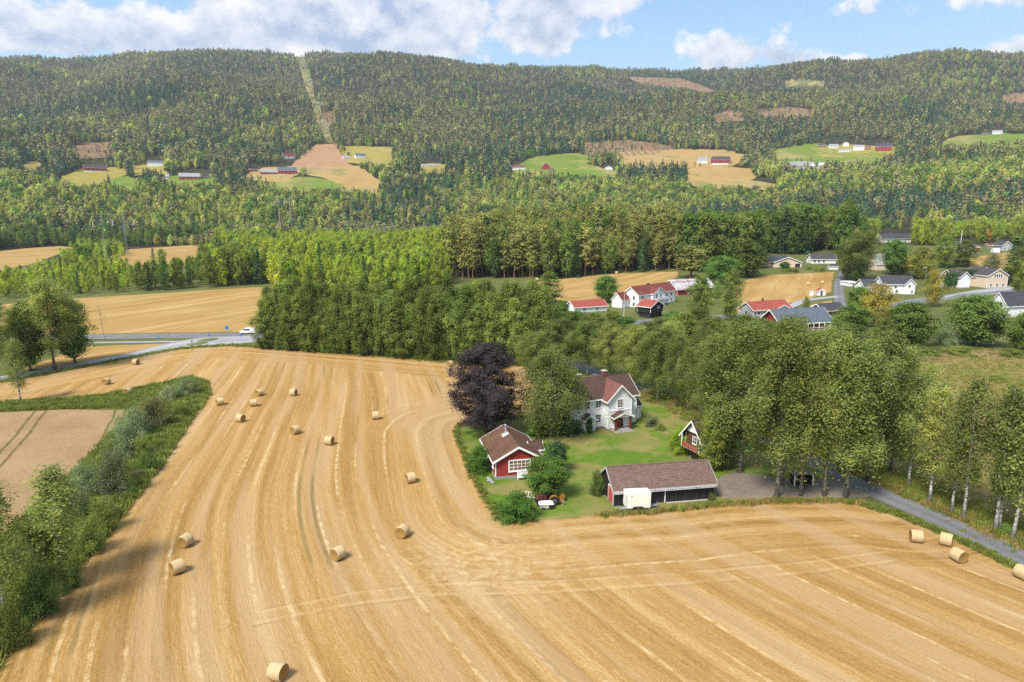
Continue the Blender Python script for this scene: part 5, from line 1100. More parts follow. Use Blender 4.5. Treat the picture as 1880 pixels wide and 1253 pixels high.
for i, (p, tn, lab) in enumerate(BALES):
    g = G(*p); view = math.atan2(-g[1], -g[0]); ang = view + math.radians(tn)        # towards the camera, then turned
    o = thing('straw_bale', lab, 'straw bale', g, ang, 'round straw bales left on the fields')
    s_ = 1.0 if i < 22 else 1.15; o.scale = (s_ * random.uniform(.96, 1.06), s_, s_ * random.uniform(.97, 1.02))
    w_, en = BM[i % 3]; link('net_wrap', w_, o); link('straw_end', en[0], o); link('straw_end', en[1], o)

# ------------------------------------------------------------------ wheels and vehicles
def wheel(parent, x, y, r, w, rim='steel', spokes=True, lugs=False):
    t = MB().lathe([(r * .60, -w / 2), (r * .93, -w / 2), (r, -w * .32), (r, w * .32), (r * .93, w / 2), (r * .60, w / 2)], 'y', (x, y, r), 24).build('wheel', M['rubber'], parent, smoothf=False)
    MB().lathe([(r * .585, -w * .44), (r * .3, -w * .53), (r * .3, w * .53), (r * .585, w * .44)], 'y', (x, y, r), 18).build('rim', M[rim], t)
    if lugs:
        for k in range(18):
            a = 2 * math.pi * k / 18; c, s_ = math.cos(a), math.sin(a)
            lm = MB()
            for (dr, da) in ((r * .97, -.05), (r * 1.05, -.04), (r * 1.05, .04), (r * .97, .05)): lm.v.append((x + dr * math.cos(a + da), y - w * .45, r + dr * math.sin(a + da)))
            for (dr, da) in ((r * .97, -.05), (r * 1.05, -.04), (r * 1.05, .04), (r * .97, .05)): lm.v.append((x + dr * math.cos(a + da + .12), y + w * .45, r + dr * math.sin(a + da + .12)))
            lm.f = [(0, 1, 2, 3), (7, 6, 5, 4), (0, 4, 5, 1), (1, 5, 6, 2), (2, 6, 7, 3), (3, 7, 4, 0)]; lm.build('tread_lug', M['rubber'], t)
    return t
# box trailer
a, b = G(1150, 941), G(1191, 939); d = b - a
t = thing('box_trailer', 'white box trailer on twin axles parked beside the black garage', 'trailer', a, math.atan2(d[1], d[0])); Lt = 3.35
MB().box(0, Lt, 0, 1.75, .50, 2.55).build('box', M['shaded_panel'], t)  # walls creamier than door and roof: weaker light put into the colour
MB().box(-.02, Lt + .02, -.02, 1.77, 2.552, 2.62).build('roof_panel', M['white_plastic'], t)
MB().box(-.03, -.002, .06, 1.69, .60, 2.5).build('rear_door', M['white_plastic'], t)
for x in (-.02, Lt - .03):
    for y in (-.03, 1.73): MB().box(x, x + .05, y, y + .05, .5, 2.55).build('corner_trim', M['steel'], t)
MB().box(-.01, Lt + .01, -.045, -.002, .48, .58).build('side_rail', M['galvanised'], t)
for y in (.35, 1.4): MB().box(-.9, -.05, y - .25, y + .25, .40, .46).build('tail_ramp', M['galvanised'], t) if y < 1 else None
for y in (-.14, 1.70):
    for x in (1.25, 1.95): wheel(t, x, y + .1, .33, .2)
    mg = MB().prism([(.80, .42), (.86, .62), (1.0, .75), (2.2, .75), (2.36, .62), (2.42, .42), (2.36, .42), (2.3, .58), (2.16, .70), (1.04, .70), (.92, .58), (.86, .42)], 'y', y - .06, y + .2); mg.build('mudguard', M['dark_metal'], t)
MB().quadbox([(Lt, .35, .42), (Lt + 1.3, .83, .42), (Lt + 1.3, .92, .42), (Lt, 1.4, .42), (Lt, .35, .50), (Lt + 1.3, .83, .50), (Lt + 1.3, .92, .50), (Lt, 1.4, .50)]).build('drawbar', M['galvanised'], t)
MB().tube((Lt + 1.2, .87, .15), (Lt + 1.2, .87, .95), .04).build('jockey_post', M['galvanised'], t); wheel(t, Lt + 1.2, .87, .12, .08)
MB().box(.55, .85, -.012, -.002, 2.2, 2.28).build('maker_plate', M['dark_metal'], t)

# old tractor with a rear implement
a, b = G(985, 929), G(1040, 925); d = b - a
t = thing('old_tractor', 'old maroon and orange tractor with rear implement under the maple', 'tractor', G(984, 931), math.atan2(d[1], d[0]))
for y in (.0, 1.45): wheel(t, 2.55, y, .66, .36, 'galvanised', lugs=True)
for y in (.12, 1.33): wheel(t, .45, y, .36, .2, 'galvanised')
MB().prism([(.1, .75), (.1, 1.25), (.3, 1.35), (1.65, 1.45), (1.7, .75)], 'y', .45, 1.0).build('bonnet', M['maroon_paint'], t)
MB().box(.02, .098, .5, .95, .8, 1.25).build('radiator_grille', M['dark_metal'], t); MB().box(.4, 2.7, .52, .93, .5, .748).build('chassis', M['dark_metal'], t)
MB().box(.3, .6, .05, 1.4, .34, .44).build('front_axle', M['dark_metal'], t)
for y in (-.22, 1.27): MB().prism([(1.9, .95), (2.0, 1.35), (2.45, 1.5), (2.9, 1.42), (3.1, 1.2), (3.05, 1.16), (2.86, 1.36), (2.45, 1.44), (2.04, 1.3), (1.95, .95)], 'y', y, y + .42).build('fender', M['orange_paint'], t)
MB().prism([(2.3, 1.0), (2.75, 1.0), (2.85, 1.45), (2.75, 1.45), (2.68, 1.12), (2.3, 1.1)], 'y', .5, .95).build('seat', M['dark_metal'], t)
MB().lathe([(.20, -.02), (.23, 0), (.20, .02)], 'x', (1.95, .72, 1.62), 16).build('steering_wheel', M['dark_metal'], t); MB().tube((1.65, .72, 1.3), (1.94, .72, 1.6), .025).build('steering_column', M['dark_metal'], t)
MB().tube((.9, .85, 1.4), (.9, .85, 2.1), .04).build('exhaust_pipe', M['dark_metal'], t)
for y in (.25, 1.2): MB().tube((2.7, y, .6), (3.7, y, .45), .05).build('lift_arm', M['dark_metal'], t)
MB().box(3.6, 3.8, -.3, 1.75, .4, .55).build('implement_beam', M['orange_paint'], t)
for k in range(7): MB().quadbox([(3.62, -.25 + .3 * k, 0), (3.75, -.25 + .3 * k, 0), (3.75, -.2 + .3 * k, 0), (3.62, -.2 + .3 * k, 0), (3.9, -.25 + .3 * k, .5), (4.1, -.25 + .3 * k, .5), (4.1, -.2 + .3 * k, .5), (3.9, -.2 + .3 * k, .5)]).build('implement_tine', M['weathered_wood'], t)
MB().prism([(3.75, .55), (4.3, .45), (4.35, .95), (3.95, 1.1)], 'y', .9, 1.7).build('implement_hopper', M['orange_paint'], t)
# hay rake with upright tines beside the tractor
a = G(962, 917); t = thing('hay_rake', 'old white and yellow hay rake beside the tractor', 'rake', a, math.radians(-18))
MB().tube((0, 0, .45), (3.6, 0, .45), .05).build('axle_beam', M['white_plastic'], t); MB().tube((0, .55, .95), (3.6, .55, .95), .035).build('top_bar', M['white_plastic'], t)
for k in range(8): MB().tube((.1 + .48 * k, 0, .45), (.1 + .48 * k, .55, .95), .03).build('upright', M['white_plastic'], t)
for k in range(10): MB().tube((.2 + .36 * k, .02, .45), (.2 + .36 * k, -.45, .05), .022).build('tine', M['orange_paint'], t)
for x in (.0, 3.6): wheel(t, x, 0, .42, .08, 'orange_paint')
# white lidded low cart
a = G(990, 938); t = thing('low_cart', 'low cart with curved white lid and black end beside the round bush', 'cart', a, math.radians(6))
MB().prism([(0, .75), (.05, .86), (.5, .95), (1.6, .95), (2.0, .85), (2.05, .75)], 'y', 0, 1.1).build('lid', M['white_plastic'], t)
MB().box(.15, 1.35, .08, 1.02, .22, .748).build('tub', M['concrete'], t); MB().box(1.35, 1.9, .05, 1.05, .18, .747).build('tool_box', M['rubber'], t)
for y in (.1, 1.0): wheel(t, .6, y, .2, .1)

# bin shelter under the birches
a, b = G(1458, 893), G(1492, 892); d = b - a
t = thing('bin_shelter', 'open black bin shelter with flat roof under the birches', 'shelter', a, math.atan2(d[1], d[0])); Ls = math.hypot(d[0], d[1])
MB().box(0, Ls, 1.42, 1.5, .05, 1.7).build('back_wall', M['black_boards'], t)
for x in (0, Ls - .08): MB().box(x, x + .08, .1, 1.418, .05, 1.6).build('side_wall', M['black_boards'], t)
for x in (-.05, Ls - .1): MB().box(x, x + .15, -.06, .098, 0, 1.72).build('post', M['white_trim'], t)
MB().quadbox([(-.25, -.25, 1.82), (Ls + .25, -.25, 1.82), (Ls + .25, 1.7, 1.70), (-.25, 1.7, 1.70), (-.25, -.25, 1.95), (Ls + .25, -.25, 1.95), (Ls + .25, 1.7, 1.83), (-.25, 1.7, 1.83)]).build('roof', M['weathered_wood'], t)
for k in range(3):
    g_ = np.array(t.location); ca, sa = math.cos(t.rotation_euler[2]), math.sin(t.rotation_euler[2]); x, y = .35 + k * .75, .45
    bn = thing('wheelie_bin', ['dark wheeled bin at the left inside the bin shelter', 'dark wheeled bin in the middle of the bin shelter', 'dark wheeled bin at the right inside the bin shelter'][k], 'bin', (g_[0] + ca * x - sa * y, g_[1] + sa * x + ca * y, 0), t.rotation_euler[2], 'wheeled bins in the shelter')
    MB().quadbox([(.06, .06, .05), (.52, .06, .05), (.52, .56, .05), (.06, .56, .05), (0, 0, 1.0), (.58, 0, 1.0), (.58, .64, 1.0), (0, .64, 1.0)]).build('body', M['rubber'], bn); MB().box(-.02, .6, -.03, .66, 1.003, 1.07).build('lid', M['dark_metal'], bn)
# benches and planters by the storehouse
def picnic(p, lab, rz, pale=False):
    t = thing('picnic_table', lab, 'table', G(*p), rz); m_ = M['weathered_wood']
    for k in range(4): MB().box(0, 1.9, .45 + .2 * k, .63 + .2 * k, .72, .77).build('table_board', m_, t)
    for y in (0, 1.45): MB().box(0, 1.9, y, y + .26, .42, .47).build('bench_board', m_, t)
    for x in (.25, 1.55):
        MB().box(x, x + .1, .0, 1.7, .33, .415).build('cross_beam', m_, t)
        for y0, y1 in ((.15, .55), (1.5, 1.1)): MB().quadbox([(x, y0, 0), (x + .1, y0, 0), (x + .1, y0 + .1, 0), (x, y0 + .1, 0), (x, y1, .718), (x + .1, y1, .718), (x + .1, y1 + .1, .718), (x, y1 + .1, .718)]).build('leg', m_, t)
picnic((1336, 850), 'dark wooden picnic table beneath the birches by the storehouse', .1)
for p, lab in (((1268, 838), 'square grey planter box left of the slim green columns'), ((1280, 829), 'grey planter box tucked against the storehouse')):
    t = thing('planter_box', lab, 'planter', G(*p), .3)
    for k in range(3): MB().box(-.02 * (k % 2), 1.3 + .02 * (k % 2), -.02 * (k % 2), .9, .02 + .27 * k, .27 + .27 * k).build('plank_course', M['weathered_wood'], t)
    MB().box(.1, 1.2, .1, .8, .832, .86).build('soil', M['brick'], t)
# heap of stones at the corner of the red outbuilding
for k, (p, s_) in enumerate((((900, 884), .45), ((904, 887), .35), ((897, 880), .38))):
    rs = np.random.default_rng(k); mb = MB().lathe([(.02, 0), (.8 * s_, .05), (1.0 * s_, .35 * s_ + .05), (.7 * s_, .8 * s_), (.05, .95 * s_)], 'z', (0, 0, -.03), 9)
    mb.v = [(x * (1 + .15 * rs.normal()), y * (1 + .15 * rs.normal()), z) for x, y, z in mb.v]
    st = mb.build('garden_stone', M['stone'], None, [float(v) for v in G(*p)]); tag(st, ['largest grey stone at the corner of the red outbuilding', 'front grey stone at the corner of the red outbuilding', 'rear grey stone at the corner of the red outbuilding'][k], 'stone', 'stones by the red outbuilding')

# van and cars
def car(name, label, cat, p, ang, prof, glassprof, w, paint, wb, r=.33):
    t = thing(name, label, cat, G(*p), ang)
    b_ = MB().prism(prof, 'y', 0, w).build('body', M[paint], t)
    for y0 in (-.008, w - .012): MB().prism(glassprof, 'y', y0, y0 + .02).build('side_window', M['glass'], t)
    fx = [q_ for q_ in prof]
    for x in wb:
        for y in (.02, w - .02): wheel(t, x, y, r, .22)
    return t
VAN = [(.0, .45), (.02, .95), (.35, 1.15), (.95, 1.25), (1.55, 1.92), (1.9, 2.0), (4.75, 1.98), (4.88, 1.8), (4.9, .45)]
g = G(441, 613); vt = car('delivery_van', 'white delivery van driving on the main road beside the birch row', 'van', (440, 614.5), math.atan2(HWY[4][1] - HWY[3][1], HWY[4][0] - HWY[3][0]), VAN, [(1.15, 1.3), (1.62, 1.82), (3.3, 1.85), (3.3, 1.3)], 1.9, 'white_plastic', (.95, 3.95))
MB().quadbox([(.98, .12, 1.29), (.98, 1.78, 1.29), (1.52, 1.72, 1.89), (1.52, .18, 1.89), (.93, .12, 1.31), (.93, 1.78, 1.31), (1.47, 1.72, 1.91), (1.47, .18, 1.91)]).build('windscreen', M['glass'], vt)
for y in (.12, 1.48): MB().box(-.02, .05, y, y + .3, .72, .9).build('headlight', M['steel'], vt)
MB().box(-.03, .0, .1, 1.8, .3, .6).build('bumper', M['dark_metal'], vt)
CARP = [(0, .35), (0, .8), (.2, .92), (1.0, 1.0), (1.6, 1.45), (3.2, 1.48), (4.0, 1.0), (4.3, .95), (4.35, .35)]; CARG = [(1.15, 1.02), (1.65, 1.4), (3.1, 1.42), (3.7, 1.02)]
car('parked_car', 'silver car parked beside the grey roofed house', 'car', (1787, 468), .05, CARP, CARG, 1.75, 'car_silver', (.8, 3.5))
car('parked_car', 'white car parked at the white village house', 'car', (1592, 529), -.1, CARP, CARG, 1.75, 'white_plastic', (.8, 3.5))
car('parked_car', 'dark car parked by the pale grey house at the right edge', 'car', (1858, 460), .2, CARP, CARG, 1.75, 'dark_metal', (.8, 3.5))

# poles, signs, pylons
def pole(name, label, p, top_y, r, mat, cat='pole', lean=0, extra=None):
    g = G(*p); d = ray(p[0], top_y); H_ = CAM_H + d[2] * (g[1] / d[1]) - g[2]; t = thing(name, label, cat, g)
    MB().tube((0, 0, -.3), (lean, 0, H_), r, r * .55, 8).build('shaft', M[mat], t)
    if extra == 'wood': MB().box(-.9 + lean, .9 + lean, -.07, .07, H_ - .6, H_ - .45).build('crossarm', M[mat], t)
    elif extra == 'ball': MB().lathe([(.02, -.12), (.13, 0), (.02, .12)], 'z', (lean, 0, H_ + .1), 10).build('finial', M['steel'], t)
    elif extra == 'lamp': MB().box(-1.2, .1, -.12, .12, H_ - .02, H_ + .1).build('lamp_head', M['white_plastic'], t)
    return t
pole('flagpole', 'thin leaning pole standing beside the main road at the left', (193, 626), 558, .10, 'weathered_wood', lean=-1.0, extra='ball')
pole('flagpole', 'white flagpole in front of the village farmhouse', (1145, 588), 537, .08, 'white_plastic', extra='ball')
pole('lamp_post', 'lamp post in the striped village field', (1467, 547), 512, .08, 'galvanised', extra='lamp')
pole('lamp_post', 'lamp post beside the yellow birch in the village', (1695, 548), 492, .09, 'galvanised', extra='lamp')
pole('mast', 'white mast rising behind the grey roofed house', (1762, 462), 424, .25, 'white_plastic', 'mast', extra='ball')
pole('utility_pole', 'utility pole next to the white flagpole by the village farmhouse', (1176, 575), 536, .12, 'weathered_wood', extra='wood')
def sign(p, top, lab, w, hh):
    t = pole('road_sign', lab, p, top, .05, 'galvanised', 'sign'); g = G(*p); d = ray(p[0], top); H_ = CAM_H + d[2] * (g[1] / d[1]) - g[2]
    MB().box(-w / 2, w / 2, -.09, -.055, H_ - hh, H_).build('sign_plate', M['blue_sign'], t)
sign((417, 609), 599, 'square blue road sign on the far side of the road', 1.2, 1.1); sign((384, 624), 614, 'small blue sign post on the traffic island', .5, .6); sign((443, 627), 614, 'tall blue sign post at the junction near the van', .5, .7)
sign((292, 627), 618, 'blue sign post between cycle path and road', .5, .6); sign((353, 634), 625, 'blue sign post on the grass island', .45, .6)
for p, lab in (((362, 632), 'grassy traffic island in the pale junction'), ((382, 625), 'smaller traffic island beside the main road')):
    g = G(*p); o = MB().lathe([(3.4, 0), (3.4, .1), (2.6, .16), (.2, .2)], 'z', (0, 0, 0), 18).build('traffic_island', M['verge_grass'], None, [float(v) for v in g + np.array([0, 0, .06])]); o.scale = (1.0, .55, 1); o.rotation_euler[2] = .9; tag(o, lab, 'traffic island')
def pylon(label, pbase, top_y, gap_px, arm_px, group):
    g = G(*pbase); k = pxm(g); d = ray(pbase[0], top_y); H_ = CAM_H + d[2] * (g[1] / d[1]) - g[2]; t = thing('power_pylon', label, 'pylon', g, 0, group); s = gap_px / k / 2; A = arm_px / k / 2; w = max(.09, 30 / FPX / k * 1.0 * .5) if False else .11
    fat = max(.06, .06 * math.hypot(g[0], g[1]) / 520)
    for sx in (-s, s):
        leg = MB(); n = 10
        for q_ in ((-.6, -.6), (.6, -.6), (.6, .6), (-.6, .6)): leg.tube((sx + q_[0] * 1.3, q_[1] * 1.3, -.5), (sx + q_[0] * .5, q_[1] * .5, H_), fat * .8, fat * .6, 4)
        for i in range(n):
            z0, z1 = H_ * i / n, H_ * (i + 1) / n; f0, f1 = 1.3 - .8 * i / n, 1.3 - .8 * (i + 1) / n
            leg.tube((sx - .6 * f0, -.6 * f0, z0), (sx + .6 * f1, -.6 * f1, z1), fat * .4, n=3); leg.tube((sx + .6 * f0, .6 * f0, z0), (sx - .6 * f1, .6 * f1, z1), fat * .4, n=3)
        leg.build('lattice_leg', M['steel_grey'], t); MB().tube((sx, 0, H_), (sx, 0, H_ * 1.06), fat * .7, fat * .4, 4).build('earth_peak', M['steel_grey'], t)
    arm = MB(); z = H_ * .90
    for y in (-.4, .4): arm.tube((-A, y, z), (A, y, z), fat * .8, n=4)
    for i in range(12): x0 = -A + 2 * A * i / 12; arm.tube((x0, -.4, z), (x0 + A / 6, .4, z), fat * .4, n=3)
    arm.tube((-s, 0, z), (0, 0, H_ * .985), fat * .6, n=4); arm.tube((s, 0, z), (0, 0, H_ * .985), fat * .6, n=4)
    arm.build('crossarm', M['steel_grey'], t)
    for zf in (.18, .48): MB().tube((-s, 0, H_ * zf), (s, 0, H_ * zf), fat * .7, n=4).build('tie_beam', M['steel_grey'], t)
    for x in (-A * .97, 0, A * .97): MB().tube((x, 0, z - .2), (x, 0, z - H_ * .10), fat * 2.6, n=6).build('insulator', M['white_plastic'], t)
plain('steel_grey', (.34, .35, .36), .6, .2)
pylon('near twin legged lattice pylon standing in the left scrub', (216, 492), 395, 40, 76, 'power line pylons')
pylon('second twin legged pylon rising behind the forest', (525, 432), 361, 21, 36, 'power line pylons')
for i, (p, ty, lab) in enumerate((((601, 247), 222, 'lowest pylon in the forest cut on the hill'), ((585, 205), 186, 'second pylon from the bottom of the hill cut'), ((570, 160), 145, 'third pylon from the bottom of the hill cut'), ((557, 128), 116, 'topmost pylon of the hill cut'))):
    pylon(lab, p, ty, 9 - 1.4 * i, 16 - 2.4 * i, 'power line pylons')

# ------------------------------------------------------------------ single trees and shrubs
ORD = ['first', 'second', 'third', 'fourth', 'fifth', 'sixth', 'seventh', 'eighth', 'ninth', 'tenth', 'eleventh', 'twelfth', 'thirteenth', 'fourteenth', 'fifteenth', 'sixteenth', 'seventeenth']
def nth(i, n, what):
    return '%s %s from the left end' % (ORD[i], what) if i < (n + 1) // 2 else '%s %s from the right end' % (ORD[n - 1 - i], what)
Tr = tree
Tr('copper_beech', 'dark purple copper beech beside the white farmhouse', 'copper_beech', (892, 793), 631, 136)
Tr('weeping_birch', 'weeping birch hanging in front of the white farmhouse', 'weeping_birch', (1010, 800), 642, 138)
Tr('maple_tree', 'round bright green maple in front of the red outbuilding', 'maple', (1003, 914), 838, 80, var=0)
Tr('yard_shrub', 'broad green shrub at the lawn corner beside the low cart', 'yard_bush', (950, 950), 906, 82, 'shrub'); Tr('yard_shrub', 'green shrub against the left wall of the red outbuilding', 'yard_bush', (881, 866), 818, 48, 'shrub')
Tr('cypress_bush', 'dark green conifer bush at the right corner of the red outbuilding', 'cypress', (1021, 868), 810, 46, 'shrub'); Tr('narrow_shrub', 'narrow green shrub at the left end of the black garage', 'green_bush', (1096, 909), 862, 32, 'shrub')
Tr('lime_shrub', 'bright lime green shrub beside the storehouse', 'lime_bush', (1251, 832), 783, 48, 'shrub')
Tr('clipped_thuja', 'left clipped dark thuja at the farmhouse wall', 'thuja', (1061, 797), 771, 15, 'shrub', group='clipped thujas'); Tr('clipped_thuja', 'right clipped dark thuja beside the farmhouse wing', 'thuja', (1082, 796), 767, 14, 'shrub', group='clipped thujas')
Tr('slim_thuja', 'left one of two slim green columns behind the garage', 'lime_thuja', (1285, 853), 818, 7, 'shrub'); Tr('slim_thuja', 'right one of two slim green columns behind the garage', 'lime_thuja', (1292, 852), 820, 7, 'shrub')
Tr('dark_shrub', 'dark shrub at the foot of the weeping birch', 'cypress', (1042, 801), 764, 36, 'shrub'); Tr('dark_shrub', 'dark shrub behind the red outbuilding corner', 'yard_bush', (985, 800), 768, 40, 'shrub')
Tr('garden_shrub', 'grey green shrub bed right of the farmhouse', 'willow_bush', (1198, 782), 764, 34, 'shrub'); Tr('garden_shrub', 'low shrub at the lawn slope right of the farmhouse', 'green_bush', (1212, 790), 776, 22, 'shrub')
Tr('corner_weed', 'small leafy shrub at the right corner of the black garage', 'green_bush', (1306, 919), 905, 16, 'shrub')
GROVE = [((1358, 867), 590, 172, 'tall birch beside the picnic table, first of the grove'), ((1425, 914), 585, 150, 'tall birch with thick grey trunk nearest the garage'), ((1436, 892), 582, 105, 'birch standing just behind the thick grey trunk'), ((1470, 911), 612, 105, 'thin trunked birch in front of the bin shelter'),
    ((1513, 911), 600, 120, 'birch right of the bin shelter at the gravel edge'), ((1552, 912), 622, 165, 'broad birch at the mouth of the gravel yard'), ((1318, 852), 612, 100, 'birch leaning over the storehouse roof'), ((1595, 884), 608, 150, 'big birch on the far side of the lane at the grove end'),
    ((1634, 868), 632, 110, 'outermost big birch of the grove towards the meadow'), ((1300, 792), 618, 90, 'birch behind the storehouse beside the lane')]
for b_, ty, w, lab in GROVE: Tr('birch_tree', lab, 'birch', b_, ty, w, group='birches of the grove')
Tr('young_birch', 'young leafy birch hanging before the right half of the storehouse', 'row_birch', (1304, 866), 745, 52); Tr('young_birch', 'low leafy birch sapling at the storehouse corner', 'row_birch', (1328, 862), 760, 56)
LANE = [((1706, 922), 705, 74, 'slim birch first in the row along the lane'), ((1747, 942), 715, 66, 'slim birch second in the row along the lane'), ((1768, 953), 690, 80, 'slim birch third in the row along the lane'), ((1827, 975), 705, 84, 'slim birch fourth along the lane, one of a twin'), ((1834, 973), 718, 64, 'slim twin birch leaning on its neighbour by the lane'), ((1858, 991), 705, 90, 'birch leaning right over the lane at the picture edge'), ((1898, 1000), 760, 100, 'leafy birch cut off by the right edge'), ((1668, 893), 690, 66, 'slim birch between the grove and the lane row')]
for i, (b_, ty, w, lab) in enumerate(LANE): Tr('slim_birch', lab, 'slim_birch', b_, ty, w, group='slim birches along the lane', tilt=.10 if i == 5 else 0)
ALLEY = [(978, 700, 610, 70), (1030, 680, 585, 80), (1078, 690, 590, 78), (1120, 700, 592, 76), (1165, 716, 598, 80), (1206, 738, 600, 82), (1242, 750, 615, 66), (1262, 757, 640, 60), (1228, 728, 590, 84), (1285, 762, 600, 70)]
for i, (x, by, ty, w) in enumerate(ALLEY): Tr('birch_tree', nth(i, len(ALLEY), 'birch') + ' of the alley behind the white farmhouse', 'birch', (x, by), ty, w, group='alley birches behind the farmhouse')
BELT = [(985, 655, 565, 60), (1015, 640, 560, 62), (1045, 648, 572, 60), (1070, 632, 580, 54), (1098, 640, 582, 60), (1128, 650, 588, 62), (1160, 638, 596, 58), (1190, 648, 592, 66), (1222, 634, 586, 60), (1250, 645, 574, 66), (1280, 632, 565, 62), (1305, 655, 582, 70), (1335, 640, 590, 66), (1365, 655, 578, 70), (1395, 640, 585, 64), (1425, 650, 592, 70), (1462, 645, 606, 62), (1495, 655, 612, 60), (1530, 645, 606, 66), (1565, 640, 596, 60)]
for i, (x, by, ty, w) in enumerate(BELT): Tr('birch_tree', nth(i, len(BELT), 'birch') + ' of the belt below the village', 'row_birch', (x, by), ty, w, group='birch belt below the village')
rr = np.random.default_rng(5)
for i in range(34):
    f = i / 33; x = 488 + 470 * f; by = 640 + 32 * f + rr.uniform(-1.5, 1.5); Tr('birch_tree', nth(i, 34, 'tall birch') + ' in the front of the dense row', 'row_birch', (x, by), 540 - 10 * math.sin(f * 9) + rr.uniform(-16, 20) + (25 if f > .8 else 0) + (16 if f < .05 else 0), rr.uniform(34, 58), group='front line of the birch row')
for i in range(30):
    f = i / 29; x = 496 + 500 * f; by = 631 + 26 * f + rr.uniform(-2, 2); Tr('birch_tree', 'tall birch in the back line of the dense row', 'row_birch', (x, by), 522 + rr.uniform(-14, 18), rr.uniform(36, 56), group='back line of the birch row')
for i in range(26):
    f = i / 25; x = 482 + 478 * f; Tr('edge_shrub', 'low bush at the foot of the birch row', 'green_bush', (x + rr.uniform(-8, 8), 639 + 32 * f + rr.uniform(-1, 1)), 622 + 32 * f + rr.uniform(-8, 4), rr.uniform(18, 34), 'shrub', group='bushes below the birch row')
LEFT = [((101, 679), 513, 105, 'birch', 'big dark birch by the side road at the left'), ((56, 680), 555, 74, 'round_tree', 'smaller round tree left of the big roadside birch'), ((138, 668), 550, 72, 'maple', 'leafy tree right of the big roadside birch'), ((-2, 697), 548, 80, 'birch', 'birch cut off by the left edge at the side road')]
for b_, ty, w, kd, lab in LEFT: Tr('roadside_tree', lab, kd, b_, ty, w)
Tr('slim_birch', 'thin young birch standing in the ditch strip at the left edge', 'slim_birch', (38, 740), 622, 42)
HEDGE = [((116, 1072), 856, 108, 'slim_birch', 'birch_tree', 'birch in the hedge with yellowish crown'), ((16, 1160), 882, 105, 'slim_birch', 'birch_tree', 'white stemmed birch at the left edge of the hedge'), ((66, 1090), 960, 76, 'slim_birch', 'birch_tree', 'lower slim birch between the two hedge birches')]
for b_, ty, w, kd, nm, lab in HEDGE: Tr(nm, lab, kd, b_, ty, w)
BUSH = [((346, 727), 693, 62, 'willow_bush', 'round grey green willow bush at the tip of the hedge'), ((308, 738), 708, 50, 'willow_bush', 'pale willow bush second from the hedge tip'), ((283, 788), 727, 78, 'brown_bush', 'brownish twiggy bush in the upper hedge'), ((332, 768), 742, 48, 'green_bush', 'yellow green bush on the field side of the upper hedge'), ((250, 806), 745, 76, 'willow_bush', 'tall green bush in mid hedge'), ((232, 842), 768, 84, 'willow_bush', 'broad green bush in mid hedge'), ((262, 842), 800, 56, 'green_bush', 'low grey green bush in front of the broad one'),
    ((206, 910), 828, 96, 'willow_bush', 'large silvery willow bush in mid hedge'), ((160, 905), 850, 74, 'willow_bush', 'dark green bush on the crop side of the hedge'), ((272, 865), 828, 50, 'green_bush', 'leafy bush on the field side of mid hedge'), ((190, 975), 915, 74, 'green_bush', 'green bush right of the hedge birch'), ((165, 1015), 950, 74, 'green_bush', 'low green bush below the silvery willow'), ((205, 952), 926, 40, 'brown_bush', 'small brown bush at the field edge of the hedge'), ((75, 1130), 1040, 96, 'green_bush', 'dark bush under the hedge birches'), ((15, 1190), 1100, 90, 'green_bush', 'lowest green bush at the left edge'), ((140, 960), 890, 70, 'willow_bush', 'green bush beside the hedge birch crown'), ((128, 1082), 1030, 60, 'green_bush', 'small bush at the foot of the yellowish birch'), ((218, 878), 845, 50, 'green_bush', 'young bush under the silvery willow')]
for b_, ty, w, kd, lab in BUSH: Tr('hedge_bush', lab, kd, b_, ty, w * .85, 'shrub', group='hedge bushes between the fields')
for i in range(22):
    f = i / 21; x = 372 - 380 * f + rr.uniform(-14, 6); by = 732 + 480 * f ** 1.05; x = np.interp(by, [722, 778, 862, 975, 1090, 1212], [384, 343, 288, 198, 98, 0]) - rr.uniform(8, 40) * (.6 + by / 1300)
    Tr('hedge_bush', 'low leafy undergrowth bush along the hedge', random.choice(['green_bush', 'green_bush', 'brown_bush']), (x, by), by - rr.uniform(14, 26) * (.6 + f), rr.uniform(28, 50) * (.6 + .7 * f), 'shrub', group='low hedge undergrowth bushes')
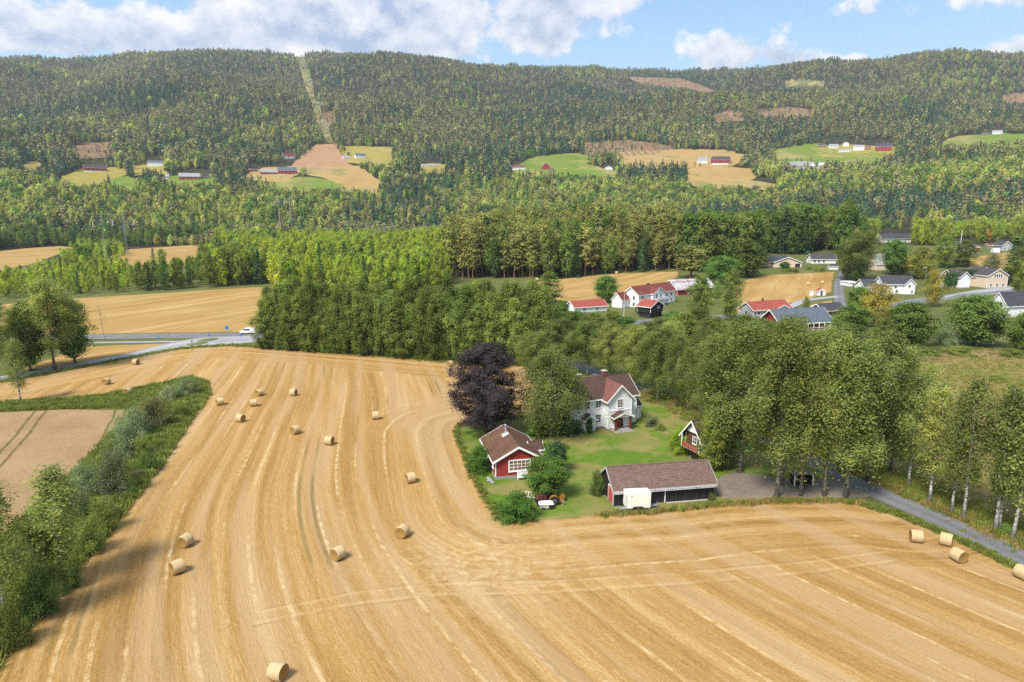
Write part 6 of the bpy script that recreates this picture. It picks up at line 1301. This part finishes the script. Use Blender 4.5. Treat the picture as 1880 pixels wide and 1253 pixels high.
VIL = [((1112, 556), 507, 44, 'round_tree', 'round dark tree in the orange field beside the village farmhouse'), ((1008, 560), 500, 52, 'mid_deciduous', 'tall dark tree at the right end of the birch row'), ((1284, 592), 505, 46, 'row_birch', 'birch standing in front of the rusty roofed barn'), ((1340, 590), 495, 42, 'row_birch', 'birch between the barn and the striped field'), ((1268, 512), 452, 58, 'mid_pine', 'dark pine clump behind the rusty roofed barn'), ((1322, 522), 470, 60, 'round_tree', 'round tree behind the barn end'), ((1372, 510), 440, 60, 'mid_deciduous', 'tall tree at the corner of the striped field'), ((1316, 548), 512, 22, 'green_bush', 'small green tree at the right end of the barn'),
    ((1578, 517), 424, 78, 'birch', 'big birch beside the village road'), ((1556, 514), 440, 44, 'row_birch', 'lighter birch hugging the big village birch'), ((1576, 519), 485, 26, 'maple', 'small round tree under the big village birch'), ((1640, 505), 440, 48, 'round_tree', 'dark round garden tree left of the yellowish willow'), ((1690, 512), 453, 66, 'yellow_birch', 'yellowish willow crown in the village'), ((1656, 504), 472, 34, 'maple', 'dark green garden tree behind the white corner house'), ((1732, 492), 432, 40, 'row_birch', 'birch right of the yellowish willow'), ((1768, 490), 442, 46, 'row_birch', 'birch in front of the grey roofed house'), ((1822, 492), 463, 34, 'willow_bush', 'small grey tree on the golden strip above the cream house'), ((1856, 520), 436, 46, 'mid_spruce', 'dark spruce beside the cream house'), ((1874, 525), 455, 60, 'row_birch', 'birch at the right edge behind the cream house'),
    ((1712, 564), 497, 42, 'yellow_birch', 'yellow autumn birch beside the main road'), ((1668, 640), 556, 92, 'round_tree', 'dark round tree at the top of the meadow, left'), ((1788, 634), 543, 110, 'round_tree', 'large dark round tree at the top of the meadow'), ((1882, 650), 575, 70, 'round_tree', 'dark tree at the right edge of the meadow top'), ((1610, 600), 520, 76, 'yellow_birch', 'pale green tree in front of the white corner house'), ((1576, 585), 527, 46, 'round_tree', 'grey green tree beside the village road junction'), ((1560, 625), 560, 70, 'round_tree', 'tree below the blue roofed long house'), ((1630, 640), 585, 60, 'row_birch', 'birch left of the dark meadow trees'), ((1735, 634), 590, 50, 'willow_bush', 'grey bush between the two dark meadow trees'), ((1878, 570), 478, 52, 'row_birch', 'tall birch at the right edge before the white gabled house'), ((1480, 565), 543, 14, 'green_bush', 'tiny tree beside the village lane'), ((1441, 497), 481, 20, 'maple', 'clipped round bush in front of the cream bungalow'), ((1390, 492), 455, 40, 'mid_deciduous', 'tree left of the cream bungalow'), ((1808, 446), 420, 24, 'rust_tree', 'rusty orange tree at the upper village edge')]
for b_, ty, w, kd, lab in VIL: Tr('village_tree', lab, kd, b_, ty, w, 'tree' if w > 24 else 'shrub')
for i in range(9): Tr('hedge_conifer', 'dark conifer in the clipped hedge before the cream house', 'cypress', (1737 + 7.2 * i, 531 - .9 * i), 500 - .9 * i + rr.uniform(-2, 2), 12, 'shrub', group='conifer hedge by the cream house')
for i, (x, y) in enumerate([(1450, 499), (1460, 500), (1500, 498), (1510, 498), (1485, 495), (1440, 500)]): Tr('garden_hedge', 'low garden bush in front of the bungalows', 'green_bush', (x, y), y - 7, 13, 'shrub', group='bungalow garden bushes')
VG = [(1125, 590, 572, 34), (1090, 596, 575, 36), (1150, 600, 582, 34), (1235, 598, 572, 40), (1262, 606, 580, 40), (1172, 577, 560, 14), (1210, 600, 584, 30), (1060, 600, 572, 40), (1300, 606, 586, 36), (1030, 585, 555, 36)]
for x, by, ty, w in VG: Tr('garden_tree', 'leafy garden tree below the village farmhouse', 'round_tree', (x, by), ty, w, group='garden trees below the village farmhouse')
MEADOW = [(1700, 850, 828, 40), (1650, 835, 812, 44), (1760, 800, 785, 30), (1845, 980, 962, 26), (1830, 700, 688, 34), (1860, 655, 640, 46), (1760, 650, 634, 60), (1700, 652, 636, 52), (1640, 655, 636, 50)]
for x, by, ty, w in MEADOW: Tr('meadow_bush', 'scrubby low bush on the rough meadow', 'green_bush', (x, by), ty, w, 'shrub', group='meadow bushes')

# ------------------------------------------------------------------ woods on the valley floor: nearest trees single, the rest one mass
KEEP = [  # parts of the picture where no tree of the woods may stand in front
    [(-50, 560), (60, 551), (150, 546), (260, 539), (400, 530), (495, 524), (480, 615), (-50, 620)], [(-50, 466), (0, 464), (60, 457), (110, 454), (90, 468), (40, 482), (-50, 490)], [(232, 462), (300, 457), (372, 451), (345, 468), (300, 474), (240, 477)],
    [(1015, 520), (1040, 512), (1130, 503), (1240, 499), (1200, 530), (1150, 555), (1040, 556)], [(1360, 525), (1400, 506), (1535, 499), (1560, 560), (1360, 570)], [(1785, 476), (1880, 462), (1880, 500), (1785, 496)], [(1590, 600), (1590, 448), (1890, 455), (1890, 620)], [(1400, 600), (1400, 466), (1560, 466), (1560, 600)], [(1140, 600), (1140, 500), (1330, 500), (1330, 600)]]
ZONES = [  # base outline in the photograph, kinds with weights, height range, spacing
    ([(822, 512), (1010, 514), (1130, 502), (1235, 498), (1235, 452), (822, 452)], [('mid_pine', .70), ('mid_birch', .22), ('mid_spruce', .08)], (23, 32), 6.4),
    ([(1235, 498), (1300, 500), (1420, 492), (1470, 480), (1560, 480), (1570, 446), (1235, 452)], [('mid_deciduous', .5), ('mid_birch', .25), ('mid_spruce', .12), ('mid_pine', .13)], (24, 31), 6.5),
    ([(480, 545), (700, 545), (822, 530), (822, 447), (395, 447), (395, 475), (490, 500)], [('young_birch', .76), ('mid_birch', .14), ('mid_spruce', .10)], (9, 19), 5.2),
    ([(252, 536), (400, 528), (492, 522), (492, 497), (395, 478), (330, 490), (252, 502)], [('mid_birch', .6), ('young_birch', .2), ('mid_spruce', .12), ('mid_deciduous', .08)], (14, 19), 6.0),
    ([(-60, 552), (130, 546), (252, 534), (252, 500), (150, 490), (60, 492), (-60, 505)], [('young_birch', .75), ('mid_spruce', .15), ('mid_birch', .10)], (7, 13), 6.8),
    ([(-60, 462), (110, 452), (240, 454), (395, 446), (395, 438), (-60, 438)], [('mid_deciduous', .45), ('mid_birch', .35), ('mid_spruce', .2)], (13, 20), 8.5),
    ([(112, 488), (190, 480), (240, 476), (235, 462), (150, 456)], [('young_birch', .7), ('mid_deciduous', .3)], (8, 13), 8.0),
    ([(1600, 450), (1960, 455), (1960, 424), (1570, 424)], [('young_birch', .82), ('mid_pine', .10), ('mid_birch', .08)], (13, 18), 5.5),
    ([(1540, 470), (1610, 470), (1640, 447), (1960, 452), (1960, 446), (1545, 444)], [('mid_birch', .4), ('mid_deciduous', .3), ('mid_pine', .15), ('mid_spruce', .15)], (14, 22), 8.0)]
JM = {}; MESHES = []
for kn in ('mid_pine', 'mid_birch', 'mid_spruce', 'mid_deciduous', 'young_birch'):
    js = joined(kn); JM[kn] = (len(MESHES), js); MESHES += js
def keep_free(x, y, z, h, r, polys, rects=True, fs=(0.02, .35, .7, 1.0)):
    bad = np.zeros(len(x), bool)
    for f in fs:
        u, v, dep = proj(x, y, z + h * f)
        rp = FPX * r / dep
        for du in (-.7, 0, .7):
            for p in polys: bad |= inpoly(u + du * rp, v, p)
            if rects:
                for (x0, y0, x1, y1) in PROTECT: bad |= (u + du * rp > x0) & (u + du * rp < x1) & (v > y0) & (v < y1)
    return ~bad
wp, ws, wi, wd, wk = [], [], [], [], []
for zi, (poly, kinds, (h0, h1), sp) in enumerate(ZONES):
    Q = np.array([G(*p)[:2] for p in poly]); lo, hi = Q.min(0) - 5, Q.max(0) + 5
    gx, gy = np.meshgrid(np.arange(lo[0], hi[0], sp), np.arange(lo[1], hi[1], sp)); x = gx.ravel() + RNG.uniform(-.45, .45, gx.size) * sp; y = gy.ravel() + RNG.uniform(-.45, .45, gx.size) * sp
    m_ = inpoly(x, y, [tuple(p) for p in Q]); x, y = x[m_], y[m_]; z = T(x, y); hh = RNG.uniform(h0, h1, len(x))
    hh *= .72 + .56 * vnoise(x / 32, y / 32, zi)
    ok = keep_free(x, y, z, hh, 3.0, KEEP); x, y, z, hh = x[ok], y[ok], z[ok], hh[ok]
    names = [k for k, _ in kinds]; pr = np.array([w for _, w in kinds]); pick = RNG.choice(len(names), len(x), p=pr / pr.sum())
    for j in range(len(x)):
        kn = names[pick[j]]; st, js = JM[kn]; v_ = RNG.integers(len(js)); hk = KINDS[kn][v_][2]
        if kn == 'young_birch' and h0 > 20: continue
        s_ = hh[j] / hk; sx = s_ * RNG.uniform(.85, 1.2)
        wp.append((x[j], y[j], z[j] - .05)); ws.append((sx, sx, s_)); wi.append(st + v_); wk.append((kn, v_)); wd.append(math.hypot(x[j], y[j]))
wp = np.array(wp); ws = np.array(ws); wi = np.array(wi); wd = np.array(wd)
# nearest visible ones per zone edge: a tree counts as visible when few others stand before it
u, v, dep = proj(wp[:, 0], wp[:, 1], wp[:, 2]); order = np.argsort(wd); taken = {}; single = []
for i in order:
    b_ = int(u[i] // 7)
    if taken.get(b_, 0) < 2 and -20 < u[i] < 1900 and len(single) < 270: taken[b_] = taken.get(b_, 0) + 1; single.append(i)
LAB = {'mid_pine': ('pine_tree', 'tall orange stemmed pine at the edge of the pine stand', 'pines at the forest edge'), 'mid_birch': ('birch_tree', 'birch at the front edge of the valley wood', 'birches at the forest edge'), 'mid_spruce': ('spruce_tree', 'dark pointed spruce at the front edge of the valley wood', 'spruces at the forest edge'),
       'mid_deciduous': ('leafy_tree', 'round leafy tree at the front edge of the valley wood', 'leafy trees at the forest edge'), 'young_birch': ('young_birch', 'young bright green birch at the front edge of the valley wood', 'young birches at the forest edge')}
for i in single:
    kn, v_ = wk[i]; nm, lab, grp = LAB[kn]; o = thing(nm, lab, 'tree', wp[i], RNG.uniform(0, 6.28), grp); o.scale = [float(s) for s in ws[i]]
    link('trunk', KINDS[kn][v_][0], o); link('crown', KINDS[kn][v_][1], o)
rest = np.ones(len(wp), bool); rest[single] = False
scatter('valley_forest', 'dense mixed wood filling the valley floor', 'forest', MESHES, wp[rest], ws[rest], wi[rest])

# ------------------------------------------------------------------ hillside forest, one mass
FM = [far_proto(17, 2.6, 201, 'cone', 44, 3, 1.0, 'far_spruce_needle', 'grey_bark', base=.05, up=-.1, sag=.2, sxy=.35, sz=.5, whorl=True, gaps=.1, lump=.1),
      far_proto(19, 2.3, 202, 'cone', 44, 3, .95, 'far_spruce_needle', 'grey_bark', base=.05, up=-.1, sag=.2, sxy=.35, sz=.5, whorl=True, gaps=.1, lump=.1),
      far_proto(17, 2.9, 203, 'pine', 26, 4, 1.05, 'far_pine_needle', 'pine_bark', base=.34, up=.4, sag=.2, sxy=.7, sz=.6), far_proto(18, 2.6, 204, 'pine', 26, 4, 1.0, 'far_pine_needle', 'pine_bark', base=.30, up=.4, sag=.2, sxy=.7, sz=.6),
      far_proto(14, 3.4, 205, 'ovoid', 30, 4, 1.05, 'far_deciduous_leaf', 'grey_bark', base=.08, up=.6, sag=.3, sxy=.7, sz=.7), far_proto(15, 3.0, 206, 'birch', 30, 4, 1.0, 'far_deciduous_leaf', 'birch_bark', base=.08, up=.7, sag=.4, sxy=.7, sz=.8),
      far_proto(13, 4.4, 207, 'round', 38, 5, 1.15, 'deciduous_leaf', 'grey_bark', base=.06, up=.5, sag=.3, sxy=.9, sz=.8)]
fp, fs, fi = [], [], []
AZL, AZR = math.radians(-41), math.radians(41)
for r0, r1, sp in ((690, 980, 7.0), (980, 1500, 8.6), (1500, 2300, 10.5), (2300, 3300, 11.5), (3300, 3960, 12.0)):
    nr = int((r1 - r0) / sp)
    for k in range(nr):
        r_ = r0 + (k + .5) * sp; na = int(r_ * (AZR - AZL) / sp)
        a = AZL + (np.arange(na) + RNG.uniform(-.5, .5, na)) * (AZR - AZL) / na; rr_ = r_ + RNG.uniform(-.5, .5, na) * sp; fp.append(np.column_stack([rr_ * np.sin(a), rr_ * np.cos(a)]))
fp = np.vstack(fp); fz = T(fp[:, 0], fp[:, 1]); fr_ = np.hypot(fp[:, 0], fp[:, 1])
u, v, dep = proj(fp[:, 0], fp[:, 1], fz)
flat = fr_ < 980
ok = np.ones(len(fp), bool)
for poly, *_ in ZONES: ok &= ~(flat & inpoly(u, v, poly))
ok &= ~(flat & (v > 452))
fp, fz, fr_, u, v = fp[ok], fz[ok], fr_[ok], u[ok], v[ok]
n1 = vnoise(fp[:, 0] / 170, fp[:, 1] / 170, 11); n2 = vnoise(fp[:, 0] / 55, fp[:, 1] / 55, 12); n3 = vnoise(fp[:, 0] / 420, fp[:, 1] / 420, 13)
hgt = (.60 + .7 * n2) * RNG.uniform(.62, 1.22, len(fp)) * (1 + .45 * smooth(950, 1500, fr_))
ok = keep_free(fp[:, 0], fp[:, 1], fz, hgt * 17, 3.0, CLEAR + KEEP[1:3], fs=(.02, .4, .75))
ok &= ~((n1 * .5 + n2 * .5 < .17) & (RNG.random(len(fp)) < .7) & (fr_ > 1500))
stray = (~ok) & (RNG.random(len(fp)) < .30); stray &= ~np.any([inpoly(u, v, p) for p in CLEAR[:NFIELD]], axis=0); hgt = np.where(ok, hgt, hgt * .45); okk = ok | (stray & (fr_ > 1500))
fp, fz, fr_, u, v, n1, n2, n3, hgt = [q_[okk] for q_ in (fp, fz, fr_, u, v, n1, n2, n3, hgt)]
d_low = smooth(1750, 1300, fr_)                          # leafy belt round the farms and along the river bank
p_dec = np.clip(.06 + .75 * d_low * smooth(.25, .6, n1) + .35 * smooth(.62, .8, n2) * smooth(.45, .7, n3) + .18 * smooth(.55, .8, n3), 0, .9)
p_pine = np.clip(.50 + .9 * (n1 - .5) + .4 * (n3 - .5), .1, .85) * (1 - p_dec)
p_pine = np.where((fr_ < 980), .55, p_pine)
rnd = RNG.random(len(fp)); fi = np.where(rnd < p_dec, RNG.choice([4, 5, 6], len(fp)), np.where(rnd < p_dec + p_pine, RNG.choice([2, 3], len(fp)), RNG.choice([0, 1], len(fp))))
sw = hgt * RNG.uniform(.80, 1.12, len(fp))
P3 = np.column_stack([fp, fz - .3]); S3 = np.column_stack([sw, sw, hgt])
lowm = fr_ < 1500
scatter('riverside_forest', 'mixed leafy forest on the lower slope around the hill farms', 'forest', FM, P3[lowm], S3[lowm], fi[lowm])
scatter('hillside_forest', 'dark conifer forest covering the hill range up to the skyline', 'forest', FM, P3[~lowm], S3[~lowm], fi[~lowm])

# ------------------------------------------------------------------ rough grass, weeds and loose straw
def tuft(seed, n, hgt, spread, w, matn):
    rng = np.random.default_rng(seed); C = np.column_stack([rng.normal(0, spread, n), rng.normal(0, spread, n), np.zeros(n)]); a = rng.uniform(0, 6.28, n); le = rng.uniform(.1, .6, n) * hgt; hh = hgt * rng.uniform(.5, 1.1, n)
    tip = C + np.column_stack([np.cos(a) * le, np.sin(a) * le, hh]); side = np.column_stack([-np.sin(a), np.cos(a), np.zeros(n)]) * w; mid = (C + tip) / 2 + np.array([0, 0, .15 * hgt])
    V = np.stack([C - side, C + side, mid + side * .9, tip, mid - side * .9], 1).reshape(-1, 3); F4 = np.array([[5 * i, 5 * i + 1, 5 * i + 2, 5 * i + 4] for i in range(n)]); F4b = np.array([[5 * i + 4, 5 * i + 2, 5 * i + 3, 5 * i + 3] for i in range(n)])
    me = bpy.data.meshes.new('tuft'); me.from_pydata([tuple(map(float, p)) for p in V], [], [tuple(f) for f in F4] + [(int(f[0]), int(f[1]), int(f[2])) for f in F4b]); me.materials.append(M[matn]); me.update()
    ti = np.clip(rng.beta(2, 2, n), 0, 1); at_ = me.attributes.new('tint', 'FLOAT', 'FACE'); at_.data.foreach_set('value', np.concatenate([ti, ti]).astype(np.float32)); return me
TU = [tuft(1, 26, .55, .28, .035, 'weed_blade'), tuft(2, 26, .7, .30, .03, 'grass_blade'), tuft(3, 24, .5, .26, .025, 'dry_blade'), tuft(4, 30, .9, .34, .05, 'weed_blade')]
def strip(line, w, n, rng):
    L = np.array(line); s = np.concatenate([[0], np.cumsum(np.hypot(*np.diff(L, axis=0).T))]); t = rng.uniform(0, s[-1], n); x = np.interp(t, s, L[:, 0]); y = np.interp(t, s, L[:, 1]); return np.column_stack([x + rng.normal(0, w, n), y + rng.normal(0, w, n)])
rg = np.random.default_rng(9)
hedge_poly = PX([(300, 708), (350, 694), (378, 704), (386, 722), (345, 778), (290, 862), (200, 975), (100, 1090), (0, 1212), (-60, 1290), (-220, 1290), (-60, 1050), (30, 968), (100, 908), (205, 800), (250, 757)])
B = np.array(hedge_poly); Q = np.column_stack([rg.uniform(B[:, 0].min(), B[:, 0].max(), 42000), rg.uniform(B[:, 1].min(), B[:, 1].max(), 42000)]); Q = Q[inpoly(Q[:, 0], Q[:, 1], hedge_poly)]
dp = PX([(-140, 745), (0, 741), (180, 729), (290, 706), (300, 712), (250, 750), (120, 751), (0, 756), (-140, 763)]); B = np.array(dp); Q2 = np.column_stack([rg.uniform(B[:, 0].min(), B[:, 0].max(), 16000), rg.uniform(B[:, 1].min(), B[:, 1].max(), 16000)]); Q2 = Q2[inpoly(Q2[:, 0], Q2[:, 1], dp)]
lane_edge = PX([(1590, 930), (1640, 943), (1720, 974), (1800, 1010), (1880, 1050), (2000, 1104)]); far_edge = PX([(1560, 862), (1640, 880), (1720, 916), (1800, 954), (1900, 1000)])
Q3 = np.vstack([strip(lane_edge, .35, 1500, rg), strip(PX([(330, 640), (420, 634), (480, 637), (560, 644), (700, 654), (850, 667), (960, 672)]), .9, 2600, rg), strip(PX([(0, 702), (110, 682), (245, 656), (330, 640)]), .8, 1500, rg), strip(PX(FARM_EDGE[:8]), .30, 900, rg), strip(PX([(1250, 756), (1350, 800), (1440, 835)]), 1.2, 800, rg)])
Q4 = np.vstack([strip(far_edge, 1.6, 2600, rg), strip(PX(FARM_EDGE[9:]), .35, 500, rg), strip(PX([(1180, 722), (1240, 740), (1300, 770)]), 2.2, 1200, rg)])
mp = PX([(1600, 700), (1660, 655), (1900, 634), (2100, 645), (2100, 1070), (1880, 985), (1640, 873), (1560, 842)]); B = np.array(mp); Q5 = np.column_stack([rg.uniform(B[:, 0].min(), B[:, 0].max(), 22000), rg.uniform(B[:, 1].min(), B[:, 1].max(), 22000)]); Q5 = Q5[inpoly(Q5[:, 0], Q5[:, 1], mp)]
def grass(name, label, Q, ids, pr, s0, s1):
    s_ = rg.uniform(s0, s1, len(Q)); scatter(name, label, 'grass', TU, np.column_stack([Q, T(Q[:, 0], Q[:, 1])]), np.column_stack([s_, s_, s_]), rg.choice(ids, len(Q), p=pr))
grass('hedge_undergrowth', 'dense green weeds and grass under the hedge', Q, [0, 1, 2, 3], [.45, .2, .1, .25], .7, 1.4)
grass('ditch_grass', 'bright green grass along the ditch strip', Q2, [0, 1, 2, 3], [.5, .3, .05, .15], .6, 1.2)
grass('verge_grass', 'green grass fringe along lane, lawn and birch row', Q3, [0, 1, 2, 3], [.45, .3, .15, .1], .3, .7)
grass('dry_grass', 'yellow dry grass below the lane birches', Q4, [1, 2, 0], [.25, .65, .10], .6, 1.1)
grass('meadow_grass', 'rough brown and green grass of the meadow', Q5, [1, 2, 0], [.3, .6, .1], .45, .9)
# ------------------------------------------------------------------ haze: the air of the valley
hzm = bpy.data.materials.new('valley_air'); hzm.use_nodes = True; n = NT(hzm.node_tree); n.n.clear()
pv = n.add('ShaderNodeVolumePrincipled'); pv.inputs['Color'].default_value = (.80, .88, 1.0, 1); pv.inputs['Density'].default_value = .000065; pv.inputs['Anisotropy'].default_value = .2
n.l.new(pv.outputs[0], n.add('ShaderNodeOutputMaterial').inputs['Volume'])
hb = MB().box(-6400, 6400, -6400, 6400, -1.2, 1060).build('haze', hzm); tag(hb, 'thin bluish summer haze over the valley', 'haze', kind='stuff')
